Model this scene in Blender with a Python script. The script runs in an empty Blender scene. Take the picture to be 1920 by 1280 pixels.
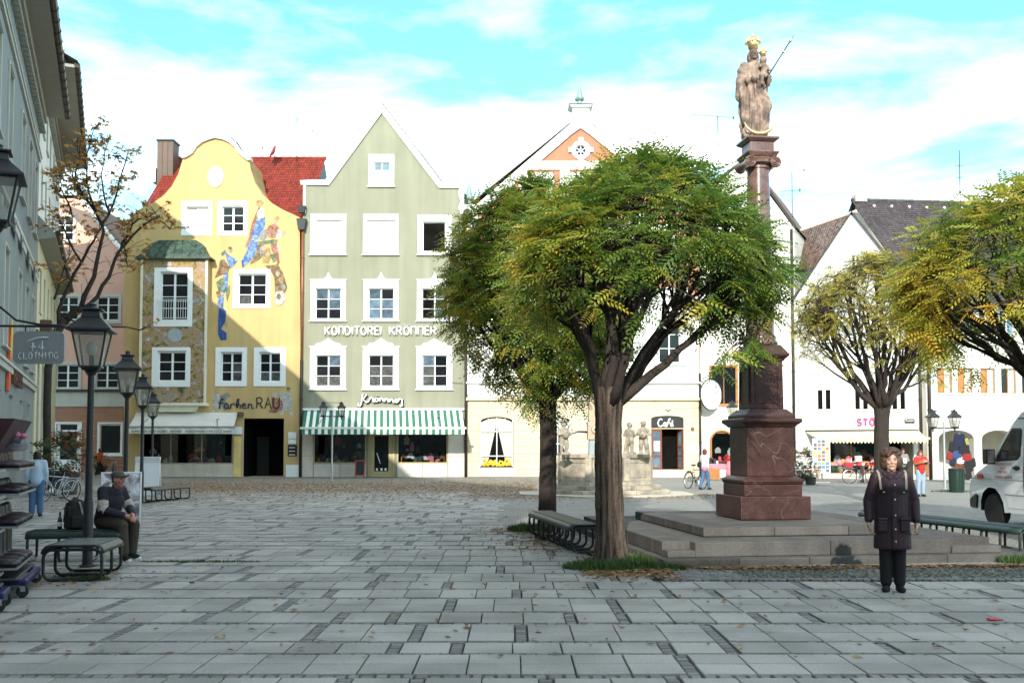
import bpy, bmesh, math, random
import numpy as np
from mathutils import Vector, Matrix
from mathutils.geometry import tessellate_polygon
R = math.radians
PI = math.pi
rnd = random.Random(7)
scene = bpy.context.scene
col = scene.collection

# ------------------------------------------------------------------ camera, sky, sun, exposure
F, CX, CY, EYE = 1890.0, 960.0, 744.0, 1.68
PIT = math.atan(94.0 / 1890.0)
cp, sp_ = math.cos(PIT), math.sin(PIT)
cam_d = bpy.data.cameras.new('camera')
cam = bpy.data.objects.new('camera', cam_d)
col.objects.link(cam)
cam.location = (0, 0, EYE)
cam.rotation_euler = (PI / 2 + PIT, 0, 0)
cam_d.sensor_width = 36.0
cam_d.lens = 36.0 * F / 1920.0
cam_d.shift_y = (CY - 640.0) / 1920.0
cam_d.clip_start = 0.1
cam_d.clip_end = 3000
scene.camera = cam

SUN_AZ, SUN_EL = R(-8.0), R(25.0)        # sun stands behind the camera, a little to its left
SUN_DIR = Vector((math.sin(SUN_AZ) * math.cos(SUN_EL), -math.cos(SUN_AZ) * math.cos(SUN_EL), math.sin(SUN_EL)))
sd = bpy.data.lights.new('sun', 'SUN')
sd.energy = 2.1
sd.angle = R(0.55)
sd.color = (1.0, 0.95, 0.87)
sun = bpy.data.objects.new('sun', sd)
col.objects.link(sun)
sun.rotation_euler = SUN_DIR.to_track_quat('Z', 'Y').to_euler()
sun.location = (0, -30, 40)

world = bpy.data.worlds.new('World')
scene.world = world
world.use_nodes = True
wn, wl = world.node_tree.nodes, world.node_tree.links
wn.clear()
w_out = wn.new('ShaderNodeOutputWorld')
w_bg = wn.new('ShaderNodeBackground')
w_bg.inputs['Strength'].default_value = 0.15
w_sky = wn.new('ShaderNodeTexSky')
w_sky.sky_type = 'NISHITA'
w_sky.sun_disc = False
w_sky.sun_elevation = SUN_EL
w_sky.sun_rotation = PI - SUN_AZ
w_sky.air_density = 1.0
w_sky.dust_density = 0.3
w_sky.ozone_density = 0.7
# drifting clouds, the same all round the sky
w_tc = wn.new('ShaderNodeTexCoord')
w_map = wn.new('ShaderNodeMapping')
w_map.inputs['Scale'].default_value = (1.0, 1.0, 3.6)
w_map.inputs['Location'].default_value = (-1.4, 0.5, 0.7)
w_n = wn.new('ShaderNodeTexNoise')
w_n.inputs['Scale'].default_value = 3.1
w_n.inputs['Detail'].default_value = 9
w_n.inputs['Roughness'].default_value = 0.56
w_n.inputs['Distortion'].default_value = 0.25
w_r = wn.new('ShaderNodeValToRGB')
w_r.color_ramp.elements[0].position = 0.42
w_r.color_ramp.elements[0].color = (0.0, 0.0, 0.0, 1)
w_r.color_ramp.elements[1].position = 0.70
w_e = w_r.color_ramp.elements.new(0.54); w_e.color = (0.13, 0.13, 0.13, 1)
w_tint = wn.new('ShaderNodeMix'); w_tint.data_type = 'RGBA'; w_tint.blend_type = 'MULTIPLY'
w_tint.inputs[0].default_value = 1.0
w_tint.inputs[7].default_value = (0.45, 0.79, 0.77, 1)
w_mix = wn.new('ShaderNodeMix'); w_mix.data_type = 'RGBA'
w_mix.inputs[7].default_value = (14.0, 13.2, 12.2, 1)
wl.new(w_tc.outputs['Generated'], w_map.inputs['Vector'])
wl.new(w_map.outputs[0], w_n.inputs['Vector'])
wl.new(w_n.outputs['Fac'], w_r.inputs[0])
wl.new(w_sky.outputs[0], w_tint.inputs[6])
wl.new(w_tint.outputs[2], w_mix.inputs[6])
wl.new(w_r.outputs[0], w_mix.inputs[0])
wl.new(w_mix.outputs[2], w_bg.inputs['Color'])
wl.new(w_bg.outputs[0], w_out.inputs[0])

scene.view_settings.view_transform = 'Standard'
scene.view_settings.look = 'None'
scene.view_settings.exposure = 1.55
scene.view_settings.gamma = 1.0
scene.view_settings.use_curve_mapping = False
try:
    scene.cycles.max_bounces = 6
    scene.cycles.transparent_max_bounces = 6
except Exception:
    pass


# ------------------------------------------------------------------ picture <-> place
def ray(px, py):
    u, v = (px - CX) / F, (CY - py) / F
    return Vector((u, cp - v * sp_, sp_ + v * cp))
def at(px, py, Y):
    d = ray(px, py); t = Y / d.y
    return Vector((d.x * t, Y, EYE + d.z * t))
def ground(px, py, z=0.0):
    d = ray(px, py); t = (z - EYE) / d.z
    return Vector((d.x * t, d.y * t, z))
def gx(px, Y, z=0.0):
    return (px - CX) / F * (Y * cp + (z - EYE) * sp_)
def gz(py, Y):
    return at(CX, py, Y).z
def gy(py, z=0.0):
    return ground(CX, py, z).y

# ------------------------------------------------------------------ tagging
def tag(o, label=None, cat=None, group=None, kind=None):
    if label: o['label'] = label
    if cat: o['category'] = cat
    if group: o['group'] = group
    if kind: o['kind'] = kind
    return o
def thing(name, label, cat, loc=(0, 0, 0), rz=0.0, group=None):
    o = bpy.data.objects.new(name, None)
    o.empty_display_size = 0.2
    col.objects.link(o)
    o.location = loc
    o.rotation_euler = (0, 0, rz)
    return tag(o, label, cat, group)
KIDS = {}
def reparent(o, p):
    o.parent = p
    KIDS.setdefault(p.name, []).append(o)
def dup(root, loc=None, rz=None, label=None, group=None, parent=None, scale=None):
    c = root.copy()
    col.objects.link(c)
    if parent is not None: reparent(c, parent)
    if loc is not None: c.location = loc
    if rz is not None: c.rotation_euler = (0, 0, rz)
    if label: c['label'] = label
    if group: c['group'] = group
    if scale: c.scale = scale
    for k in KIDS.get(root.name, []):
        dup(k, parent=c)
    return c

# ------------------------------------------------------------------ mesh builder
class MB:
    def __init__(s):
        s.v, s.f, s.mi, s.mats = [], [], [], []
    def m(s, mat):
        if mat not in s.mats: s.mats.append(mat)
        return s.mats.index(mat)
    def face(s, pts, mat):
        b = len(s.v)
        s.v += [tuple(p) for p in pts]
        s.f.append(tuple(range(b, b + len(pts)))); s.mi.append(s.m(mat))
    def add(s, vs, fs, mat):
        b = len(s.v); k = s.m(mat)
        s.v += [tuple(p) for p in vs]
        for f in fs:
            s.f.append(tuple(b + i for i in f)); s.mi.append(k)
    def box(s, a, b, mat, M=None):
        (x0, y0, z0), (x1, y1, z1) = a, b
        vs = [(x0,y0,z0),(x1,y0,z0),(x1,y1,z0),(x0,y1,z0),(x0,y0,z1),(x1,y0,z1),(x1,y1,z1),(x0,y1,z1)]
        if M is not None: vs = [M @ Vector(p) for p in vs]
        s.add(vs, [(3,2,1,0),(4,5,6,7),(0,1,5,4),(1,2,6,5),(2,3,7,6),(3,0,4,7)], mat)
    def taper(s, c, h0, h1, z0, z1, mat):      # square frustum, half sizes h0 -> h1
        (cx, cy) = c
        q = lambda h, z: [(cx-h[0],cy-h[1],z),(cx+h[0],cy-h[1],z),(cx+h[0],cy+h[1],z),(cx-h[0],cy+h[1],z)]
        if not isinstance(h0, tuple): h0 = (h0, h0)
        if not isinstance(h1, tuple): h1 = (h1, h1)
        s.add(q(h0, z0) + q(h1, z1), [(3,2,1,0),(4,5,6,7),(0,1,5,4),(1,2,6,5),(2,3,7,6),(3,0,4,7)], mat)
    def prism(s, poly, y0, y1, mat, holes=(), side=None, back=True, reveal=None, rev_d=None):
        # poly in (x, z), front at y0, back at y1 ; holes get reveals rev_d deep
        loops = [list(poly)] + [list(h) for h in holes]
        flat = [p for l in loops for p in l]
        tris = tessellate_polygon([[Vector((p[0], p[1], 0)) for p in l] for l in loops])
        side = side or mat
        fr = []
        for t in tris:
            a, b, c = (flat[i] for i in t)
            cr = (b[0]-a[0])*(c[1]-a[1]) - (b[1]-a[1])*(c[0]-a[0])
            if abs(cr) < 1e-10: continue
            fr.append(t if cr > 0 else (t[0], t[2], t[1]))
        s.add([(p[0], y0, p[1]) for p in flat], fr, mat)
        if back:
            t2 = tessellate_polygon([[Vector((p[0], p[1], 0)) for p in poly]])
            out = []
            for t in t2:
                a, b, c = (poly[i] for i in t)
                cr = (b[0]-a[0])*(c[1]-a[1]) - (b[1]-a[1])*(c[0]-a[0])
                if abs(cr) < 1e-10: continue
                out.append(t if cr < 0 else (t[0], t[2], t[1]))
            s.add([(p[0], y1, p[1]) for p in poly], out, side)
        def rim(l, d0, d1, mm, outward):
            ar = sum(l[i][0]*l[(i+1)%len(l)][1] - l[(i+1)%len(l)][0]*l[i][1] for i in range(len(l)))
            n = len(l)
            for i in range(n):
                p, q = l[i], l[(i+1) % n]
                if (ar > 0) != outward: p, q = q, p
                s.face([(p[0], d0, p[1]), (p[0], d1, p[1]), (q[0], d1, q[1]), (q[0], d0, q[1])][::-1], mm)
        rim(list(poly), y0, y1, side, True)
        for h in holes:
            rim(list(h), y0, y0 + (rev_d or 0.2), reveal or mat, False)
    def tube(s, pts, r, n, mat, closed=False, caps=True, flat=None):
        pts = [Vector(p) for p in pts]
        k = len(pts)
        rs = r if isinstance(r, (list, tuple)) else [r] * k
        base = len(s.v); mi = s.m(mat)
        prev = None
        for i in range(k):
            a = pts[i - 1] if (i > 0 or closed) else pts[i]
            b = pts[(i + 1) % k] if (i < k - 1 or closed) else pts[i]
            t = (b - a)
            if t.length < 1e-9: t = Vector((0, 0, 1))
            t.normalize()
            if prev is None:
                ref = Vector((0, 0, 1)) if abs(t.z) < 0.9 else Vector((1, 0, 0))
                u = ref.cross(t).normalized()
            else:
                u = (prev - t * prev.dot(t))
                u = u.normalized() if u.length > 1e-6 else t.orthogonal().normalized()
            prev = u
            w = t.cross(u)
            for j in range(n):
                an = 2 * PI * j / n
                s.v.append(tuple(pts[i] + (u * math.cos(an) + w * math.sin(an)) * rs[i]))
        rings = k if closed else k - 1
        for i in range(rings):
            i2 = (i + 1) % k
            for j in range(n):
                j2 = (j + 1) % n
                s.f.append((base+i*n+j, base+i*n+j2, base+i2*n+j2, base+i2*n+j)); s.mi.append(mi)
        if caps and not closed:
            s.f.append(tuple(base + j for j in reversed(range(n)))); s.mi.append(mi)
            s.f.append(tuple(base + (k-1)*n + j for j in range(n))); s.mi.append(mi)
    def lathe(s, prof, n, mat, c=(0, 0, 0), a0=0.0, wob=None, sy=1.0):
        base = len(s.v); mi = s.m(mat); k = len(prof)
        for (r, z) in prof:
            for j in range(n):
                an = a0 + 2 * PI * j / n
                rr = r * (wob(an, z) if wob else 1)
                s.v.append((c[0] + rr * math.cos(an), c[1] + rr * sy * math.sin(an), c[2] + z))
        for i in range(k - 1):
            for j in range(n):
                j2 = (j + 1) % n
                s.f.append((base+i*n+j, base+i*n+j2, base+(i+1)*n+j2, base+(i+1)*n+j)); s.mi.append(mi)
        s.f.append(tuple(base + j for j in reversed(range(n)))); s.mi.append(mi)
        s.f.append(tuple(base + (k-1)*n + j for j in range(n))); s.mi.append(mi)
    def ell(s, c, r, mat, nu=12, nv=8, M=None):
        if not isinstance(r, (tuple, list)): r = (r, r, r)
        vs = []
        for i in range(1, nv):
            th = PI * i / nv
            for j in range(nu):
                ph = 2 * PI * j / nu
                vs.append(Vector((r[0]*math.sin(th)*math.cos(ph), r[1]*math.sin(th)*math.sin(ph), r[2]*math.cos(th))))
        top = len(vs); vs.append(Vector((0, 0, r[2]))); vs.append(Vector((0, 0, -r[2])))
        if M is not None: vs = [M @ p for p in vs]
        vs = [p + Vector(c) for p in vs]
        fs = []
        for i in range(nv - 2):
            for j in range(nu):
                j2 = (j + 1) % nu
                fs.append((i*nu+j, (i+1)*nu+j, (i+1)*nu+j2, i*nu+j2))
        for j in range(nu):
            j2 = (j + 1) % nu
            fs.append((top, j, j2)); fs.append((top+1, (nv-2)*nu+j2, (nv-2)*nu+j))
        s.add(vs, fs, mat)
    def mesh(s, name, smooth=False):
        me = bpy.data.meshes.new(name)
        me.from_pydata(s.v, [], s.f)
        for m in s.mats: me.materials.append(m)
        me.polygons.foreach_set('material_index', s.mi)
        if smooth: me.polygons.foreach_set('use_smooth', [True] * len(s.f))
        me.update()
        return me
    def build(s, name, parent=None, smooth=False, loc=None, rz=None, bevel=0.0, seg=2, auto=None):
        o = bpy.data.objects.new(name, s.mesh(name, smooth or auto is not None))
        col.objects.link(o)
        if parent is not None: reparent(o, parent)
        if loc is not None: o.location = loc
        if rz is not None: o.rotation_euler = (0, 0, rz)
        if auto is not None:
            try: o.data.set_sharp_from_angle(angle=R(auto))
            except Exception: pass
        if bevel:
            b = o.modifiers.new('bevel', 'BEVEL'); b.width = bevel; b.segments = seg; b.limit_method = 'ANGLE'; b.angle_limit = R(40)
        return o
def link_mesh(name, me, parent=None, loc=None, rz=None):
    o = bpy.data.objects.new(name, me)
    col.objects.link(o)
    if parent is not None: reparent(o, parent)
    if loc is not None: o.location = loc
    if rz is not None: o.rotation_euler = (0, 0, rz)
    return o
def arc(cx, cy, rx, ry, a0, a1, n):
    return [(cx + rx*math.cos(R(a0+(a1-a0)*i/n)), cy + ry*math.sin(R(a0+(a1-a0)*i/n))) for i in range(n + 1)]

# ------------------------------------------------------------------ materials (all procedural)
def M(name, c, rough=0.75, var=0.12, scale=3.0, fine=0.10, fscale=60.0, bump=0.15, bscale=None, metal=0.0,
      c2=None, isl=0.0, objr=0.0, sscale=2.6, spec=0.4, coat=0.0, streak=0.0, bdist=0.01):
    mt = bpy.data.materials.new(name); mt.use_nodes = True
    n, l = mt.node_tree.nodes, mt.node_tree.links
    b = n['Principled BSDF']
    b.inputs['Roughness'].default_value = rough
    b.inputs['Metallic'].default_value = metal
    b.inputs['Specular IOR Level'].default_value = spec
    if coat:
        b.inputs['Coat Weight'].default_value = coat; b.inputs['Coat Roughness'].default_value = 0.08
    geo = n.new('ShaderNodeNewGeometry')
    def math_(op, a, bb):
        q = n.new('ShaderNodeMath'); q.operation = op
        for i, x in ((0, a), (1, bb)):
            if isinstance(x, (int, float)): q.inputs[i].default_value = x
            else: l.new(x, q.inputs[i])
        return q.outputs[0]
    n1 = n.new('ShaderNodeTexNoise'); n1.inputs['Scale'].default_value = scale; n1.inputs['Detail'].default_value = 4
    n2 = n.new('ShaderNodeTexNoise'); n2.inputs['Scale'].default_value = fscale; n2.inputs['Detail'].default_value = 2
    l.new(geo.outputs['Position'], n1.inputs['Vector']); l.new(geo.outputs['Position'], n2.inputs['Vector'])
    k = math_('MULTIPLY', math_('SUBTRACT', n1.outputs['Fac'], 0.5), 4 * var)
    k = math_('ADD', k, math_('MULTIPLY', math_('SUBTRACT', n2.outputs['Fac'], 0.5), 4 * fine))
    if streak:
        mp = n.new('ShaderNodeMapping'); mp.inputs['Scale'].default_value = (1.0, 1.0, 0.06)
        n3 = n.new('ShaderNodeTexNoise'); n3.inputs['Scale'].default_value = sscale; n3.inputs['Detail'].default_value = 5
        l.new(geo.outputs['Position'], mp.inputs['Vector']); l.new(mp.outputs[0], n3.inputs['Vector'])
        k = math_('ADD', k, math_('MULTIPLY', math_('SUBTRACT', n3.outputs['Fac'], 0.5), 4 * streak))
    if isl:
        k = math_('ADD', k, math_('MULTIPLY', math_('SUBTRACT', geo.outputs['Random Per Island'], 0.5), 2 * isl))
    if objr:
        oi = n.new('ShaderNodeObjectInfo')
        k = math_('ADD', k, math_('MULTIPLY', math_('SUBTRACT', oi.outputs['Random'], 0.5), 2 * objr))
    k = math_('ADD', k, 1.0)
    mul = n.new('ShaderNodeMix'); mul.data_type = 'RGBA'; mul.blend_type = 'MULTIPLY'; mul.inputs[0].default_value = 1.0
    if c2 is not None:
        mx = n.new('ShaderNodeMix'); mx.data_type = 'RGBA'
        mx.inputs[6].default_value = (*c, 1); mx.inputs[7].default_value = (*c2, 1)
        rp = n.new('ShaderNodeValToRGB'); rp.color_ramp.elements[0].position = 0.42; rp.color_ramp.elements[1].position = 0.62
        n4 = n.new('ShaderNodeTexNoise'); n4.inputs['Scale'].default_value = scale * 1.7; n4.inputs['Detail'].default_value = 6
        l.new(geo.outputs['Position'], n4.inputs['Vector']); l.new(n4.outputs['Fac'], rp.inputs[0]); l.new(rp.outputs[0], mx.inputs[0])
        l.new(mx.outputs[2], mul.inputs[6])
    else:
        mul.inputs[6].default_value = (*c, 1)
    cb = n.new('ShaderNodeCombineColor')
    for i in range(3): l.new(k, cb.inputs[i])
    l.new(cb.outputs[0], mul.inputs[7])
    l.new(mul.outputs[2], b.inputs['Base Color'])
    if bump:
        nb = n.new('ShaderNodeTexNoise'); nb.inputs['Scale'].default_value = bscale or fscale; nb.inputs['Detail'].default_value = 3
        l.new(geo.outputs['Position'], nb.inputs['Vector'])
        bp = n.new('ShaderNodeBump'); bp.inputs['Strength'].default_value = bump; bp.inputs['Distance'].default_value = bdist
        l.new(nb.outputs['Fac'], bp.inputs['Height']); l.new(bp.outputs[0], b.inputs['Normal'])
    return mt
def leaf_mat(name, ramp, trans=0.35, rough=0.45):
    mt = bpy.data.materials.new(name); mt.use_nodes = True
    n, l = mt.node_tree.nodes, mt.node_tree.links
    b = n['Principled BSDF']; out = n['Material Output']
    at_ = n.new('ShaderNodeAttribute'); at_.attribute_name = 'tint'
    rp = n.new('ShaderNodeValToRGB')
    el = rp.color_ramp.elements
    for i, (p, c) in enumerate(ramp):
        e = el[i] if i < 2 else el.new(p)
        e.position = p; e.color = (*c, 1)
    l.new(at_.outputs['Fac'], rp.inputs[0])
    l.new(rp.outputs[0], b.inputs['Base Color'])
    b.inputs['Roughness'].default_value = rough
    b.inputs['Specular IOR Level'].default_value = 0.5
    tr = n.new('ShaderNodeBsdfTranslucent'); l.new(rp.outputs[0], tr.inputs['Color'])
    ms = n.new('ShaderNodeMixShader'); ms.inputs[0].default_value = trans
    l.new(b.outputs[0], ms.inputs[1]); l.new(tr.outputs[0], ms.inputs[2]); l.new(ms.outputs[0], out.inputs[0])
    return mt
WHITE = M('white_render', (0.78, 0.77, 0.73), 0.85, 0.05, 1.2, 0.04, 50, 0.2, streak=0.03)
WPAINT = M('white_paint', (0.80, 0.80, 0.79), 0.5, 0.03, 4, 0.02, 40, 0.05)
GLASS = M('window_glass', (0.012, 0.013, 0.015), 0.06, 0.4, 0.9, 0.1, 12, 0.04, bscale=1.2, objr=0.35, spec=0.22, bdist=0.05)
BLIND = M('white_blind', (0.78, 0.79, 0.78), 0.35, 0.08, 5, 0.05, 30, 0.05, objr=0.05)
SKYPANE = M('painted_sky_pane', (0.10, 0.14, 0.18), 0.08, 0.5, 2.5, 0.15, 14, 0.03, objr=0.3, spec=0.8)  # bluish sky reflection is put into the pane colour
CURTAIN = M('net_curtain', (0.45, 0.44, 0.39), 0.7, 0.25, 9, 0.15, 40, 0.1)
BLACKIN = M('painted_dark_interior', (0.008, 0.007, 0.006), 0.9, 0.4, 1.5, 0.2, 8, 0.0, spec=0.03)  # near-black surfaces: the shade of unlit rooms is put into the colour
IRON = M('black_iron', (0.016, 0.018, 0.019), 0.45, 0.2, 8, 0.15, 60, 0.15, spec=0.5)
GREENIRON = M('dark_green_steel', (0.014, 0.030, 0.026), 0.42, 0.2, 8, 0.12, 70, 0.15, spec=0.5)
STEEL = M('brushed_steel', (0.55, 0.56, 0.57), 0.3, 0.1, 10, 0.1, 60, 0.05, metal=0.9)
GALV = M('galvanised_steel', (0.36, 0.38, 0.38), 0.45, 0.12, 10, 0.1, 60, 0.05, metal=0.6)
COPPERPIPE = M('copper_pipe', (0.30, 0.11, 0.06), 0.45, 0.2, 3, 0.1, 30, 0.05, metal=0.4)
DARKPIPE = M('dark_pipe', (0.03, 0.022, 0.018), 0.5, 0.2, 3, 0.1, 30, 0.05)
RUBBER = M('black_rubber', (0.012, 0.012, 0.012), 0.8, 0.15, 12, 0.1, 80, 0.2)
GOLD = M('gilding', (0.80, 0.60, 0.30), 0.42, 0.1, 12, 0.05, 60, 0.1, metal=0.85)

# ------------------------------------------------------------------ lettering from strokes
G = {
 'K': (.58, [[(0,0),(0,1)], [(.55,1),(.02,.46)], [(.16,.58),(.58,0)]]),
 'O': (.62, [arc(.3,.5,.3,.5,90,450,16)]),
 'N': (.56, [[(0,0),(0,1)], [(0,1),(.3,1)] + arc(.3,.8,.24,.2,90,0,5) + [(.54,0)]]),
 'D': (.58, [[(0,0),(0,1),(.2,1)] + arc(.2,.5,.36,.5,90,-90,10) + [(0,0)]]),
 'I': (.04, [[(.02,0),(.02,1)]]),
 'T': (.56, [[(0,1),(.56,1)], [(.28,1),(.28,0)]]),
 'R': (.56, [[(0,0),(0,1),(.25,1)] + arc(.25,.74,.26,.26,90,-90,8) + [(0,.48)], [(.25,.48),(.56,0)]]),
 'E': (.46, [[(.46,1),(0,1),(0,0),(.46,0)], [(0,.52),(.38,.52)]]),
 'U': (.56, [[(0,1),(0,.3)] + arc(.28,.28,.28,.28,180,360,8) + [(.56,1)]]),
 'A': (.62, [[(0,0),(.31,1),(.62,0)], [(.12,.36),(.5,.36)]]),
 'S': (.5, [arc(.25,.75,.25,.25,20,270,9) + arc(.25,.25,.25,.25,90,-160,9)]),
 'C': (.55, [arc(.3,.5,.3,.5,55,305,14)]),
 'L': (.44, [[(0,1),(0,0),(.44,0)]]),
 'H': (.56, [[(0,0),(0,1)], [(.56,0),(.56,1)], [(0,.5),(.56,.5)]]),
 'G': (.6, [arc(.3,.5,.3,.5,50,320,14) + [(.56,.44),(.34,.44)]]),
 'F': (.46, [[(0,0),(0,1),(.46,1)], [(0,.54),(.36,.54)]]),
 '4': (.56, [[(.42,0),(.42,1),(0,.34),(.58,.34)]]),
 'B': (.52, [[(0,0),(0,1),(.24,1)] + arc(.24,.76,.24,.24,90,-90,6) + [(0,.52),(.26,.52)] + arc(.26,.26,.26,.26,90,-90,6) + [(0,0)]]),
}
G['Ö'] = (.62, G['O'][1] + [[(.15,1.2),(.15,1.24)], [(.45,1.2),(.45,1.24)]])
G['Ü'] = (.56, G['U'][1] + [[(.14,1.2),(.14,1.24)], [(.42,1.2),(.42,1.24)]])
def stroke_obj(strokes, mat, parent, x, y, z, h, w=1.0, r=0.02, slant=0.0, name='letter', n=6, depth=1.0):
    mb = MB()
    for st in strokes:
        mb.tube([(x + (p[0]*w + slant*p[1])*h, y, z + p[1]*h) for p in st], r, n, mat)
    return mb.build(name, parent, smooth=True)
def stroke_text(txt, mat, parent, x0, x1, y, z, h, r, gap=.22, slant=0.0):
    tot = sum((.4 if c == ' ' else G[c][0]) + gap for c in txt) - gap
    w = (x1 - x0) / (tot * h)
    x = x0
    for c in txt:
        if c != ' ':
            stroke_obj(G[c][1], mat, parent, x, y, z, h, w, r, slant)
            x += (G[c][0] + gap) * w * h
        else:
            x += (.4 + gap) * w * h
def font_text(body, mat, parent, loc, width, rot=(PI/2, 0, 0), name='lettering', ext=0.004, height=None, align='LEFT'):
    cu = bpy.data.curves.new(name, 'FONT'); cu.body = body; cu.size = 1.0; cu.extrude = 0.0; cu.resolution_u = 2
    t = bpy.data.objects.new(name, cu); col.objects.link(t)
    dg = bpy.context.evaluated_depsgraph_get(); dg.update()
    me = bpy.data.meshes.new_from_object(t.evaluated_get(dg))
    bpy.data.objects.remove(t); bpy.data.curves.remove(cu)
    co = np.empty(len(me.vertices) * 3); me.vertices.foreach_get('co', co); co = co.reshape(-1, 3)
    mn, mx = co.min(0), co.max(0)
    sx = width / (mx[0] - mn[0]); sy = (height / (mx[1] - mn[1])) if height else sx
    co[:, 0] = (co[:, 0] - mn[0]) * sx; co[:, 1] = (co[:, 1] - mn[1]) * sy; co[:, 2] = 0
    me.vertices.foreach_set('co', co.ravel()); me.update()
    me.materials.clear(); me.materials.append(mat)
    me.name = name
    o = bpy.data.objects.new(name, me); col.objects.link(o)
    if parent is not None: reparent(o, parent)
    o.location = loc; o.rotation_euler = rot
    if ext:
        sm = o.modifiers.new('solid', 'SOLIDIFY'); sm.thickness = ext; sm.offset = 0
    return o

# ------------------------------------------------------------------ smooth organic bodies: overlapping shapes fused into one skin
def cap(mb, p0, r0, p1, r1, n=12):
    p0, p1 = Vector(p0), Vector(p1)
    d = (p1 - p0); L = d.length
    if L < 1e-6:
        mb.ell(p0, r0, None, n, 8); return
    d.normalize()
    u = d.orthogonal().normalized(); w = d.cross(u)
    rings = []
    for k in range(1, 4): 
        a = -PI/2 + k * PI / 8
        rings.append((p0 + d * (r0 * math.sin(a)), r0 * math.cos(a)))
    rings.append((p0, r0)); rings.append((p1, r1))
    for k in range(1, 4):
        a = k * PI / 8
        rings.append((p1 + d * (r1 * math.sin(a)), r1 * math.cos(a)))
    vs = []
    for (c, r) in rings:
        for j in range(n):
            an = 2*PI*j/n
            vs.append(c + (u*math.cos(an) + w*math.sin(an)) * r)
    fs = []
    k = len(rings)
    for i in range(k - 1):
        for j in range(n):
            j2 = (j+1) % n
            fs.append((i*n+j, i*n+j2, (i+1)*n+j2, (i+1)*n+j))
    a = len(vs); vs.append(p0 - d * r0); vs.append(p1 + d * r1)
    for j in range(n):
        j2 = (j+1) % n
        fs.append((a, j2, j)); fs.append((a+1, (k-1)*n+j, (k-1)*n+j2))
    mb.add(vs, fs, None)
def fuse(name, prims, voxel, mat, parent=None, smooth=3, disp=None):
    """prims: ('c',p0,r0,p1,r1) tapered limb | ('e',centre,(rx,ry,rz)[,rot]) ellipsoid | ('b',a,b) box -> ONE continuous mesh"""
    mb = MB()
    for p in prims:
        if p[0] == 'c': cap(mb, *p[1:])
        elif p[0] == 'e':
            Mx = None
            if len(p) > 3: Mx = Matrix.Rotation(p[3][2],3,'Z') @ Matrix.Rotation(p[3][1],3,'Y') @ Matrix.Rotation(p[3][0],3,'X')
            mb.ell(p[1], p[2], None, 16, 10, Mx)
        elif p[0] == 'b': mb.box(p[1], p[2], None)
        elif p[0] == 'l': mb.lathe(p[1], 20, None, p[2], sy=p[3] if len(p) > 3 else 1.0)
    mb.mats = [mat]
    o = mb.build(name, None)
    r = o.modifiers.new('r', 'REMESH'); r.mode = 'VOXEL'; r.voxel_size = voxel; r.use_smooth_shade = True
    if smooth:
        s = o.modifiers.new('s', 'SMOOTH'); s.iterations = smooth; s.factor = 0.5
    dg = bpy.context.evaluated_depsgraph_get(); dg.update()
    me = bpy.data.meshes.new_from_object(o.evaluated_get(dg))
    bpy.data.objects.remove(o)
    if disp is not None:
        n = len(me.vertices)
        co = np.empty(n*3); me.vertices.foreach_get('co', co); co = co.reshape(-1,3)
        no = np.empty(n*3); me.vertices.foreach_get('normal', no); no = no.reshape(-1,3)
        co = co + no * disp(co)[:, None]
        me.vertices.foreach_set('co', co.ravel()); me.update()
    me.name = name
    me.materials.clear(); me.materials.append(mat)
    me.polygons.foreach_set('use_smooth', [True]*len(me.polygons))
    return link_mesh(name, me, parent)
# ------------------------------------------------------------------ houses
class House:
    """local frame: x along the front, y into the house, z up; root at the left foot of the front"""
    def __init__(s, name, label, A, B, cat='house', group=None):
        s.A, s.B = Vector((A[0], A[1], 0)), Vector((B[0], B[1], 0))
        d = s.B - s.A
        s.len = d.length
        s.ang = math.atan2(d.y, d.x)
        s.u = d.normalized(); s.n = Vector((-math.sin(s.ang), math.cos(s.ang), 0))
        s.root = thing(name, label, cat, s.A, s.ang, group)
        s.holes = []
    def st(s, px, py, off=0.0):
        d = ray(px, py); C = Vector((0, 0, EYE)); Q = s.A + s.n * off
        t = (Q - C).dot(s.n) / d.dot(s.n)
        P = C + d * t
        return ((P - s.A).dot(s.u), P.z)
    def rect(s, a, b, c, d, off=0.0):         # pixel box (left, top, right, bottom) -> x0, z0, x1, z1
        p, q = s.st(a, b, off), s.st(c, d, off)
        p2, q2 = s.st(a, d, off), s.st(c, b, off)
        return ((p[0]+p2[0])/2, (q[1]+p2[1])/2, (q[0]+q2[0])/2, (p[1]+q2[1])/2)
    def poly(s, pts, off=0.0): return [s.st(*p, off) for p in pts]
    def hole(s, r): s.holes.append([(r[0], r[1]), (r[2], r[1]), (r[2], r[3]), (r[0], r[3])])
    def wall(s, outline, mat, depth=9.0, reveal=None, rev_d=0.16, side=None, name='wall', px=True):
        mb = MB()
        outline = [(x, 0.0 if z < 0.45 else z) for x, z in (s.poly(outline) if px else outline)]
        mb.prism(outline, 0.0, depth, mat, s.holes, side=side, reveal=reveal, rev_d=rev_d)
        s.wallobj = mb.build(name, s.root)
        return s.wallobj

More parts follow.
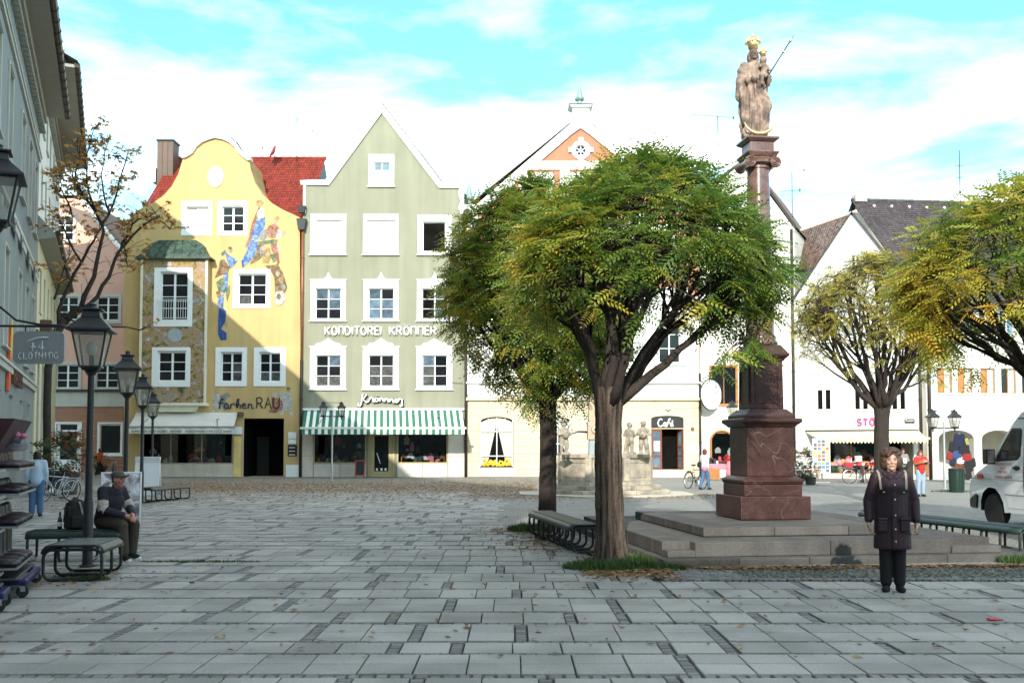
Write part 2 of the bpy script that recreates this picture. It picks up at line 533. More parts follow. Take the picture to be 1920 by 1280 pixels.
PANE_CACHE = {}
def pane(parent, x0, z0, x1, z1, y, mat, name='pane'):
    key = (round(x1-x0, 2), round(z1-z0, 2), mat.name)
    me = PANE_CACHE.get(key)
    if me is None:
        w, h = x1-x0, z1-z0
        mb = MB(); mb.box((-w/2, -0.008, -h/2), (w/2, 0.008, h/2), mat)
        me = PANE_CACHE[key] = mb.mesh(name)
    o = link_mesh(name, me, parent, ((x0+x1)/2, y, (z0+z1)/2))
    o.rotation_euler = (R(rnd.uniform(-.35, .35)), 0, R(rnd.uniform(-.5, .5)))
    return o
def window(h, r, nx=2, ny=3, sur=None, head=None, sill=True, mats=None, frame=WPAINT, smat=WHITE, yrec=0.12, mull=0.075, bar=0.035,
           sw=0.05, lab=None, blank=None, hole=True, name='window', y0=0.0, surt=0.045):
    """r: opening (x0,z0,x1,z1) local metres; sur: outer box of the raised surround"""
    x0, z0, x1, z1 = r
    if hole: h.hole(r)
    mb = MB(); yr = y0 + yrec
    fw = sw
    mb.box((x0, yr-.03, z0), (x1, yr+.03, z0+fw), frame)
    mb.box((x0, yr-.03, z1-fw), (x1, yr+.03, z1), frame)
    mb.box((x0, yr-.03, z0+fw), (x0+fw, yr+.03, z1-fw), frame)
    mb.box((x1-fw, yr-.03, z0+fw), (x1, yr+.03, z1-fw), frame)
    ix0, ix1, iz0, iz1 = x0+fw, x1-fw, z0+fw, z1-fw
    cw = (ix1 - ix0 - mull*(nx-1)) / nx
    ch = (iz1 - iz0 - bar*(ny-1)) / ny
    for i in range(nx-1):
        a = ix0 + cw*(i+1) + mull*i
        mb.box((a, yr-.036, iz0), (a+mull, yr+.036, iz1), frame)
    for i in range(nx):
        a = ix0 + i*(cw+mull)
        for j in range(ny-1):
            b = iz0 + ch*(j+1) + bar*j
            mb.box((a, yr-.024, b), (a+cw, yr+.024, b+bar), frame)
    w = mb.build(name, h.root, bevel=0.006, seg=1)
    if lab: w['label'] = lab
    for i in range(nx):
        for j in range(ny):
            a = ix0 + i*(cw+mull); b = iz0 + j*(ch+bar)
            m = (mats[(j*nx+i) % len(mats)] if mats else GLASS)
            pane(w, a-.004, b-.004, a+cw+.004, b+ch+.004, yr+.004, m)
    if sur:
        X0, Z0, X1, Z1 = sur
        sb = MB()
        outer = [(X0, Z0), (X1, Z0)]
        if head == 'peak':
            cx = (X0+X1)/2; hh = (X1-X0)*0.22
            top = [(X1, Z1), (cx+hh*.75, Z1), (cx+hh*.32, Z1+hh*.35), (cx, Z1+hh*1.05), (cx-hh*.32, Z1+hh*.35), (cx-hh*.75, Z1), (X0, Z1)]
        elif head == 'ped':
            cx = (X0+X1)/2; W = X1-X0
            top = [(X1, Z1), (X1-.12*W, Z1+.02), (X1-.17*W, Z1+.09*W), (cx+.2*W, Z1+.115*W), (cx, Z1+.24*W), (cx-.2*W, Z1+.115*W), (X0+.17*W, Z1+.09*W), (X0+.12*W, Z1+.02), (X0, Z1)]
        else:
            top = [(X1, Z1), (X0, Z1)]
        sb.prism(outer + top, y0-surt, y0-.002, smat, [[(x0, z0), (x1, z0), (x1, z1), (x0, z1)]], rev_d=surt-.003, back=False)
        if head:
            sb.box((X0-.05, y0-surt-.05, Z1-.035), (X1+.05, y0-surt+.002, Z1+.03), smat)
        so = sb.build('surround', w, bevel=.008, seg=1)
        # small weathering ledge above the opening
        lb = MB(); lb.box((x0-.04, y0-surt-.035, z1+.035), (x1+.04, y0-surt+.004, z1+.06), DARKPIPE if head is None and smat is WPAINT else smat)
        lb.build('drip_ledge', w)
        if sill:
            tb = MB(); tb.box((X0-.07, y0-surt-.09, Z0-.07), (X1+.07, y0-.004, Z0), smat)
            tb.build('sill', w, bevel=.01, seg=1)
    elif sill:
        tb = MB(); tb.box((x0-.08, y0-.09, z0-.07), (x1+.08, y0+.02, z0-.001), smat); tb.build('sill', w, bevel=.01, seg=1)
    return w
def downpipe(h, pts, r, mat, name='downpipe'):
    mb = MB(); mb.tube(pts, r, 10, mat)
    for p, q in zip(pts[:-1], pts[1:]):
        if abs(q[2]-p[2]) > 2:
            n = int(abs(q[2]-p[2])//2.2)
            for i in range(1, n+1):
                t = i/(n+1)
                c = [p[k]+(q[k]-p[k])*t for k in range(3)]
                mb.tube([(c[0], c[1], c[2]-.03), (c[0], c[1], c[2]+.03)], r*1.25, 10, mat)
    return mb.build(name, h.root, smooth=True)
def tile_roof(P0, P1, P2, P3, rows, cols, mat, parent, name='roof_tiles', rise=.035, lap=.03):
    """curved clay tiles laid in courses: P0,P1 eave (left,right), P2,P3 ridge (right,left)"""
    P0, P1, P2, P3 = map(Vector, (P0, P1, P2, P3))
    nrm = (P1-P0).cross(P3-P0).normalized()
    mb = MB(); mi = mb.m(mat)
    prof = [(0, 0), (.22, .75), (.5, 1), (.78, .75), (1, 0.0)]
    for r in range(rows):
        ta, tb = r/rows, min(1.0, (r+1.12)/rows)
        La, Ra = P0.lerp(P3, ta), P1.lerp(P2, ta)
        Lb, Rb = P0.lerp(P3, tb), P1.lerp(P2, tb)
        for c in range(cols):
            j = rnd.uniform(-.006, .006); k = len(mb.v)
            for q, hgt in prof:
                s = (c+q*.97)/cols
                mb.v.append(tuple(La.lerp(Ra, s) + nrm*(lap+j+rise*hgt)))
                mb.v.append(tuple(Lb.lerp(Rb, s) + nrm*(j*.5+rise*hgt)))
            for q in range(4):
                mb.f.append((k+2*q, k+2*q+2, k+2*q+3, k+2*q+1)); mb.mi.append(mi)
            # butt end
            base = La.lerp(Ra, c/cols); base2 = La.lerp(Ra, (c+.97)/cols)
            mb.v.append(tuple(base)); mb.v.append(tuple(base2))
            mb.f.append((k, k+10, k+11, k+8, k+6, k+4, k+2)); mb.mi.append(mi)
    o = mb.build(name, parent)
    o['kind'] = 'stuff'
    return o
def antenna(loc, h, spec, label):
    t = thing('roof_antenna', label, 'antenna', loc, 0)
    mb = MB(); mb.tube([(0,0,0),(0,0,h)], .028, 6, IRON); mb.build('mast', t)
    for (z, L, n, off, tilt) in spec:
        b = MB()
        a = Vector((-L*off, 0, z+tilt)); c = Vector((L*(1-off), 0, z-tilt))
        b.tube([a, c], .014, 5, IRON)
        for i in range(n):
            p = a.lerp(c, (i+.5)/n); e = .16+.1*(i/n)
            b.tube([p+Vector((0,-e,0)), p+Vector((0,e,0))], .008, 4, IRON)
        if n > 6: b.box(c-Vector((.06,.02,.1)), c+Vector((.02,.02,.1)), IRON)
        b.build('aerial', t)
    return t

# ---- yellow house --------------------------------------------------------------------
YF = 57.0
YEL = M('yellow_render', (0.52, 0.365, 0.160), 0.9, 0.08, 0.9, 0.08, 38, 0.5, bscale=45, streak=0.10)
REDTILE = M('red_clay_tile', (0.21, 0.028, 0.015), 0.8, 0.15, 1.2, 0.1, 20, 0.2, isl=0.28)
COPPER = M('weathered_copper', (0.045, 0.085, 0.055), 0.55, 0.3, 3, 0.15, 25, 0.2, c2=(0.02, 0.03, 0.022), streak=.15)
BROWNMETAL = M('brown_sheet_metal', (0.11, 0.07, 0.05), 0.6, 0.15, 2, 0.1, 20, 0.1, streak=.1)
CREAMTRIM = M('cream_trim', (0.72, 0.68, 0.55), 0.85, 0.06, 3, 0.04, 40, 0.2)
AWNCLOTH = M('grey_white_awning', (0.66, 0.64, 0.58), 0.9, 0.08, 1.5, 0.05, 30, 0.15)
PLINTH = M('plinth_render', (0.55, 0.50, 0.42), 0.9, 0.15, 1.5, 0.12, 25, 0.4, streak=.08)
BOARD = M('white_board', (0.8, 0.8, 0.79), 0.4, 0.03, 6, 0.02, 30, 0.03)
hy = House('yellow_house', 'yellow gabled house with curved baroque gable, red tiled roof and painted bay window', (gx(233, YF), YF), (gx(564.5, YF), YF))
H = hy
px = lambda a, b, c, d, off=0.0: H.rect(a, b, c, d, off)
shop_y = px(262, 812, 436, 869); door_y = px(456, 784, 532, 889)
H.hole(shop_y); H.hole((door_y[0], 0.02, door_y[2], door_y[3]))
gl = [(233, 430), (240, 414), (250, 402), (262, 392), (285, 381), (305, 368), (322, 349), (334, 327), (341, 304), (344, 292)]
gr_ = [(467, 298), (470, 318), (479, 344), (492, 364), (510, 381), (530, 393), (548, 401), (562, 408)]
dome = [(344, 292), (352, 291), (360, 283), (367, 272), (378, 263), (392, 257), (405, 255), (419, 257), (432, 263), (443, 272), (450, 283), (458, 292), (467, 298)]
DIMC = M('dimmed_curtain', (.075, .075, .07), .15, .5, 6, .3, 30, .05, spec=.3)  # curtain colour darkened to give the dimness behind the pane
tw = [((350, 389, 391, 436), (340, 377, 398, 442), [BLIND, CURTAIN, BLIND, BLIND, CURTAIN, BLIND]), ((417, 388, 457, 434), (408, 377, 465, 442), None),
      ((447, 515, 499, 571), (437, 505, 507, 578), [DIMC, GLASS, GLASS, GLASS, GLASS, GLASS]), ((415, 662, 454, 715), (404, 651, 463, 724), [GLASS, DIMC, GLASS, DIMC, GLASS, GLASS]), ((487, 662, 526, 715), (476, 651, 536, 724), [DIMC, DIMC, GLASS, GLASS, GLASS, GLASS])]
for (a, b, m) in tw:
    window(H, px(*a), 2, 3, px(*b), None, sill=False, mats=m, smat=WPAINT, mull=.11, bar=.045)
H.wall([(233, 888.5)] + gl + dome[1:-1] + gr_ + [(564.5, 892)], YEL, 3.0, reveal=WPAINT)
# coping over the dome
mb = MB()
o_ = H.poly([(341, 297), (341, 290), (351, 287)] + [(x, y-4) for x, y in dome[2:-2]] + [(459, 288), (470, 294), (470, 301)])
i_ = H.poly([(346, 297), (353, 294)] + [(x + (2 if x < 405 else -2), y+5) for x, y in dome[2:-2]] + [(457, 296), (465, 302)])
mb.prism(o_ + i_[::-1], -.16, .5, WHITE); mb.build('coping', H.root)
mb = MB(); c = H.poly([(x, y-5) for x, y in dome[1:-1]]); mb.tube([(p[0], .15, p[1]) for p in c], .06, 6, DARKPIPE); mb.build('coping_flashing', H.root)
# oval plaque
p = px(390, 312, 419, 351)
mb = MB(); mb.prism([(a, b) for a, b in arc((p[0]+p[2])/2, (p[1]+p[3])/2, (p[2]-p[0])/2, (p[3]-p[1])/2, 0, 345, 23)], -.06, 0.01, WPAINT)
mb.build('oval_plaque', H.root, bevel=.02)
# main body behind the gable, ridge runs along the front
eL, eR = H.st(258, 398)[0], H.len
zr = gz(299, YF+6.0); ze = H.st(262, 400)[1] - .3
mb = MB()
mb.box((0.02, 3.001, 0), (H.len-.02, 12, ze-.3), YEL)
mb.add([(eL,.3,ze),(H.len,.3,ze),(H.len,6,zr),(eL,6,zr),(eL,12,ze),(H.len,12,ze)], [(0,1,2,3),(3,2,5,4),(0,3,4),(1,5,2),(0,4,5,1)], DARKPIPE)
mb.build('roof', H.root)
tile_roof((eL-.1, .2, ze+.03), (H.len+.12, .2, ze+.03), (H.len+.12, 6, zr+.03), (eL-.1, 6, zr+.03), 24, 62, REDTILE, H.root)
mb = MB()
for i in range(22):
    a = eL-.1 + (H.len-eL+.2)*i/22; b = eL-.1 + (H.len-eL+.2)*(i+1.08)/22
    mb.tube([(a, 6, zr+.06), (b, 6, zr+.075)], .13, 8, REDTILE)
o = mb.build('ridge_tiles', H.root); o['kind'] = 'stuff'
# chimney clad in sheet metal
cx0, cz0 = H.st(298, 335, 4.6); cx1, cz1 = H.st(329, 268, 4.6)
mb = MB(); mb.box((cx0, 4.2, cz0-1.2), (cx1, 5.3, cz1), BROWNMETAL)
for k in (1, 2): mb.box((cx0+(cx1-cx0)*k/3-.012, 4.17, cz0-1), (cx0+(cx1-cx0)*k/3+.012, 4.21, cz1-.05), BROWNMETAL)
mb.box((cx0-.05, 4.12, cz1), (cx1+.05, 5.38, cz1+.1), DARKPIPE)
mb.build('chimney', H.root, bevel=.01)
mb = MB(); q = H.st(284, 333, 4.0); mb.box((q[0], 4.05, cz0-.35), (cx0-.02, 5.1, cz0+.55), GALV); mb.build('chimney_flashing', H.root)
# bay window
FRESCO = bpy.data.materials.new('painted_ornament'); FRESCO.use_nodes = True
n, l = FRESCO.node_tree.nodes, FRESCO.node_tree.links
g_ = n.new('ShaderNodeNewGeometry'); vo = n.new('ShaderNodeTexNoise'); vo.inputs['Scale'].default_value = 1.9; vo.inputs['Detail'].default_value = 7; vo.inputs['Roughness'].default_value = .75; vo.inputs['Distortion'].default_value = 1.2
rp = n.new('ShaderNodeValToRGB'); rp.color_ramp.interpolation = 'LINEAR'
cols = [(.36, (.05,.07,.04)), (.42, (.17,.16,.07)), (.455, (.34,.26,.08)), (.485, (.50,.27,.06)), (.515, (.36,.36,.31)), (.54, (.55,.17,.04)), (.57, (.22,.33,.38)), (.63, (.70,.64,.50))]
for i, (p_, c_) in enumerate(cols):
    e = rp.color_ramp.elements[i] if i < 2 else rp.color_ramp.elements.new(p_)
    e.position = p_; e.color = (*[.8*v for v in c_], 1)
l.new(g_.outputs['Position'], vo.inputs['Vector']); l.new(vo.outputs['Fac'], rp.inputs[0]); l.new(rp.outputs[0], n['Principled BSDF'].inputs['Base Color'])
n['Principled BSDF'].inputs['Roughness'].default_value = .9
BD = .55
b = px(263, 485, 387, 755, -BD)
bw = []
class Bay:                       # a little facade of its own, BD in front of the wall
    root = H.root; holes = []
    def hole(s, r): s.holes.append([(r[0], r[1]), (r[2], r[1]), (r[2], r[3]), (r[0], r[3])])
bay = Bay()
w1 = window(bay, px(302, 512, 352, 600, -BD), 2, 4, px(289, 502, 361, 612, -BD), None, sill=False, smat=WPAINT, mull=.12, bar=.045, y0=-BD)
w2 = window(bay, px(297, 660, 348, 714, -BD), 2, 3, px(285, 651, 357, 725, -BD), None, sill=False, smat=WPAINT, mull=.12, bar=.045, y0=-BD)
r_ = px(300, 562, 354, 598, -BD)
mb = MB()
for z in (r_[3], r_[3]-.1, r_[1]+.05): mb.box((r_[0]-.1, -BD-.17, z-.012), (r_[2]+.1, -BD-.145, z+.012), WPAINT)
for i in range(13):
    x = r_[0] + (r_[2]-r_[0])*i/12; mb.box((x-.01, -BD-.165, r_[1]+.05), (x+.01, -BD-.15, r_[3]), WPAINT)
mb.build('railing', w1)
mb = MB(); mb.prism([(b[0], b[1]), (b[2], b[1]), (b[2], b[3]), (b[0], b[3])], -BD, -.002, FRESCO, bay.holes, side=YEL, reveal=WPAINT, rev_d=.16)
bo = mb.build('bay_window', H.root)
mb = MB()
for x in (b[0]-.03, b[2]-.1): mb.box((x, -BD-.06, b[1]), (x+.13, -BD+.05, b[3]), CREAMTRIM)
mb.box((b[0]-.06, -BD-.1, b[1]-.16), (b[2]+.06, -.004, b[1]-.002), CREAMTRIM)
mb.box((b[0]-.08, -BD-.14, b[3]+.002), (b[2]+.08, -.004, b[3]+.14), CREAMTRIM)
q = px(300, 757, 366, 772, -.2)
mb.prism([(b[0]+.5, b[1]-.162), (b[2]-.5, b[1]-.162), (q[2], q[1]), (q[0], q[1])], -.42, -.004, CREAMTRIM)
mb.build('bay_trim', bo, bevel=.015)
# blue-grey cartouche painted between the windows
cb = px(314, 615, 342, 641, -BD)
CART = M('cartouche_paint', (0.33, 0.37, 0.40), .9, .1, 5, .08, 30, .1)
mb = MB(); mb.prism(arc((cb[0]+cb[2])/2, (cb[1]+cb[3])/2, (cb[2]-cb[0])/2, (cb[3]-cb[1])/2, 0, 340, 17), -BD-.006, -BD+.001, CART); mb.build('painted_cartouche', bo)
# curved copper roof: profile swept in standing seams
prof_x = [(0, 0), (.03, .07), (.10, .2), (.15, .42), (.19, .62), (.25, .76), (.33, .88), (.40, .97), (.5, 1.0)]
t0 = px(258, 446, 397, 484, -BD); ht = t0[3]-t0[1]
outl = [(t0[0] + (t0[2]-t0[0])*a*.62, t0[1]+ht*b_) for a, b_ in prof_x]
outl = outl[:-1] + [(t0[2] - (x-t0[0]), z) for x, z in outl[:-1][::-1]]
mb = MB()
nst = len(outl)//2
for i in range(nst):
    a, bb = outl[i], outl[i+1] if i+1 < nst else outl[i+1]
    ra, rb = outl[-1-i], outl[-2-i]
    ya = -BD-.25 + (BD+.2)*((a[1]-t0[1])/ht)**1.3; yb = -BD-.25 + (BD+.2)*((bb[1]-t0[1])/ht)**1.3
    mb.face([(a[0], ya, a[1]), (ra[0], ya, ra[1]), (rb[0], yb, rb[1]), (bb[0], yb, bb[1])], COPPER)
    mb.face([(a[0], ya, a[1]), (bb[0], yb, bb[1]), (bb[0], -.003, bb[1]), (a[0], -.003, a[1])], COPPER)
    mb.face([(ra[0], ya, ra[1]), (ra[0], -.003, ra[1]), (rb[0], -.003, rb[1]), (rb[0], yb, rb[1])], COPPER)
mb.box((t0[0]-.05, -BD-.3, t0[1]-.07), (t0[2]+.05, -.005, t0[1]+.001), COPPER)
mb.build('copper_roof', bo)
mb = MB()
for k in range(1, 8):
    f = k/8; pts = []
    for i in range(nst+1):
        if i >= len(outl)-1-i: break
        a, ra = outl[i], outl[-1-i]
        ya = -BD-.25 + (BD+.2)*((a[1]-t0[1])/ht)**1.3
        pts.append((a[0]+(ra[0]-a[0])*f, ya-.01, a[1]+.01))
    if len(pts) > 1: mb.tube(pts, .022, 4, COPPER)
mb.build('standing_seam', bo)
# mural, painted straight on the render
PC = {k: M('mural_'+k, tuple(.62*v for v in c), .9, .25, 4, .3, 14, .1, c2=tuple(.62*v for v in c2)) for k, c, c2 in [
    ('blue', (.10,.20,.50), (.34,.48,.70)), ('deepblue', (.04,.10,.38), (.07,.16,.46)), ('red', (.38,.13,.09), (.55,.30,.22)), ('brown', (.22,.13,.07), (.40,.28,.16)),
    ('skin', (.62,.42,.28), (.70,.55,.40)), ('ochre', (.45,.30,.10), (.60,.45,.22)), ('green', (.16,.22,.12), (.30,.33,.20)), ('white', (.74,.72,.66), (.55,.52,.46)), ('grey', (.32,.33,.32), (.45,.40,.33))]}
def mural(polys, name='mural'):
    mb = MB()
    for i, (k, pts) in enumerate(polys):
        P = H.poly(pts, -.004)
        mb.prism(P, -.004 - .0012*i, -.001, PC[k], back=False)
    return mb.build(name, H.root)
def ov(cx, cy, rx, ry, n=10): return arc(cx, cy, rx, ry, 0, 360-360/n, n-1)
def Zm(pts, ox=390, oy=370, k=4.571): return [(ox+a/k, oy+b_/k) for a, b_ in pts]
mural([('red', Zm([(440,70),(405,150),(370,240),(350,340),(315,430),(345,425),(380,330),(420,200),(450,120)])),
       ('ochre', ov(487, 381, 7.5, 6.5)), ('white', Zm([(430,110),(470,80),(490,150),(480,190),(430,185),(415,150)])), ('skin', ov(488.5, 383, 4, 4.6)), 
       ('blue', Zm([(415,195),(490,170),(490,230),(470,300),(425,365),(365,355),(385,290)])),
       ('blue', Zm([(370,365),(430,370),(425,430),(400,500),(350,560),(295,605),(285,545),(330,470),(345,410)])),
       ('deepblue', Zm([(285,545),(300,540),(310,590),(297,607)])),
       ('red', Zm([(500,290),(520,245),(575,225),(610,260),(605,310),(570,350),(520,345)])), ('skin', ov(516.5, 413, 4, 5)), ('ochre', ov(519, 409, 5, 4)),
       ('grey', Zm([(450,300),(500,270),(510,340),(480,370),(440,360)])), ('white', Zm([(600,270),(640,300),(625,350),(595,360),(585,330)])), ('skin', ov(531, 436, 4.5, 5)),
       ('green', Zm([(420,380),(480,372),(560,360),(600,365),(590,385),(520,400),(440,405)])),
       ('brown', Zm([(425,410),(470,395),(500,430),(480,500),(430,540),(360,575),(375,540),(410,490)])), ('ochre', Zm([(480,440),(530,430),(545,500),(520,570),(470,560),(470,500)])),
       ('grey', Zm([(440,430),(480,410),(490,470),(450,500)])), ('skin', ov(495, 465, 4, 5)), ('skin', ov(502, 478, 4, 4)), 
       ('red', Zm([(540,400),(590,390),(605,470),(615,560),(595,580),(575,500),(545,450)])), ('white', Zm([(590,400),(615,430),(618,490),(605,470)])),
       ('green', Zm([(530,490),(570,480),(590,540),(560,560)])), ('brown', Zm([(490,585),(600,575),(640,640),(660,700),(680,770),(660,820),(575,815),(570,690),(545,640)])),
       ('skin', ov(521, 513, 4, 5)), ('ochre', ov(527, 526, 5, 6)), ('grey', ov(531, 537, 5, 5)), ('white', Zm([(580,810),(640,800),(670,860),(650,900),(610,930),(570,900),(570,850)])), ('brown', ov(523, 556, 4, 6)),
       ('blue', Zm([(145,460),(190,500),(255,540),(220,585),(190,610),(165,540)])), ('skin', ov(432.5, 468, 4, 5)), ('brown', ov(432, 465, 4, 2.6)), ('green', Zm([(112,480),(150,450),(150,480),(120,500)])),
       ('brown', Zm([(105,540),(140,530),(185,600),(170,650),(120,660),(80,680),(60,690),(90,610)])), ('blue', Zm([(140,660),(175,650),(165,760),(140,820),(115,810),(120,720)])),
       ('green', Zm([(70,730),(120,690),(150,700),(120,810),(90,800)])), ('green', Zm([(150,770),(185,755),(185,820),(165,890),(155,830)])), ('brown', Zm([(70,810),(100,800),(115,840),(85,860)])),
       ('blue', Zm([(100,850),(135,830),(130,945),(75,925)])), ('deepblue', Zm([(95,945),(130,950),(155,975),(150,1060),(110,1125),(160,1160),(160,1220),(110,1220),(88,1165),(90,1050)])), ('skin', Zm([(150,1055),(165,1060),(165,1110),(150,1090)]))])
PAINTER = [('white', [(404, 738), (409, 736), (413, 746), (412, 760), (415, 772), (409, 772), (405, 764), (402, 772), (397, 772), (400, 758), (398, 746)]), ('skin', ov(406, 733, 3, 4)), ('grey', [(412, 742), (426, 735), (432, 742), (422, 750), (430, 765), (420, 770), (414, 756)])]
mural(PAINTER, 'painted_figure')
mural([('red', [(509, 744), (521, 748), (531, 752), (530, 768), (515, 774), (503, 772), (510, 762)]), ('white', [(508, 735), (530, 738), (537, 734), (546, 738), (548, 752), (546, 760), (550, 778), (545, 779), (539, 765), (531, 777), (525, 777), (531, 762), (529, 748), (508, 740)]), ('skin', ov(541, 731, 3.6, 4)), ('brown', ov(541, 728, 3.8, 2.6))], 'painted_figure')
INKB = M('sign_blue_black', (.015, .02, .06), .5, .1, 5, .05, 30, 0)
INK = M('sign_black', (.012, .012, .012), .5, .1, 5, .05, 30, 0)
def S(px0, py0, px1, py1): return px(px0, py0, px1, py1)
# "farben" in joined script, "RAU" in capitals
r_ = S(412, 747, 477, 766)
scr = [[(0,0),(.02,.75),(.06,1.0),(.1,.9)], [(-.02,.55),(.1,.58)], arc(.17,.28,.05,.26,60,400,10)+[(.225,.05),(.25,.0)], [(.27,.0),(.28,.5),(.3,.42),(.34,.52),(.37,.45)],
       [(.40,.3),(.44,.95),(.47,1.0),(.46,.6),(.43,.05)]+arc(.47,.22,.05,.22,200,-60,9), [(.55,.3),(.62,.33)]+arc(.60,.28,.045,.24,20,320,9)+[(.66,.05)], [(.70,0),(.705,.5)], [(.705,.35),(.75,.5),(.785,.42),(.79,.0),(.84,.08)]]
for st in scr: stroke_obj([[(p[0]*(r_[2]-r_[0])/(r_[3]-r_[1])*1.18, p[1]) for p in st]], INKB, H.root, r_[0], -.03, r_[1], r_[3]-r_[1], 1, .035)
r_ = S(482, 745, 524, 765)
stroke_text('RAU', INK, H.root, r_[0], r_[2], -.03, r_[1], r_[3]-r_[1], .03)
# awning over the paint shop
def awning(h, tl, tr, bl, br, proj, cloth, valh, name='awning', label=None, ztop=None, stripes=None, scal=None, bar=None, wave=.02):
    """tl,tr top corners (x,z) at the wall; bl,br (x,z) of the front bar, proj metres in front"""
    ncol = stripes or 24
    root_mb = MB()
    for i in range(ncol):
        a, b2 = i/ncol, (i+1)/ncol
        m = cloth[i % len(cloth)] if isinstance(cloth, (list, tuple)) else cloth
        prev = None
        for k in range(5):
            t = k/4; sag = -.04*math.sin(PI*t)
            y = -.02 - proj*t
            P = lambda s: (tl[0]+(tr[0]-tl[0])*s + ((bl[0]+(br[0]-bl[0])*s)-(tl[0]+(tr[0]-tl[0])*s))*t, y, tl[1]+(tr[1]-tl[1])*s + ((bl[1]+(br[1]-bl[1])*s)-(tl[1]+(tr[1]-tl[1])*s))*t + sag)
            cur = (P(a), P(b2))
            if prev: root_mb.face([prev[0], cur[0], cur[1], prev[1]], m)
            prev = cur
    o = root_mb.build(name, h.root, smooth=True)
    if label: o['label'] = label
    vb = MB()
    for i in range(ncol):
        m = cloth[i % len(cloth)] if isinstance(cloth, (list, tuple)) else cloth
        nn = 4
        for k in range(nn):
            s0, s1 = (i+k/nn)/ncol, (i+(k+1)/nn)/ncol
            e = lambda s: valh*(1 - (scal or 0)*(.5-.5*math.cos(2*PI*s*ncol)))
            xx = lambda s: bl[0]+(br[0]-bl[0])*s
            yy = lambda s: -.02-proj-.03+wave*math.sin(s*47)
            zz = bl[1]-.04
            vb.face([(xx(s0), yy(s0), zz), (xx(s0), yy(s0)-.02, zz-e(s0)), (xx(s1), yy(s1)-.02, zz-e(s1)), (xx(s1), yy(s1), zz)], m)
    v = vb.build('valance', o, smooth=True)
    bb = MB(); bb.box((bl[0]-.1, -.02-proj-.05, bl[1]-.07), (br[0]+.1, -.02-proj+.05, bl[1]+.05), bar or GALV)
    bb.build('front_bar', o, bevel=.015)
    ab = MB()
    for s in (.12, .88):
        x = tl[0]+(tr[0]-tl[0])*s
        ab.tube([(x, -.03, tl[1]-.35), (x+.25*(1 if s < .5 else -1), -proj*.55, tl[1]-.5+.1), (x, -proj, bl[1]-.03)], .03, 6, GALV)
    ab.build('folding_arm', o)
    return o
AP = 1.5
tl, tr = H.st(256, 773), H.st(446, 773)
bl, br = H.st(241, 800, -AP), H.st(438, 800, -AP)
aw = awning(H, tl, tr, bl, br, AP, AWNCLOTH, .33, stripes=12)
p0 = H.st(247, 811, -AP-.1); p1 = H.st(434, 811, -AP-.1)
TXT = M('awning_lettering', (.03, .03, .04), .8, .1, 5, 0, 10, 0)
font_text('KÜNSTLER- UND HOBBY-  BEDARF    HORSTMANN + FAULETZ GmbH', TXT, H.root, (p0[0], -AP-.115, p0[1]+.02), p1[0]-p0[0], height=.16)
mb = MB(); x_, z_ = H.st(447, 776, -.3); mb.box((x_-.02, -.5, z_-.12), (x_+.22, -.03, z_+.12), BROWNMETAL); mb.build('awning_case', aw, bevel=.02)
# shop front: dark showcase with goods
SHOPRED = M('shop_red', (.35, .03, .02), .6, .2, 4, .1, 20, 0)
def showcase(h, r, depth, goods, seed, nx=3, frame=GALV, name='shop_window', hole=False, gl=True):
    rr = random.Random(seed)
    x0, z0, x1, z1 = r
    mb = MB()
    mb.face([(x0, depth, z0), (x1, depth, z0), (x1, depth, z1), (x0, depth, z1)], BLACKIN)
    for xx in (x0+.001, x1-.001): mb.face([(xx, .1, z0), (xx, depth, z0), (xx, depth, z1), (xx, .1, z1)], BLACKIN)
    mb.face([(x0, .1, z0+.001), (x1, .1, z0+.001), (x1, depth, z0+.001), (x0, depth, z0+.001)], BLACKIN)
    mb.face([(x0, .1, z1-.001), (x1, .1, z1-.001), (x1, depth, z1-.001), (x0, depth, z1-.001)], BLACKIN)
    o = mb.build(name, h.root)
    fb = MB()
    for i in range(nx+1):
        x = x0+(x1-x0)*i/nx; x = min(max(x, x0+.025), x1-.025)
        fb.box((x-.025, .02, z0), (x+.025, .08, z1), frame)
    for i in range(nx):
        a, b_ = x0+(x1-x0)*i/nx+.025, x0+(x1-x0)*(i+1)/nx-.025
        fb.box((a, .025, z0), (b_, .075, z0+.05), frame); fb.box((a, .025, z1-.05), (b_, .075, z1), frame)
    fb.build('frame', o)
    for k in range(goods):
        gb = MB(); x = rr.uniform(x0+.2, x1-.2); s = rr.uniform(.08, .22); hh = rr.uniform(.1, .55); z = z0+.01 + (rr.random() < .3)*rr.uniform(.3, 1.1)
        m = rr.choice(GOODS)
        gb.box((x-s, .3, z), (x+s, .3+s, z+hh*.8), m); gb.ell((x, .3+s/2, z+hh*.8), (s*.8, s*.5, hh*.35), m, 8, 5)
        gb.build('displayed_goods', o, bevel=.02)
    if gl:
        q = MB(); q.box((x0+.03, .045, z0+.05), (x1-.03, .055, z1-.05), SHOPGLASS); q.build('pane', o)
    return o
SHOPGLASS = bpy.data.materials.new('shop_glass'); SHOPGLASS.use_nodes = True
n, l = SHOPGLASS.node_tree.nodes, SHOPGLASS.node_tree.links
gg = n.new('ShaderNodeBsdfGlossy'); gg.inputs['Roughness'].default_value = .02
tt = n.new('ShaderNodeBsdfTransparent'); tt.inputs['Color'].default_value = (.8, .82, .82, 1)
fr = n.new('ShaderNodeFresnel'); fr.inputs['IOR'].default_value = 1.5
ms = n.new('ShaderNodeMixShader'); l.new(fr.outputs[0], ms.inputs[0]); l.new(tt.outputs[0], ms.inputs[1]); l.new(gg.outputs[0], ms.inputs[2])
l.new(ms.outputs[0], n['Material Output'].inputs[0])
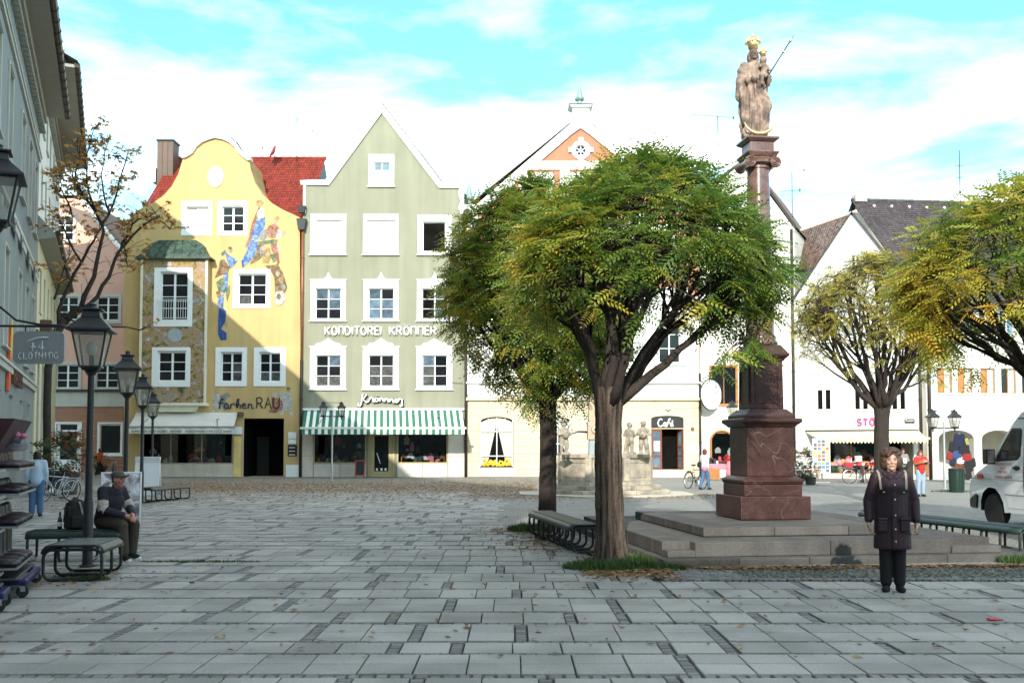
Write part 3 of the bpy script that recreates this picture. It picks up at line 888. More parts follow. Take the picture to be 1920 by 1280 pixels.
GOODS = [M('goods_'+k, c, .6, .2, 6, .15, 20, 0) for k, c in (('red', (.45,.04,.03)), ('white', (.7,.68,.62)), ('pink', (.6,.2,.25)), ('brown', (.16,.08,.04)), ('green', (.05,.16,.06)), ('dark', (.03,.03,.035)), ('cream', (.6,.5,.3)), ('orange', (.6,.2,.04)))]
showcase(H, shop_y, 1.4, 16, 3)
mb = MB(); q = px(300, 871, 436, 889); mb.box((shop_y[0]-.1, -.1, 0), (shop_y[2]+.05, -.003, shop_y[1]-.03), PLINTH); mb.build('plinth', H.root, bevel=.02)
q = px(536, 871, 564, 891); mb = MB(); mb.box((q[0], -.05, 0), (H.len-.02, -.003, q[3]), WHITE); mb.build('plinth', H.root, bevel=.01)
# doorway passage
x0, z0, x1, z1 = door_y
mb = MB()
YD = 2.9
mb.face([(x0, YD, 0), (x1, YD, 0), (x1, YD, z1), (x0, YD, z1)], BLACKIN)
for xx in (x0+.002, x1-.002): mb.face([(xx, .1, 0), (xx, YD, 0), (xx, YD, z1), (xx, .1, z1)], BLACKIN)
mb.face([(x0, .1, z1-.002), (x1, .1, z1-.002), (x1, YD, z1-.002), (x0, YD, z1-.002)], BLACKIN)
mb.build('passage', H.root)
mb = MB(); mb.box((x0+.2, 2.3, 0.03), (x0+.9, 2.38, 2.3), RUBBER); mb.box((x0+.3, 2.28, .3), (x0+.8, 2.3, 1.2), RUBBER); mb.build('door', H.root, bevel=.02)
mb = MB(); q = px(438, 818, 452, 889); mb.box((q[0], -.06, 0), (q[2], -.003, q[3]), M('pale_yellow_post', (.70, .52, .20), .8, .15, 2, .1, 20, .2)); mb.build('door_jamb', H.root, bevel=.02)
mb = MB(); q = px(437, 800, 454, 814); mb.box((q[0], -.14, q[1]), (q[2], -.003, q[3]), BOARD); mb.build('wall_box', H.root, bevel=.015)
mb = MB(); q = px(541, 810, 556, 822); mb.box((q[0], -.12, q[1]), (q[2], -.003, q[3]), BOARD); q = px(541, 823, 556, 832); mb.box((q[0], -.12, q[1]), (q[2], -.003, q[3]), BOARD); mb.build('letter_box', H.root, bevel=.01)
q = px(540, 834, 557, 855)
mb = MB(); mb.box((q[0], -.05, q[1]), (q[2], -.003, q[3]), INK); nb = mb.build('notice_board', H.root)
for k in range(3):
    mb = MB(); z = q[3]-.12-.2*k; mb.box((q[0]+.07, -.056, z-.04), (q[2]-.1, -.051, z), BOARD); mb.build('notice', nb)
x = H.len
downpipe(H, [(x-.02, -.12, H.st(563, 420)[1]), (x-.02, -.12, H.st(563, 676)[1])], .07, COPPERPIPE)
downpipe(H, [(x-.02, -.12, H.st(563, 676)[1]-.005), (x-.02, -.12, 0.02)], .085, DARKPIPE)
for (a, b_, c, d) in ((558, 387, 574, 400), (557, 411, 575, 432)):
    q = px(a, b_, c, d, -.15); mb = MB(); mb.taper(((q[0]+q[2])/2, -.2), ((q[2]-q[0])*.32, .14), ((q[2]-q[0])*.5, .2), q[1], q[3], IRON); mb.build('rain_hopper', H.root, bevel=.01)
# dish and aerials on the roof
d0 = at(514, 287, YF+5)
t = thing('satellite_dish', 'small red satellite dish on the red tiled roof', 'satellite dish', d0 - Vector((0, 0, .9)))
mb = MB(); mb.tube([(0, .1, 0), (0, .1, 1.0)], .025, 6, IRON); mb.build('mast', t)
DISH = M('red_dish', (.28, .04, .05), .5, .1, 5, .05, 20, 0)
mb = MB(); mb.lathe([(.02, .0), (.2, .03), (.36, .10), (.44, .18), (.43, .185), (.35, .115), (.2, .045), (.01, .015)], 24, DISH)
o = mb.build('dish', t, smooth=True); o.rotation_euler = (R(68), 0, R(-62)); o.location = (.05, .0, .95)
mb = MB(); mb.tube([(0, 0, .75), (-.62, -.3, 1.1)], .018, 6, IRON); mb.ell((-.64, -.31, 1.12), (.07, .05, .07), IRON, 8, 6); mb.build('feed_arm', t)
p = at(556, 307, YF+5.6); antenna(p - Vector((0, 0, .3)), at(556, 222, YF+5.6).z - p.z + .35, [(2.45, 2.7, 14, .62, .06), (1.7, .5, 3, .5, 0), (1.95, .4, 3, .5, 0)], 'tall roof aerial on the red tiled roof beside the green gable')
# ---- green pastry shop ---------------------------------------------------------------
GREEN = M('sage_green_render', (0.255, 0.250, 0.180), 0.92, 0.06, 0.8, 0.11, 42, 0.6, bscale=50, streak=0.11)
MARBLE = M('pale_pink_stone', (0.60, 0.53, 0.45), 0.45, 0.1, 1.6, 0.1, 18, 0.08, objr=.06)
STRIPEG = M('awning_green', (0.035, 0.16, 0.09), 0.9, 0.08, 2, 0.05, 30, 0.1)
STRIPEW = M('awning_white', (0.76, 0.78, 0.74), 0.9, 0.05, 2, 0.04, 30, 0.1)
BRASS = M('brass_frame', (0.52, 0.42, 0.22), 0.35, 0.1, 4, 0.05, 30, 0.05, metal=.5)
hg = House('green_house', 'sage green shop house with steep pointed gable, white window surrounds and striped awning', (gx(565.5, YF), YF), (gx(872, YF), YF))
H = hg
holes_ = []
for k, (a, b_) in enumerate([((593, 413, 641, 474), (582, 401, 649, 477)), ((688, 413, 741, 474), (681, 401, 747, 477)), ((792, 416, 836, 472), (783, 403, 847, 477))]):
    m = [[BLIND], [BLIND], [BLACKIN]][k]
    window(H, px(*a), 1 if k == 2 else 2, 1 if k == 2 else 3, px(*b_), None, True, mats=m, lab='open window, its dark room painted as a black pane' if k == 2 else None, yrec=.1, sw=.06)
for k, x in enumerate((615.5, 714.5, 815)):
    sky = [SKYPANE, SKYPANE, SKYPANE, SKYPANE, SKYPANE, GLASS]
    m = [[GLASS, GLASS, GLASS, SKYPANE, SKYPANE, SKYPANE], sky, [BLACKIN, SKYPANE, BLACKIN, GLASS, BLACKIN, SKYPANE]][k]
    window(H, px(x-24, 541, x+24, 598), 2, 3, px(x-33, 525, x+33, 601), 'peak', True, mats=m)
    m = [[DIMC, DIMC, GLASS, GLASS, GLASS, SKYPANE], [DIMC, DIMC, DIMC, DIMC, GLASS, GLASS], [DIMC, GLASS, DIMC, GLASS, SKYPANE, GLASS]][k]
    window(H, px(x-23.5, 666, x+23.5, 724), 2, 3, px(x-34, 650, x+33, 729), 'ped', True, mats=m)
window(H, px(701, 305, 731, 346), 2, 3, px(691, 290, 739, 349), None, True, mats=[BLIND, BLIND, BLIND, BLIND, SKYPANE, SKYPANE], yrec=.08, bar=.02)
shops = [px(588, 813, 686, 868), px(745, 813, 839, 868)]
door_g = px(695, 813, 735, 887)
for s in shops: H.hole(s)
H.hole((door_g[0], .06, door_g[2], door_g[3]))
H.wall([(565.5, 893), (568, 345), (614, 345), (716, 203), (826, 349), (869, 349), (872, 897)], GREEN, 10.0, reveal=WPAINT)
# white coping along the gable
out_ = [(563, 339), (611, 337.5), (716, 195), (829, 343), (872, 344)]
inn_ = [(565, 347), (617, 348), (716, 213), (823, 353), (870, 353)]
mb = MB(); mb.prism(H.poly(out_) + H.poly(inn_)[::-1], -.12, .35, WHITE); mb.build('coping', H.root, bevel=.02)
mb = MB(); c = H.poly([(x, y-1.5) for x, y in out_])
for a, b_ in zip(c[:-1], c[1:]): mb.tube([(a[0], .1, a[1]), (b_[0], .1, b_[1])], .05, 4, DARKPIPE)
mb.build('coping_flashing', H.root)
mb = MB()
mb.box((-.06, -.1, H.st(568, 400)[1]), (.1, .2, H.st(568, 347)[1]-.002), WHITE)
r0 = H.poly([(861, 353), (870, 353), (870.5, 402), (864, 402), (860, 390), (864, 378), (860, 365)]); mb.prism(r0, -.1, .2, WHITE)
mb.build('corner_strip', H.root, bevel=.02)
mb = MB(); a = H.st(614, 345); t_ = H.st(716, 203); b_ = H.st(826, 349)
mb.add([(a[0], .3, a[1]), (t_[0], .3, t_[1]), (b_[0], .3, b_[1]), (a[0], 10.3, a[1]), (t_[0], 10.3, t_[1]), (b_[0], 10.3, b_[1])], [(0,1,4,3), (1,2,5,4)], BROWNMETAL)
mb.build('roof', H.root)
SIGNW = M('sign_white', (.80, .80, .77), .5, .03, 5, 0, 10, 0)
r_ = px(610, 613, 714.5, 628); stroke_text('KONDITOREI', SIGNW, H.root, r_[0], r_[2], -.09, r_[1], r_[3]-r_[1], .052)
r_ = px(731, 613, 818, 628); stroke_text('KRÖNNER', SIGNW, H.root, r_[0], r_[2], -.09, r_[1], r_[3]-r_[1], .052)
r_ = px(671, 737, 756, 762); w_, h_ = r_[2]-r_[0], r_[3]-r_[1]
sc = [[(.03,.25),(.01,.05),(.05,.0),(.085,.2),(.105,.7),(.12,.95)], [(.20,.9),(.12,.52),(.20,.3),(.25,.38)], [(.25,.38),(.29,.68),(.31,.62),(.345,.62),(.335,.40),(.36,.34),(.385,.44)], arc(.42,.50,.035,.13,90,450,10)+[(.455,.60),(.49,.62)], [(.405,.80),(.407,.82)], [(.44,.80),(.442,.82)],
      [(.49,.62),(.495,.36)], [(.50,.5),(.535,.64),(.555,.56),(.56,.40),(.58,.36),(.60,.60)], [(.60,.60),(.603,.34)], [(.61,.48),(.645,.60),(.665,.52),(.67,.36),(.69,.33),(.715,.58)], [(.712,.58),(.715,.32)], [(.72,.45),(.755,.56),(.775,.48),(.78,.34),(.80,.30),(.82,.38)], [(.82,.38),(.87,.47)]+arc(.855,.42,.025,.12,40,310,9)+[(.90,.36)], [(.90,.36),(.925,.62),(.94,.54),(.985,.52),(.975,.30),(.99,.05),(.95,.0),(.94,.12)]]
CHROME = M('sign_pale_metal', (.74, .73, .70), .4, .05, 5, 0, 10, 0, metal=.2)
for st in sc:
    stroke_obj([[(p[0]*w_/h_, p[1]) for p in st]], INK, H.root, r_[0]+.03, -.05, r_[1]-.035, h_, 1, .075, name='letter_back')
    stroke_obj([[(p[0]*w_/h_, p[1]) for p in st]], CHROME, H.root, r_[0], -.16, r_[1], h_, 1, .05)
AP = 2.2
tl, tr = H.st(571, 769), H.st(866, 769); bl, br = H.st(566, 802, -AP), H.st(871, 802, -AP)
awning(H, tl, tr, bl, br, AP, [STRIPEG, STRIPEW], .30, stripes=50, bar=CREAMTRIM, label='green and white striped awning')
mb = MB(); q = H.poly([(566, 766), (872, 766)]); mb.box((.05, -.12, tl[1]), (H.len-.05, -.003, tl[1]+.12), WHITE); mb.build('awning_case', H.root)
for i, s in enumerate(shops): showcase(H, s, 1.2, 26, 20+i, nx=1, frame=BRASS)
# stone cladding slabs below and beside the shop windows
def clad(a, b_, c, d):
    q = px(a, b_, c, d); mb = MB(); mb.box((q[0]+.006, -.035, max(0, q[1])), (q[2]-.006, -.003, q[3]), MARBLE); mb.build('cladding_slab', H.root, bevel=.008, seg=1)
for (a, c) in ((588, 637), (637.5, 686), (745, 792), (792.5, 839)): clad(a, 869.5, c, 896)
for (a, c) in ((566, 587), (840, 871)): clad(a, 813, c, 854); clad(a, 854.5, c, 896)
x0, z0, x1, z1 = door_g; z0 = .06
mb = MB(); mb.box((x0, -.1, 0), (x1, .15, .07), BRASS)
mb.box((x0, .02, .072), (x0+.2, .14, z1), BRASS); mb.box((x1-.2, .02, .072), (x1, .14, z1), BRASS); mb.box((x0+.2, .03, .072), (x1-.2, .13, .32), BRASS); mb.box((x0+.2, .03, z1-.1), (x1-.2, .13, z1), BRASS)
dr = mb.build('shop_door', H.root, bevel=.01)
pane(dr, x0+.2, .32, x1-.2, z1-.1, .08, GLASS)
mb = MB(); mb.tube([(x0+.35, -.02, 1.35), (x0+.55, -.02, .75)], .022, 8, STEEL); mb.build('handle', dr)
for (dx, w_) in ((.3, .1), (.55, .12), (.78, .12)):
    mb = MB(); mb.box((x0+dx, .062, .36), (x0+dx+w_, .068, .50), BOARD); mb.build('sticker', dr)
for xx in (x0-.13, x1+.03):
    mb = MB(); mb.box((xx, -.02, 0.01), (xx+.1, .06, z1), BRASS); mb.build('door_jamb', H.root)
x = H.len
downpipe(H, [(x+.05, -.13, H.st(872, 560)[1]), (x+.05, -.13, 0.02)], .085, DARKPIPE)
downpipe(H, [(x-.02, -.05, H.st(872, 365)[1]), (x+.1, -.12, H.st(872, 385)[1]), (x+.05, -.13, H.st(872, 405)[1])], .06, IRON)
q = px(867, 392, 880, 420, -.15); mb = MB(); mb.ell(((q[0]+q[2])/2, -.2, (q[1]+q[3])/2), ((q[2]-q[0])/2, .18, (q[3]-q[1])/2), IRON); mb.build('rain_hopper', H.root, smooth=True)
mb = MB(); a = H.st(843, 716); b_ = H.st(868, 718); mb.tube([(a[0], -.05, a[1]), ((a[0]+b_[0])/2, -.1, a[1]-.06), (b_[0], -.1, b_[1])], .012, 4, IRON); mb.build('bracket', H.root)
p = at(672, 262, YF+6); antenna(p - Vector((0, 0, .5)), .9 + at(672, 240, YF+6).z - p.z, [(1.2, 1.0, 5, .7, .12)], 'small aerial peeping over the green gable on its left slope')

# ---- peach town museum ---------------------------------------------------------------
PEACH = M('peach_render', (0.43, 0.175, 0.105), 0.9, 0.05, 1.0, 0.05, 40, 0.3, streak=.03)
BEIGE = M('beige_stone_render', (0.60, 0.50, 0.34), 0.88, 0.08, 1.3, 0.09, 30, 0.4, streak=.04)
VERD = M('verdigris_metal', (0.22, 0.30, 0.27), .6, .2, 3, .1, 20, .1)
REDWOOD = M('red_brown_wood', (0.16, 0.045, 0.02), .5, .2, 3, .1, 20, .15, streak=.1)
hp = House('peach_house', 'large peach and white gabled house with cafe door and obelisk finials, behind the big tree', (gx(873, YF), YF), (gx(1313, YF), YF))
H = hp
arch = lambda r, hh, n=10: [(r[0], r[1]), (r[2], r[1]), (r[2], r[3]-hh)] + [((r[0]+r[2])/2 + (r[2]-r[0])/2*math.cos(PI*i/n), r[3]-hh+hh*math.sin(PI*i/n)) for i in range(1, n)] + [(r[0], r[3]-hh)]
aw1 = px(899.5, 781, 963, 876); aw2 = px(1020, 781, 1071, 853)
cafe = px(1221, 779, 1282, 880)
aw1, aw2, cafe = [(q[0], max(.03, q[1]), q[2], q[3]) for q in (aw1, aw2, cafe)]
for r_, hh in ((aw1, .3), (aw2, .3), (cafe, .16)): H.holes.append(arch(r_, hh))
oc = px(1080, 272, 1098, 292); ocx, ocz, ocr = (oc[0]+oc[2])/2, (oc[1]+oc[3])/2, (oc[3]-oc[1])/2
H.holes.append(arc(ocx, ocz, ocr, ocr, 0, 345, 23))
for (a, b_, c, d) in ((1005, 334, 1030, 370), (1075, 334, 1100, 370), (925, 450, 960, 510), (1000, 450, 1035, 510), (1075, 450, 1110, 510), (1150, 450, 1185, 510), (1225, 450, 1260, 510), (925, 600, 965, 680), (1000, 600, 1040, 680), (1075, 600, 1115, 680), (1150, 600, 1190, 680), (1235, 600, 1275, 680)):
    window(H, px(a, b_, c, d), 2, 3, px(a-8, b_-10, c+8, d+3))
H.wall([(873, 897), (873, 740), (873, 392), (893, 386), (1071, 232), (1107, 232), (1290, 392), (1313, 392), (1313, 899)], PEACH, 12.0, reveal=WHITE)
# white second storey and beige ground-floor render over the brick wall
def render_sheet(z0, z1, m, d, nm):
    x0_, x1_ = .02, H.len-.02
    hs = [h_ for h_ in H.holes if all(z0 < p_[1] < z1 for p_ in h_)]
    s_ = MB(); s_.prism([(x0_, z0), (x1_, z0), (x1_, z1), (x0_, z1)], -d, -.003, m, hs, rev_d=d-.004, back=False); s_.build(nm, H.root)
render_sheet(0.0, H.st(1090, 717)[1], BEIGE, .03, 'ground_floor_render')
render_sheet(H.st(1090, 715)[1], H.st(1090, 557)[1], WHITE, .02, 'white_render')
# white bands, pilasters and raking cornice
mb = MB()
q = H.poly
mb.prism(q([(876, 392), (893, 385), (1070, 233), (1086, 226), (1108, 233), (1291, 390), (1311, 392), (1289, 406), (1107, 254), (1088, 241), (1070, 254), (896, 405), (897, 740), (874, 740)]), -.14, .01, WHITE)
mb.build('gable_band', H.root, bevel=.02)
mb = MB(); a = H.rect(989, 303, 1188, 319); mb.box((a[0], -.1, a[1]), (a[2], -.003, a[3]), WHITE)
for (l_, r2) in ((973, 990), (1050, 1068), (1126, 1144), (1190, 1206)):
    a = H.rect(l_, 320, r2, 420); mb.box((a[0], -.098, a[1]), (a[2], -.003, a[3]), WHITE)
a = H.rect(897, 540, 1290, 556); mb.box((a[0], -.1, a[1]), (a[2], -.003, a[3]), WHITE)
a = H.rect(897, 420, 1290, 434); mb.box((a[0], -.101, a[1]), (a[2], -.003, a[3]), WHITE)
mb.build('white_band', H.root, bevel=.015)
for (t0_, t1_, pr) in ((716, 719.5, .25), (719.7, 745, .06), (745.2, 751, .22)):
    a = H.rect(874, t0_, 1312, t1_); mb = MB(); mb.box((a[0], -pr, a[1]), (a[2], -.003, a[3]), WHITE if t0_ < 740 else BEIGE); mb.build('cornice', H.root, bevel=.02)
# raking roof edge
mb = MB()
for (a, b_) in (((868, 393), (1070, 230)), ((1108, 230), (1294, 392))):
    A_, B_ = H.st(*a), H.st(*b_); mb.tube([(A_[0], 0, A_[1]), (B_[0], 0, B_[1])], .035, 5, DARKPIPE)
    mb.add([(A_[0], .1, A_[1]+.03), (B_[0], .1, B_[1]+.03), (B_[0], 12, B_[1]+.03), (A_[0], 12, A_[1]+.03)], [(0,1,2,3)], BROWNMETAL)
mb.build('roof', H.root)
# pedestal with obelisk on the gable top, another on the left shoulder
def obelisk(h, a, name='obelisk'):
    x0, z0, x1, z1 = a; cx = (x0+x1)/2; w = (x1-x0)/2; hh = z1-z0; cy = .25
    mb = MB()
    mb.lathe([(w*1.0, 0), (w*1.0, hh*.06), (w*.5, hh*.12), (w*.55, hh*.2), (w*.95, hh*.27), (w*1.05, hh*.34), (w*.95, hh*.38), (w*.75, hh*.40), (w*.08, hh), (.01, hh)], 8, VERD, (cx, cy, z0), PI/8)
    return mb.build(name, h.root)
a = H.rect(1071, 199, 1107, 236); mb = MB(); mb.box((a[0]+.06, -.05, a[1]-.2), (a[2]-.06, .7, a[3]-.12), WHITE); mb.taper(((a[0]+a[2])/2, .33), ((a[2]-a[0])/2, .5), ((a[2]-a[0])/2+.12, .62), a[3]-.12, a[3], WHITE); mb.box((a[0]-.14, -.3, a[3]+.001), (a[2]+.14, .96, a[3]+.06), DARKPIPE); mb.build('gable_pedestal', H.root, bevel=.015)
obelisk(H, H.rect(1078, 155, 1096.5, 196.5)); 
a = H.rect(869, 385, 893, 400); mb = MB(); mb.box((a[0], -.2, a[1]-.6), (a[2], .5, a[3]), WHITE); mb.build('shoulder_block', H.root, bevel=.02)
obelisk(H, H.rect(870, 338, 889, 385))
# round attic window
mb = MB(); mb.prism(arc(ocx, ocz, ocr*1.75, ocr*1.75, 0, 350, 35), -.09, -.002, WHITE, [arc(ocx, ocz, ocr, ocr, 0, 345, 23)], rev_d=.085, back=False)
for an in (0, 90, 180, 270):
    mb.box((ocx+ocr*1.85*math.cos(R(an))-.14, -.13, ocz+ocr*1.85*math.sin(R(an))-.14), (ocx+ocr*1.85*math.cos(R(an))+.14, -.004, ocz+ocr*1.85*math.sin(R(an))+.14), WHITE)
ow = mb.build('round_window', H.root, bevel=.01)
mb = MB()
for k in range(6):
    an = R(30+60*k); mb.tube([(ocx, .08, ocz), (ocx+ocr*math.cos(an), .08, ocz+ocr*math.sin(an))], .03, 5, WPAINT)
mb.tube([(ocx+ocr*.95*math.cos(R(a)), .08, ocz+ocr*.95*math.sin(R(a))) for a in range(0, 360, 20)], .03, 5, WPAINT, closed=True)
mb.tube([(ocx+ocr*.3*math.cos(R(a)), .08, ocz+ocr*.3*math.sin(R(a))) for a in range(0, 360, 40)], .025, 5, WPAINT, closed=True)
mb.build('glazing_bar', ow)
mb = MB(); mb.prism(arc(ocx, ocz, ocr, ocr, 0, 345, 23), .11, .13, GLASS); mb.build('pane', ow)
# rusticated ground floor: courses of dressed blocks around the openings
base_top = H.st(900, 751)[1]
rows_z = [0.0] + [base_top*k/10 for k in range(1, 11)]
ops = [(aw1[0], aw1[2], .02, aw1[3]), (aw2[0], aw2[2], .02, aw2[3]), (cafe[0]-.02, cafe[2]+.02, 0, cafe[3])]
for i in range(10):
    z0, z1 = rows_z[i]+.012, rows_z[i+1]-.012
    blocked = sorted([(a-.02, b_+.02) for (a, b_, lo, hi) in ops if z1 > lo and z0 < hi])
    x = 0.14; segs = []
    for (a, b_) in blocked:
        segs.append((x, a)); x = b_
    segs.append((x, H.len-.05))
    for (a, b_) in segs:
        n_ = max(1, round((b_-a)/1.35))
        cuts = [a] + [a+(b_-a)*(k+(.0 if n_ == 1 else (.12 if (i+k) % 2 else -.12)))/n_ for k in range(1, n_)] + [b_]
        for k in range(n_):
            mb = MB(); mb.box((cuts[k]+.008, -.06-rnd.random()*.008, z0), (cuts[k+1]-.008, -.003, z1), BEIGE); mb.build('stone_block', H.root, bevel=.012, seg=1)
# arched windows with net curtains, one with yellow flowers
def arched(r_, hh, flowers):
    x0, z0, x1, z1 = r_
    mb = MB()
    for x in (x0+.02, x1-.08, (x0+x1)/2-.02): mb.box((x, .05, z0), (x+.05, .12, z1-.05), WPAINT)
    for z in (z0+.62, z1-.85): mb.box((x0+.07, .055, z), (x1-.08, .115, z+.05), WPAINT)
    for f in (.25, .75): mb.box((x0+(x1-x0)*f-.012, .06, z1-.8), (x0+(x1-x0)*f+.012, .11, z1-.06), WPAINT)
    mb.box((x0, .02, z0), (x1, .13, z0+.06), DARKPIPE)
    w = mb.build('arched_window', H.root)
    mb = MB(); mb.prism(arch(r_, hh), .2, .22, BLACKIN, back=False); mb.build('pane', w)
    for sgn in (-1, 1):
        cb_ = MB(); n_ = 12; mid = (x0+x1)/2
        for i in range(n_):
            for k in range(10):
                def P(i, k):
                    t = i/n_; zt = z1-.05 - hh*(abs(t-1)**2)*.0; z = z0+.1 + (zt-z0-.1)*k/10
                    inner = .02 + .62*(max(0, 1-(k/8.5))**1.0)*0.95 if k < 8.5 else .02
                    wd = (x1-x0)/2-.06
                    xin = wd*inner
                    xx = wd - (wd-xin)*(1-t)**1.0 if True else 0
                    xq = xin + (wd-xin)*t
                    return (mid + sgn*xq, .15 + .015*math.sin(t*38), z if k < 10 else z - hh*(xq/wd)**2*.9)
                cb_.face([P(i, k), P(i+1, k), P(i+1, k+1), P(i, k+1)], CURTAIN)
        cb_.build('net_curtain', w, smooth=True)
    if flowers:
        fb = MB(); rr = random.Random(5)
        for k in range(60): fb.ell((rr.uniform(x0+.2, x1-.2), .08+rr.uniform(-.03, .03), z0+.12+rr.random()**2*.35), (.08, .05, .07), FLOWERY, 6, 4)
        fb.build('yellow_flowers', w, smooth=True)
FLOWERY = M('yellow_flower', (.75, .48, .03), .7, .15, 8, .1, 30, .1)
arched(aw1, .3, True); arched(aw2, .3, False)
a = H.rect(898, 878, 965, 897); mb = MB(); mb.box((a[0], -.1, 0.01), (a[2], -.062, a[3]), PLINTH); mb.build('window_apron', H.root, bevel=.02)
# cafe door
x0, z0, x1, z1 = cafe
mb = MB(); mb.prism(arch(cafe, .16), .9, .95, BLACKIN)
mb.face([(x0, .16, z0), (x0, .9, z0), (x0, .9, z1), (x0, .16, z1)], BLACKIN); mb.face([(x1, .16, z0), (x1, .9, z0), (x1, .9, z1), (x1, .16, z1)], BLACKIN)
mb.face([(x0, .0, z0+.002), (x1, .0, z0+.002), (x1, .9, z0+.002), (x0, .9, z0+.002)], PLINTH)
mb.build('doorway', H.root)
zt = H.st(1250, 804)[1]
def leaf(xa, xb, y, rz, paper):
    d = MB(); w = xb-xa
    d.box((0, -.03, z0+.01), (.1, .03, zt), REDWOOD); d.box((w-.1, -.03, z0+.01), (w, .03, zt), REDWOOD)
    for za, zb in ((z0+.01, z0+.14), (z0+.72, z0+.82), (zt-1.05, zt-.95), (zt-.12, zt)): d.box((.1, -.029, za), (w-.1, .029, zb), REDWOOD)
    o = d.build('door', H.root, bevel=.008, loc=(xa, y, 0), rz=rz)
    for za, zb in ((z0+.14, z0+.72), (z0+.82, zt-1.05), (zt-.95, zt-.12)):
        pane(o, .1, za, w-.1, zb, .01, SKYPANE if za > zt-1.5 or za < z0+.3 else REDWOOD)
    if paper: q = MB(); q.box((.14, -.04, z0+1.05), (w-.12, -.032, z0+1.6), BOARD); q.build('notice', o)
leaf(x0+.02, x0+.62, .12, 0, True); leaf(x1-.02, x1+.5, .14, R(115), False)
mb = MB(); mb.box((x0, .04, zt), (x1, .1, zt+.06), BRASS); mb.prism([(x0, zt+.06), (x1, zt+.06), (x1, z1-.16)] + arch(cafe, .16)[3:-1] + [(x0, z1-.16)], .05, .09, INK)
sg = mb.build('cafe_sign', H.root)
r_ = H.rect(1233, 785, 1263, 800); h_ = r_[3]-r_[1]; k_ = (r_[2]-r_[0])/h_
for st in ([(.30,.85),(.22,1.0),(.1,.9),(.02,.5),(.08,.1),(.2,.05),(.32,.2)], arc(.46,.3,.09,.22,60,400,10)+[(.57,.1)], [(.55,-.05),(.66,.5),(.72,1.0),(.78,1.05),(.78,.85)], [(.56,.5),(.78,.55)], [(.80,.3),(.92,.38)]+arc(.89,.28,.08,.2,40,310,8)+[(1.0,.2)], [(.9,.62),(.96,.8)]):
    stroke_obj([[(p[0]*k_, p[1]) for p in st]], SIGNW, sg, r_[0], .035, r_[1], h_, 1, .045)
a = H.rect(1224, 881, 1281, 907, -.9)
mb = MB(); mb.box((x0-.05, -.9, .0), (x1+.05, -.062, z0-.02), PLINTH); mb.build('door_step', H.root, bevel=.02)
mb = MB(); mb.box((x0-.3, -1.5, .0), (x1-.3, -.902, .16), PLINTH); mb.build('door_step', H.root, bevel=.02)
# mask over the door, small plaques
r_ = H.rect(1247, 757, 1258, 772); cx, cz = (r_[0]+r_[2])/2, (r_[1]+r_[3])/2
fuse('stone_mask', [('e', (cx, -.1, cz), (.13, .12, .19)), ('e', (cx, -.21, cz), (.035, .05, .06)), ('e', (cx-.06, -.2, cz+.05), (.03, .03, .025)), ('e', (cx+.06, -.2, cz+.05), (.03, .03, .025)), ('e', (cx, -.19, cz-.1), (.07, .04, .025)), ('e', (cx, -.12, cz+.17), (.17, .08, .06)), ('e', (cx-.15, -.1, cz+.02), (.05, .06, .14)), ('e', (cx+.15, -.1, cz+.02), (.05, .06, .14))], .02, PLINTH, H.root, 1)
a = H.rect(1295, 801, 1301, 807); mb = MB(); mb.box((a[0], -.1, a[1]), (a[2], -.062, a[3]), REDWOOD); mb.build('plaque', H.root)
a = H.rect(1289, 836, 1310, 849); mb = MB(); mb.box((a[0], -.1, a[1]), (a[2], -.062, a[3]), BOARD); mb.build('notice_board', H.root)
downpipe(H, [(H.len, -.12, H.st(1313, 700)[1]), (H.len, -.12, .02)], .07, DARKPIPE)
# ---- white house behind the column ---------------------------------------------------
WALLW = M('white_house_render', (0.70, 0.66, 0.58), 0.9, 0.05, 1.0, 0.05, 40, 0.3, streak=.08)
WALLC = M('cool_white_render', (0.68, 0.67, 0.63), 0.9, 0.05, 1.0, 0.05, 40, 0.3, streak=.08)
OLDTILE = M('old_brown_tile', (0.12, 0.075, 0.055), 0.9, 0.2, 1.0, 0.15, 15, 0.3, isl=.4)
SLATE = M('dark_plain_tile', (0.066, 0.052, 0.054), 0.8, 0.15, 1.0, 0.12, 15, 0.3, isl=.3)
TANWOOD = M('tan_window_wood', (0.36, 0.16, 0.05), .55, .2, 3, .1, 20, .1, streak=.1)
P1 = (gx(1313.5, YF), YF); P2 = (gx(1491, 54.8), 54.8); P3 = (gx(1729, 52.4), 52.4)
hw = House('white_gabled_house', 'white gabled house with arched shop window, standing directly behind the red column', (P1[0]+.02, P1[1]), P2)
H = hw
arw = px(1333, 807, 1376, 893)
H.holes.append(arch((arw[0], .45, arw[2], arw[3]), .6))
window(H, px(1333, 688, 1380, 758), 2, 1, px(1330, 684, 1384, 762), None, False, mats=[GLASS, GLASS], frame=TANWOOD, smat=TANWOOD, mull=.04, surt=.03)
window(H, px(1341, 572, 1362, 604), 2, 2, None, None, True, mats=[GLASS]); window(H, px(1400, 572, 1421, 604), 2, 2, None, None, True, mats=[GLASS])
window(H, px(1352, 470, 1376, 510), 2, 2, None, None, True, mats=[GLASS]); window(H, px(1424, 470, 1450, 510), 2, 2, None, None, True, mats=[GLASS])
window(H, px(1352, 375, 1366, 395), 1, 1, None, None, True, mats=[SKYPANE])
H.wall([(1313.5, 897), (1313.5, 366), (1393, 304), (1406, 304), (1438, 360), (1490, 428), (1491, 899)], WALLW, 12.0)
mb = MB()
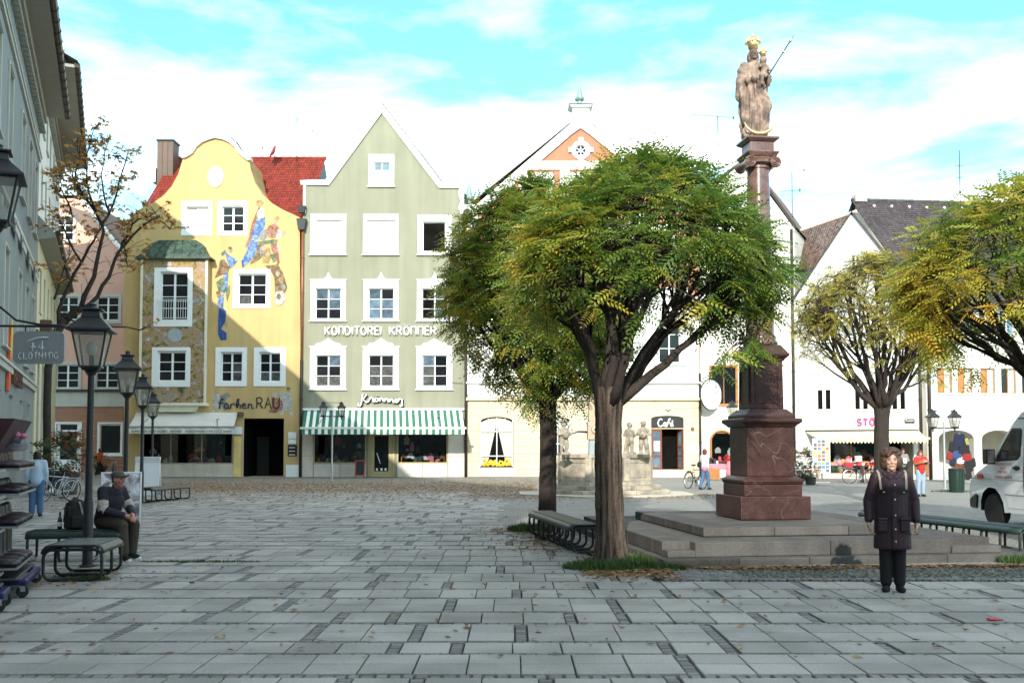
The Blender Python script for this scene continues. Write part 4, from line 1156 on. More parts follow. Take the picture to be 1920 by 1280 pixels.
for (a, b_) in (((1306, 369), (1396, 300)), ((1402, 300), (1494, 428))):
    A_, B_ = H.st(*a), H.st(*b_)
    mb.tube([(A_[0], -.12, A_[1]), (B_[0], -.12, B_[1])], .07, 5, DARKPIPE)
    mb.add([(A_[0], -.2, A_[1]+.05), (B_[0], -.2, B_[1]+.05), (B_[0], 12, B_[1]+.05), (A_[0], 12, A_[1]+.05)], [(0,1,2,3)], OLDTILE)
mb.build('roof', H.root)
showcase(H, (arw[0], .45, arw[2], arw[3]-.1), 1.6, 14, 41, nx=1, frame=TANWOOD)
mb = MB()
a_ = arch((arw[0], .45, arw[2], arw[3]), .6)
mb.tube([(p[0], -.02, p[1]) for p in a_[2:]] + [(arw[0], -.02, .45)], .06, 6, TANWOOD); mb.build('window_frame', H.root)
downpipe(H, [(H.len, -.1, H.st(1491, 430)[1]), (H.len, -.1, .02)], .075, DARKPIPE)
# round sign hanging over the street
c = px(1322, 712, 1343, 768, -.55)
t = thing('round_sign', 'round white sign hanging on an iron bracket beside the tan framed window', 'sign', H.root.matrix_basis @ Vector(((c[0]+c[2])/2, -.55, (c[1]+c[3])/2)), H.ang + R(62))
mb = MB(); rr_ = (c[3]-c[1])/2
mb.lathe([(rr_*.99, -.07), (rr_, -.05), (rr_, .05), (rr_*.99, .07)], 28, BOARD); o = mb.build('disc', t, bevel=.01); o.rotation_euler = (PI/2, 0, 0)
mb = MB(); mb.tube([(rr_*math.cos(R(a)), 0, rr_*math.sin(R(a))) for a in range(0, 360, 15)], .05, 6, IRON, closed=True); mb.build('rim', t)
mb = MB(); mb.tube([(-.7, 0, .5), (0, 0, rr_+.1), (.3, 0, rr_+.05)], .03, 6, IRON); mb.build('bracket', t)

# ---- shop with the yellow awning ------------------------------------------------------
hs = House('souvenir_shop_house', 'white pointed gable house with a long pale yellow awning over its shop front', (P2[0]+.04, P2[1]), P3)
H = hs
for x in (1531, 1601, 1671):
    window(H, px(x, 729, x+28, 769), 2, 1, None, None, True, mats=[BLACKIN], mull=.16, sw=.06)
for x in (1540, 1632): window(H, px(x, 590, x+32, 640), 2, 2, None, None, True, mats=[GLASS])
window(H, px(1596, 478, 1612, 502), 2, 2, None, None, True, mats=[GLASS])
sh = px(1534, 826, 1660, 888); dr_ = px(1664, 822, 1712, 895)
H.hole(sh); H.hole((dr_[0], .05, dr_[2], dr_[3]))
H.wall([(1491, 900), (1491, 560), (1592, 402), (1602, 402), (1690, 512), (1729, 560), (1729, 902)], WALLC, 10.0)
pk, rl, rr2 = H.st(1597, 398), H.st(1484, 566), H.st(1732, 566)
mb = MB(); mb.add([(rl[0], -.15, rl[1]), (pk[0], -.15, pk[1]), (pk[0], 11, pk[1]), (rl[0], 11, rl[1]), (rr2[0], -.15, rr2[1]), (rr2[0], 11, rr2[1])], [(0,1,2,3), (1,4,5,2)], OLDTILE); mb.build('roof', H.root)
mb = MB(); mb.tube([(rl[0], -.16, rl[1]), (pk[0], -.16, pk[1]), (rr2[0], -.16, rr2[1])], .06, 5, DARKPIPE); mb.build('verge_board', H.root)
# rear wing whose tiled slope shows to the left of the gable
yw = 4.2
e0, e1 = H.st(1470, 512, 1.2), H.st(1556, 496, 1.2); r0, r1 = H.st(1478, 441, yw), H.st(1606, 397, yw)
tile_roof((e0[0], 1.2, e0[1]), (e1[0], 1.2, e1[1]), (r1[0], yw, r1[1]), (r0[0], yw, r0[1]), 20, 26, OLDTILE, H.root)
mb = MB()
for i in range(12):
    A_ = Vector((r0[0], yw, r0[1])).lerp(Vector((r1[0], yw, r1[1])), i/12); B_ = Vector((r0[0], yw, r0[1])).lerp(Vector((r1[0], yw, r1[1])), (i+1.1)/12)
    mb.tube([A_, B_+Vector((0, 0, .02))], .11, 6, PLINTH)
mb.build('ridge_tiles', H.root)
PINKS = M('sign_magenta', (.55, .06, .22), .5, .05, 5, 0, 10, 0); PALEG = M('sign_pale_grey', (.50, .49, .48), .6, .05, 5, 0, 10, 0)
r_ = px(1608, 785, 1640, 797); stroke_text('STÖ', PINKS, H.root, r_[0], r_[2], -.06, r_[1], r_[3]-r_[1], .05, gap=.3)
r_ = px(1643, 785, 1653, 797); stroke_text('R', PINKS, H.root, r_[0], r_[2], -.06, r_[1], r_[3]-r_[1], .05, gap=.3)
r_ = px(1530, 788, 1602, 798); h_ = r_[3]-r_[1]
rr = random.Random(3)
for k in range(8):
    x = r_[0] + (r_[2]-r_[0])*k/8
    stroke_obj([[(0, .2), (.3, .9 if k % 3 == 0 else .6), (.5, .6), (.45, .1), (.8, .25), (1.0, .5)]], PALEG, H.root, x, -.02, r_[1], h_, .75, .016)
a = px(1696, 785, 1715, 793); mb = MB(); mb.box((a[0], -.05, a[1]), (a[2], -.003, a[3]), INK); sn = mb.build('street_name_sign', H.root)
font_text('Marienplatz', BOARD, sn, (a[0]+.05, -.056, a[1]+.06), a[2]-a[0]-.1, height=(a[3]-a[1])*.55, ext=.002)
AP = 1.5
YAWN = M('yellow_awning', (0.74, 0.64, 0.34), 0.9, 0.05, 2, 0.04, 30, 0.1); YAWN2 = M('yellow_awning_stripe', (0.76, 0.70, 0.50), 0.9, 0.05, 2, 0.04, 30, 0.1)
tl, tr = H.st(1510, 809), H.st(1722, 806); bl, br = H.st(1536, 822, -AP), H.st(1740, 821, -AP)
awning(H, tl, tr, bl, br, AP, [YAWN, YAWN2, YAWN], .22, stripes=30, scal=.55, bar=YAWN, label='pale yellow awning with scalloped edge')
mb = MB(); mb.box((tl[0], -.1, tl[1]+.01), (tr[0], -.003, tl[1]+.09), DARKPIPE); mb.build('awning_case', H.root)
showcase(H, sh, 1.5, 34, 55, nx=2, frame=TANWOOD)
mb = MB(); x0, x1, z1 = dr_[0], dr_[2], dr_[3]
mb.face([(x0, 2.5, 0.05), (x1, 2.5, 0.05), (x1, 2.5, z1), (x0, 2.5, z1)], BLACKIN)
for xx in (x0, x1): mb.face([(xx, .16, .05), (xx, 2.5, .05), (xx, 2.5, z1), (xx, .16, z1)], BLACKIN)
mb.face([(x0, .16, z1), (x1, .16, z1), (x1, 2.5, z1), (x0, 2.5, z1)], BLACKIN); mb.face([(x0, 0, .051), (x1, 0, .051), (x1, 2.5, .051), (x0, 2.5, .051)], PLINTH); mb.build('doorway', H.root)
a = px(1492, 884, 1660, 903); mb = MB(); mb.box((a[0], -.14, 0), (sh[2], -.003, sh[1]-.02), PLINTH); mb.build('plinth', H.root, bevel=.02)
mb = MB(); a = px(1714, 830, 1722, 900); mb.box((a[0], -.1, .02), (a[2], -.003, a[3]), WHITE); mb.build('door_jamb', H.root)
downpipe(H, [(H.len, -.1, H.st(1727, 600)[1]), (H.len, -.1, .02)], .08, DARKPIPE)

# ---- arcaded house at the right edge ---------------------------------------------------
ang = R(6); LA = 15.0
PA = Vector((P3[0]+.25, P3[1]-.1, 0)); PB = PA + Vector((math.cos(ang), math.sin(ang), 0))*LA
ha = House('arcaded_house', 'pale grey arcaded house with big dark tiled roof and wooden windows at the right edge', PA, PB)
H = ha
GREYST = M('grey_arcade_render', (0.50, 0.47, 0.41), 0.9, 0.1, 1.5, 0.12, 20, 0.4, streak=.06)
asp = H.st(1760, 806)[1]; top = H.st(1800, 788)[1]
arcs = []
for (l_, r2) in ((1760, 1826), (1841, 1905)):
    xa, xb = H.st(l_, 850)[0], H.st(r2, 850)[0]; arcs.append((xa, 0.03, xb, asp))
xw = arcs[1][2]-arcs[1][0]
for k in range(1, 4): arcs.append((arcs[1][2]+.6+(k-1)*(xw+.6), .03, arcs[1][2]+.6+(k-1)*(xw+.6)+xw, asp))
for a in arcs: H.holes.append(arch(a, .45))
wz0, wz1 = H.st(1780, 737)[1], H.st(1780, 690)[1]
ex = [H.st(1757, 700)[0], H.st(1795, 700)[0], H.st(1838, 700)[0], H.st(1877, 700)[0]]
wx = [(x, x+.82) for x in ex] + [(ex[3]+1.15*k, ex[3]+1.15*k+.82) for k in range(1, 5)]
for k, (a, b_) in enumerate(wx):
    window(H, (a, wz0, b_, wz1), 2, 1, None, None, True, mats=[TANWOOD if k < 3 else GLASS, CURTAIN], frame=TANWOOD, mull=.05, lab='window with orange brown wooden shutter' if k < 2 else None)
    window(H, (a, wz0+3.1, b_, wz1+3.1), 2, 2, None, None, True, mats=[GLASS, SKYPANE])
ez = H.st(1745, 565)[1]
H.wall([(0, 0), (0, ez), (LA, ez), (LA, 0)], WALLC, 11.0, side=WALLW, rev_d=.6, reveal=GREYST, px=False)
mb = MB()
A0 = arcs; x = 0.01
for a in arcs:
    mb.box((x, -.03, 0.0), (a[0]-.001, -.003, top), GREYST)
    q = arch(a, .45); up = q[2:]
    mb.prism([(a[2], top), (a[0], top), (a[0], a[3]-.45)] + up[::-1][1:-1] + [(a[2], a[3]-.45)], -.03, -.003, GREYST)
    x = a[2]+.001
mb.box((x, -.03, 0), (LA, -.003, top), GREYST); mb.build('arcade_render', H.root)
mb = MB()
mb.face([(0.1, 3.5, 0), (LA, 3.5, 0), (LA, 3.5, asp+.2), (.1, 3.5, asp+.2)], GREYST); mb.face([(0.1, .6, asp+.15), (LA, .6, asp+.15), (LA, 3.5, asp+.15), (.1, 3.5, asp+.15)], GREYST)
mb.face([(0.1, .6, .01), (0.1, 3.5, .01), (.1, 3.5, asp+.2), (.1, .6, asp+.2)], GREYST); mb.build('arcade_passage', H.root)
for k, a in enumerate(wx):
    zb, zt_ = H.st(1780, 776)[1], H.st(1780, 744)[1]
    mb = MB(); mb.prism([(a[0]-.06, zb), (a[1]+.06, zb), (a[1]+.06, zt_), (a[0]-.06, zt_)], -.03, -.003, WHITE, [[(a[0], zb+.06), (a[1], zb+.06), (a[1], zt_-.06), (a[0], zt_-.06)]], rev_d=.026, back=False); mb.build('wall_panel', H.root)
zr = gz(377, 59.9); ry = 7.6
lx = H.st(1606, 374, ry)[0]
tile_roof((-.35, -.5, ez-.15), (LA, -.5, ez-.15), (LA, ry, zr), (-.35, ry, zr), 44, 90, SLATE, H.root)
mb = MB(); mb.add([(-.33, -.45, ez-.2), (LA, -.45, ez-.2), (LA, ry, zr-.05), (-.33, ry, zr-.05), (-.33, 15, ez-.2), (LA, 15, ez-.2)], [(0,1,2,3), (3,2,5,4), (0,4,5,1)], DARKPIPE); mb.add([(0, 0, ez), (0, ry, zr-.1), (0, 15, ez)], [(0,1,2)], WALLW); mb.build('roof', H.root)
mb = MB()
for i in range(28): mb.tube([(-.35+(LA+.35)*i/28, ry, zr+.03), (-.35+(LA+.35)*(i+1.08)/28, ry, zr+.05)], .13, 6, SLATE)
mb.build('ridge_tiles', H.root)
mb = MB(); mb.box((-.2, ry-.3, zr-.1), (.5, ry+.3, zr+.35), PLINTH); mb.build('chimney', H.root, bevel=.03)
for k in range(9):
    mb = MB(); mb.ell((.8+k*1.1, ry-.55, zr-.42), (.09, .09, .09), WHITE, 6, 4); mb.build('snow_guard', H.root)
mb = MB(); mb.tube([(-.35, -.55, ez-.2), (LA, -.55, ez-.2)], .09, 8, DARKPIPE); mb.build('gutter', H.root)
downpipe(H, [(.12, -.12, ez-.2), (.12, -.12, .02)], .085, DARKPIPE)
# clothes hung out for sale inside the arcade
CL = [M('cloth_'+k, c, .9, .15, 6, .15, 30, .2) for k, c in (('navy', (.012,.017,.04)), ('blue', (.03,.06,.16)), ('red', (.22,.02,.02)), ('rust', (.12,.04,.02)), ('black', (.015,.015,.018)), ('yellow', (.3,.25,.05)), ('white', (.7,.7,.68)), ('brown', (.12,.06,.03)))]
p = at(1800, 890, 47.2); base = Vector((p.x, p.y, 0))
t = thing('clothes_stand', 'stand hung with blue, red and dark bags and clothes in the arcade opening', 'clothes stand', base, R(-17))
mb = MB(); mb.tube([(0,0,0),(0,0,2.35)], .03, 6, STEEL); mb.tube([(-.45,0,.04),(.45,0,.04)], .025, 6, STEEL); mb.tube([(0,-.4,.04),(0,.4,.04)], .025, 6, STEEL); mb.build('pole', t)
rr = random.Random(9)
for k, (dx, z, s, m) in enumerate(((0,2.05,.34,0),(.25,1.95,.2,5),(-.25,1.75,.28,4),(.2,1.65,.3,4),(-.12,1.4,.26,1),(.3,1.3,.27,2),(-.42,1.3,.2,2),(.05,1.1,.22,6),(-.3,1.0,.2,0),(.32,.85,.3,4),(-.02,.72,.33,3),(.5,1.0,.24,4),(0,.4,.28,7),(.3,.45,.25,4))):
    fuse('garment', [('b', (dx-s*.5, -.12, z-s*1.1), (dx+s*.5, .06, z+s*.7)), ('c', (dx-s*.45, -.05, z+s*.6), s*.25, (dx-s*.75, -.1, z-s*.8), s*.16), ('c', (dx+s*.45, -.05, z+s*.6), s*.25, (dx+s*.7, -.1, z-s*.8), s*.16)], .045, CL[m], t, 1)
for (pxx, py0, py1, Y, L, lab) in ((1347, 338, 218, 61, [(.0, 2.6, 14, .62, .1), (-1.8, 1.1, 6, .7, 0), (-2.8, .9, 5, .7, 0)], 'tall roof aerial with side elements on the white gable behind the tree'),
                      (1486, 420, 318, 60, [(.0, 1.9, 10, .6, .03), (-1.3, 1.3, 10, .62, -.05)], 'roof aerial between the red column and the brown tiled roof'),
                      (1801, 400, 282, 58, [(-.9, .5, 3, .5, 0), (-1.6, .4, 3, .5, 0)], 'thin roof aerial mast above the dark tiled roof')):
    p = at(pxx, py0, Y); hh = at(pxx, py1, Y).z-p.z
    antenna(p, hh, [(hh+z, L_, n_, o_, tl_) for (z, L_, n_, o_, tl_) in L], lab)
# ---- street side on the left ------------------------------------------------------------
WD = Vector((-.399, 1.0, 0)).normalized()
X0 = -3.38
wl_ = lambda Y, o=0.0: (X0 - .399*Y + o, Y)
GREYB = M('grey_green_render', (0.215, 0.24, 0.235), 0.9, 0.05, 1.0, 0.08, 40, 0.4, streak=.04)
CREAM = M('cream_render', (0.62, 0.56, 0.38), 0.9, 0.06, 1.2, 0.05, 40, 0.3, streak=.03)
SOFFIT = M('soffit_paint', (0.30, 0.29, 0.25), 0.8, 0.06, 2, 0.04, 30, 0.1)
GUTTER = M('gutter_brown', (0.035, 0.022, 0.016), .5, .2, 3, .1, 20, .1)
STONEREV = M('pale_reveal', (.46, .45, .41), .85, .08, 2, .05, 30, .2)
def eaves(H, L0, L1, z, over, th=.55):
    mb = MB(); mb.box((L0, -over, z-.02), (L1, .0, z+.12), SOFFIT); mb.build('soffit', H.root)
    mb = MB()
    n_ = max(2, int((L1-L0)/1.0))
    for i in range(n_):
        a, b_ = L0+(L1-L0)*i/n_, L0+(L1-L0)*(i+1)/n_
        mb.tube([(a, -over-.1, z+.12), (b_, -over-.1, z+.12)], .14, 8, GUTTER); mb.tube([(b_-.03, -over-.1, z+.12), (b_+.03, -over-.1, z+.12)], .165, 8, GUTTER)
    mb.build('gutter', H.root)
    mb = MB()
    for (pr, z0, z1) in ((.28, z-.35, z-.021), (.18, z-.6, z-.351), (.1, z-.78, z-.601)): mb.box((L0, -pr, z0), (L1, -.003, z1), SOFFIT)
    nd = int((L1-L0)/.5)
    for i in range(nd): mb.box((L0+.5*i+.1, -.25, z-.9), (L0+.5*i+.32, -.003, z-.781), SOFFIT)
    mb.build('cornice', H.root, bevel=.015, seg=1)
YG0 = -.5
hgrey = House('grey_green_house', 'grey green plastered house with deep eaves and shop name at the left edge', wl_(YG0), wl_(44.4))
H = hgrey
Lw = lambda Y: (Y-YG0)/WD.y
floors = [(4.9, 7.9), (10.7, 13.6)]
for Yc in (1.5, 4.7, 8, 11, 14.2, 17.5, 21, 24.5, 28, 31.6, 36.2, 39.4, 42.4):
    for (z0, z1) in floors:
        r_ = (Lw(Yc)-.62, z0, Lw(Yc)+.62, z1)
        window(H, r_, 2, 3, (r_[0]-.16, z0-.05, r_[2]+.16, z1+.16), None, True, smat=STONEREV, yrec=.26, surt=.05)
for Yc in (30.6, 34.4, 38.4, 41.8):
    r_ = (Lw(Yc)-.75, 1.0, Lw(Yc)+.75, 3.45); window(H, r_, 1, 1, None, None, False, mats=[BLACKIN], yrec=.35)
GH = 16.55
H.wall([(0, 0), (H.len, 0), (H.len, GH), (0, GH)], GREYB, 9.0, reveal=STONEREV, rev_d=.4, px=False)
eaves(H, 0, H.len+.25, GH, 1.0)
mb = MB()
for (z0, z1, pr) in ((14.35, 14.5, .09), (14.5, 14.58, .14), (9.2, 9.4, .12), (4.1, 4.3, .12), (4.3, 4.4, .18)): mb.box((0, -pr, z0), (H.len-.02, -.003, z1), STONEREV)
mb.build('string_course', H.root, bevel=.01)
# little raised moulded hoods between the floors
for Yc in (33.5, 36.2, 39.4, 42.4):
    mb = MB(); x = Lw(Yc); mb.box((x-.95, -.2, 9.0), (x+.95, -.121, 9.12), STONEREV); mb.box((x-.85, -.17, 8.75), (x+.85, -.121, 8.999), STONEREV); mb.build('hood_mould', H.root, bevel=.01)
mb = MB(); mb.add([(-.3, -1.1, GH+.2), (H.len+.3, -1.1, GH+.2), (H.len+.3, 5, GH+3.2), (-.3, 5, GH+3.2), (-.3, 10, GH+.2), (H.len+.3, 10, GH+.2)], [(0,1,2,3), (3,2,5,4), (0,3,4), (1,5,2)], OLDTILE); mb.build('roof', H.root)
# shop name in relief on the ground floor
SIGNBR = M('sign_brown', (.10, .05, .03), .6, .1, 5, .05, 20, 0); SIGNRED = M('sign_red_orange', (.60, .10, .03), .6, .1, 5, .05, 20, 0)
a = H.st(15, 706); b_ = H.st(35, 738)
zlo, zhi = 3.75, 4.05
x0 = Lw(33.6); font_text('HAUSER', SIGNBR, H.root, (x0, -.1, 4.55-.75), 3.6, height=.62, ext=.1)
mb = MB(); mb.prism([(x0-1.5, 3.5), (x0-.75, 3.5), (x0-.55, 4.6), (x0-.3, 5.3), (x0-.75, 5.0), (x0-.9, 5.6), (x0-1.2, 5.0), (x0-1.3, 4.3)], -.1, -.02, SIGNRED); mb.build('sign_emblem', H.root)
mb = MB(); mb.prism([(x0-1.0, 4.6), (x0-.7, 4.8), (x0-.6, 5.5), (x0-.8, 6.0), (x0-1.05, 5.4)], -.12, -.101, FLOWERY); mb.build('sign_emblem', H.root)
# ---- next house: cream below, white above ------------------------------------------------
hc = House('cream_and_white_house', 'tall white house with cream ground storeys and four arched doorways, beyond the grey green house', wl_(44.45), wl_(61.5))
H = hc
Lw = lambda Y: (Y-44.45)/WD.y
ars = []
for (p0, p1, zt_) in ((57.5, 64, 735), (68, 76, 735), (80.5, 85, 744), (88, 92, 748)):
    Ya, Yb = 6388/(206-p0), 6388/(206-p1)
    if Ya < 44.5: Ya = 44.6
    ars.append((Lw(Ya), .02, max(Lw(Yb), Lw(Ya)+.9), 6.0))
ars = [(Lw(y)-.8, .02, Lw(y)+.8, 5.9) for y in (46.4, 49.4, 53.0, 56.4)]
for a in ars: H.holes.append(arch(a, .8))
for Yc in (46.5, 49.3, 52.2, 55.2, 58.2):
    window(H, (Lw(Yc)-.55, 7.9, Lw(Yc)+.55, 9.9), 2, 3, None, None, True, smat=STONEREV, yrec=.3)
    window(H, (Lw(Yc)-.55, 12.9, Lw(Yc)+.55, 14.7), 2, 3, None, None, True, smat=STONEREV, yrec=.3)
    window(H, (Lw(Yc)-.55, 16.2, Lw(Yc)+.55, 17.9), 2, 3, None, None, True, smat=STONEREV, yrec=.3)
WH = 19.0
H.wall([(0, 0), (H.len, 0), (H.len, WH), (0, WH)], WALLC, 9.0, rev_d=.6, reveal=STONEREV, px=False)
mb = MB()
for a in ars:
    q = arch(a, .8); mb.prism(q, .61, .63, BLACKIN, back=False)
mb.build('black_doorway_sheet', H.root)
mb = MB(); xs = [0.01] + [v for a in ars for v in (a[0], a[2])] + [H.len-.01]
holes2 = [arch((a[0], .01, a[2], a[3]), .8) for a in ars]
mb.prism([(.01, 0), (H.len-.01, 0), (H.len-.01, 10.9), (.01, 10.9)], -.04, -.003, CREAM, holes2 + [[(Lw(Yc)-.56, 7.89), (Lw(Yc)+.56, 7.89), (Lw(Yc)+.56, 9.91), (Lw(Yc)-.56, 9.91)] for Yc in (46.5, 49.3, 52.2, 55.2, 58.2)], rev_d=.036, back=False)
mb.build('cream_render', H.root)
mb = MB(); mb.box((0, -.1, 6.75), (6.2, -.041, 6.9), DARKPIPE); mb.box((7.2, -.1, 6.75), (H.len, -.041, 6.9), DARKPIPE); mb.build('string_course', H.root)
# pent roof with its gutter over the cream storeys
mb = MB(); mb.add([(.0, -.75, 11.2), (H.len-.4, -.75, 11.2), (H.len-.4, -.01, 12.0), (.0, -.01, 12.0), (0, -.75, 11.05), (H.len-.4, -.75, 11.05), (H.len-.4, -.01, 10.91), (0, -.01, 10.91)], [(0,1,2,3), (4,7,6,5), (0,4,5,1), (1,5,6,2), (0,3,7,4)], SOFFIT); mb.build('pent_roof', H.root)
mb = MB(); mb.tube([(0, -.82, 11.25), (H.len-.3, -.82, 11.25)], .13, 8, GUTTER); mb.build('gutter', H.root)
eaves(H, .3, H.len+.1, WH, 1.35)
mb = MB(); mb.add([(0, -1.5, WH+.2), (H.len, -1.5, WH+.2), (H.len, 5, WH+3.5), (0, 5, WH+3.5)], [(0,1,2,3)], OLDTILE); mb.build('roof', H.root)
mb = MB(); mb.box((.2, -.9, WH+.12), (.9, 0.3, WH+1.0), PLINTH); mb.build('parapet_block', H.root, bevel=.02)
for Yc in (46.8, 50.6):
    mb = MB(); x = Lw(Yc); mb.box((x-.3, -.55, 6.95), (x+.3, -.042, 7.6), SIGNBR); mb.build('hanging_sign', H.root, bevel=.05)

# ---- pink house closing the lane ----------------------------------------------------------
PINK = M('dusky_pink_render', (0.62, 0.36, 0.28), 0.9, 0.05, 1.0, 0.06, 40, 0.4, streak=.04)
BRICKR = M('brown_pink_plaster', (0.34, 0.17, 0.11), 0.9, 0.08, 1.0, 0.1, 30, 0.4)
YP = 68.0
hk = House('pink_house', 'dusky pink gabled house with white door closing the lane on the left', (gx(40, YP), YP), (gx(262, YP), YP))
H = hk
for (a, b_, c, d) in ((104, 407, 137, 450), (109, 557, 146, 599), (182, 557, 222, 600), (106, 684, 147, 727), (180, 684, 221, 727)):
    window(H, px(a, b_, c, d), 2, 3, px(a-6, b_-6, c+6, d+5), None, True, smat=STONEREV, mull=.12, bar=.05)
dpk = px(105, 794, 149, 882); wpk = px(187, 796, 226, 850)
H.hole((dpk[0], .05, dpk[2], dpk[3]))
window(H, wpk, 1, 1, px(183, 792, 230, 853), None, True, mats=[GLASS], smat=WPAINT)
H.wall([(40, 885), (40, 372), (150, 372), (262, 514), (262, 885)], PINK, 9.0, reveal=WPAINT)
mb = MB(); A_, B_, C_ = H.st(40, 370), H.st(150, 370), H.st(266, 517)
mb.tube([(B_[0], -.1, B_[1]), (C_[0], -.1, C_[1])], .16, 6, WHITE); mb.build('verge_board', H.root)
mb = MB(); mb.add([(A_[0], -.2, A_[1]+.1), (B_[0], -.2, B_[1]+.1), (B_[0], 10, B_[1]+.1), (A_[0], 10, A_[1]+.1), (C_[0], -.2, C_[1]+.2), (C_[0], 10, C_[1]+.2)], [(0,1,2,3), (1,4,5,2)], OLDTILE); mb.build('roof', H.root)
for (t0, t1, pr, m) in ((730, 734.5, .2, DARKPIPE), (734.6, 757, .05, STONEREV), (757.2, 762, .12, STONEREV)):
    a = H.rect(41, t0, 261, t1); mb = MB(); mb.box((a[0], -pr, a[1]), (a[2], -.003, a[3]), m); mb.build('cornice', H.root, bevel=.01)
zb = H.st(100, 762.5)[1]
nrow = 9
for i in range(nrow):
    z0, z1 = zb*i/nrow+.015, zb*(i+1)/nrow-.015
    bl_ = sorted([(dpk[0]-.15, dpk[2]+.15)] if z0 < dpk[3]+.1 else []) + ([(wpk[0]-.2, wpk[2]+.2)] if (z1 > wpk[1]-.15 and z0 < wpk[3]+.2) else [])
    x = .02
    for (a, b_) in bl_ + [(H.len-.02, None)]:
        n_ = max(1, round((a-x)/1.1))
        for k in range(n_):
            mb = MB(); mb.box((x+(a-x)*k/n_+.006, -.03, z0), (x+(a-x)*(k+1)/n_-.006, -.003, z1), BRICKR); mb.build('stone_block', H.root)
        x = b_
x0, x1, z1 = dpk[0], dpk[2], dpk[3]
mb = MB(); mb.prism([(x0-.14, .01), (x1+.14, .01), (x1+.14, z1+.1), (x0-.14, z1+.1)], -.05, -.002, WPAINT, [[(x0, .011), (x1, .011), (x1, z1), (x0, z1)]], rev_d=.047, back=False); mb.build('door_frame', H.root)
mb = MB(); zt_ = z1-.42
mb.box((x0, .05, .06), (x0+.24, .12, z1), WPAINT); mb.box((x1-.2, .05, .06), (x1, .12, z1), WPAINT); mb.box((x0+.24, .05, .06), (x1-.2, .12, .85), WPAINT); mb.box((x0+.24, .05, zt_-.12), (x1-.2, .12, zt_), WPAINT); mb.box((x0+.24, .05, z1-.06), (x1-.2, .12, z1), WPAINT)
dd = mb.build('door', H.root, bevel=.012)
pane(dd, x0+.24, .85, x1-.2, zt_-.12, .09, GLASS); pane(dd, x0+.24, zt_, x1-.2, z1-.06, .09, GLASS)
mb = MB(); mb.tube([(x0+.14, -.02, 1.25), (x0+.14, -.02, 1.75)], .02, 6, STEEL); mb.build('handle', dd)
stroke_obj([[(0,.2),(.2,.9),(.3,.3),(.5,.6),(.7,.2),(.9,.7),(1.1,.3),(1.4,.5)]], PALEG, dd, x0+.55, .07, 2.0, .22, 1.0, .012, name='lettering')
# ---- houses across the square, behind the viewpoint, unseen, ridges set so their shade lies over the foreground --
BACKW = M('back_house_render', (0.55, 0.48, 0.36), .9, .06, 1, .05, 30, .2)
def backhouse(x0, x1, y, hw_, hr_, label, mat):
    h = House('town_house', label, (x0, y), (x1, y))
    # the front faces the square (+Y): openings built on that side
    mb = MB(); w = x1-x0
    mb.box((0, -9, 0), (w, 0, hw_), mat)
    mb.build('wall', h.root)
    mb = MB(); mb.add([(-.3, .5, hw_), (w+.3, .5, hw_), (w+.3, -4.5, hr_), (-.3, -4.5, hr_), (-.3, -9.5, hw_), (w+.3, -9.5, hw_)], [(0,1,2,3), (3,2,5,4), (0,3,4), (1,5,2), (0,4,5,1)], REDTILE); mb.build('roof', h.root)
    nw = int(w/2.6)
    for i in range(nw):
        for f in range(int(hw_/3.4)):
            xx = (i+.5)*w/nw; zz = 1.2+3.3*f
            b = MB(); b.box((xx-.65, .002, zz-.1), (xx+.65, .05, zz+1.9), WPAINT); o = b.build('window', h.root)
            b = MB(); b.box((xx-.5, .051, zz), (xx+.5, .06, zz+1.75), GLASS); b.build('pane', o)
backhouse(-30, -17, -9, 10.5, 14.6, 'cream town house behind the viewpoint on the left', CREAM)
backhouse(-16.6, -7.3, -9, 9.6, 14.0, 'pale ochre town house behind the viewpoint', BACKW)
backhouse(-7.0, -3.1, -9, 13.2, 16.8, 'unseen tall narrow cream house added behind the viewpoint for its shade', CREAM)  # added out of view, tall enough to shade the slabs beside the bench
backhouse(-2.5, 9.5, -9, 9.4, 13.2, 'white town house behind the viewpoint', WALLW)
backhouse(9.8, 23, -9, 9.2, 13.0, 'pink town house behind the viewpoint on the right', PINK)
backhouse(23.4, 38, -9, 10.4, 14.4, 'grey town house behind the viewpoint at far right', GREYB)
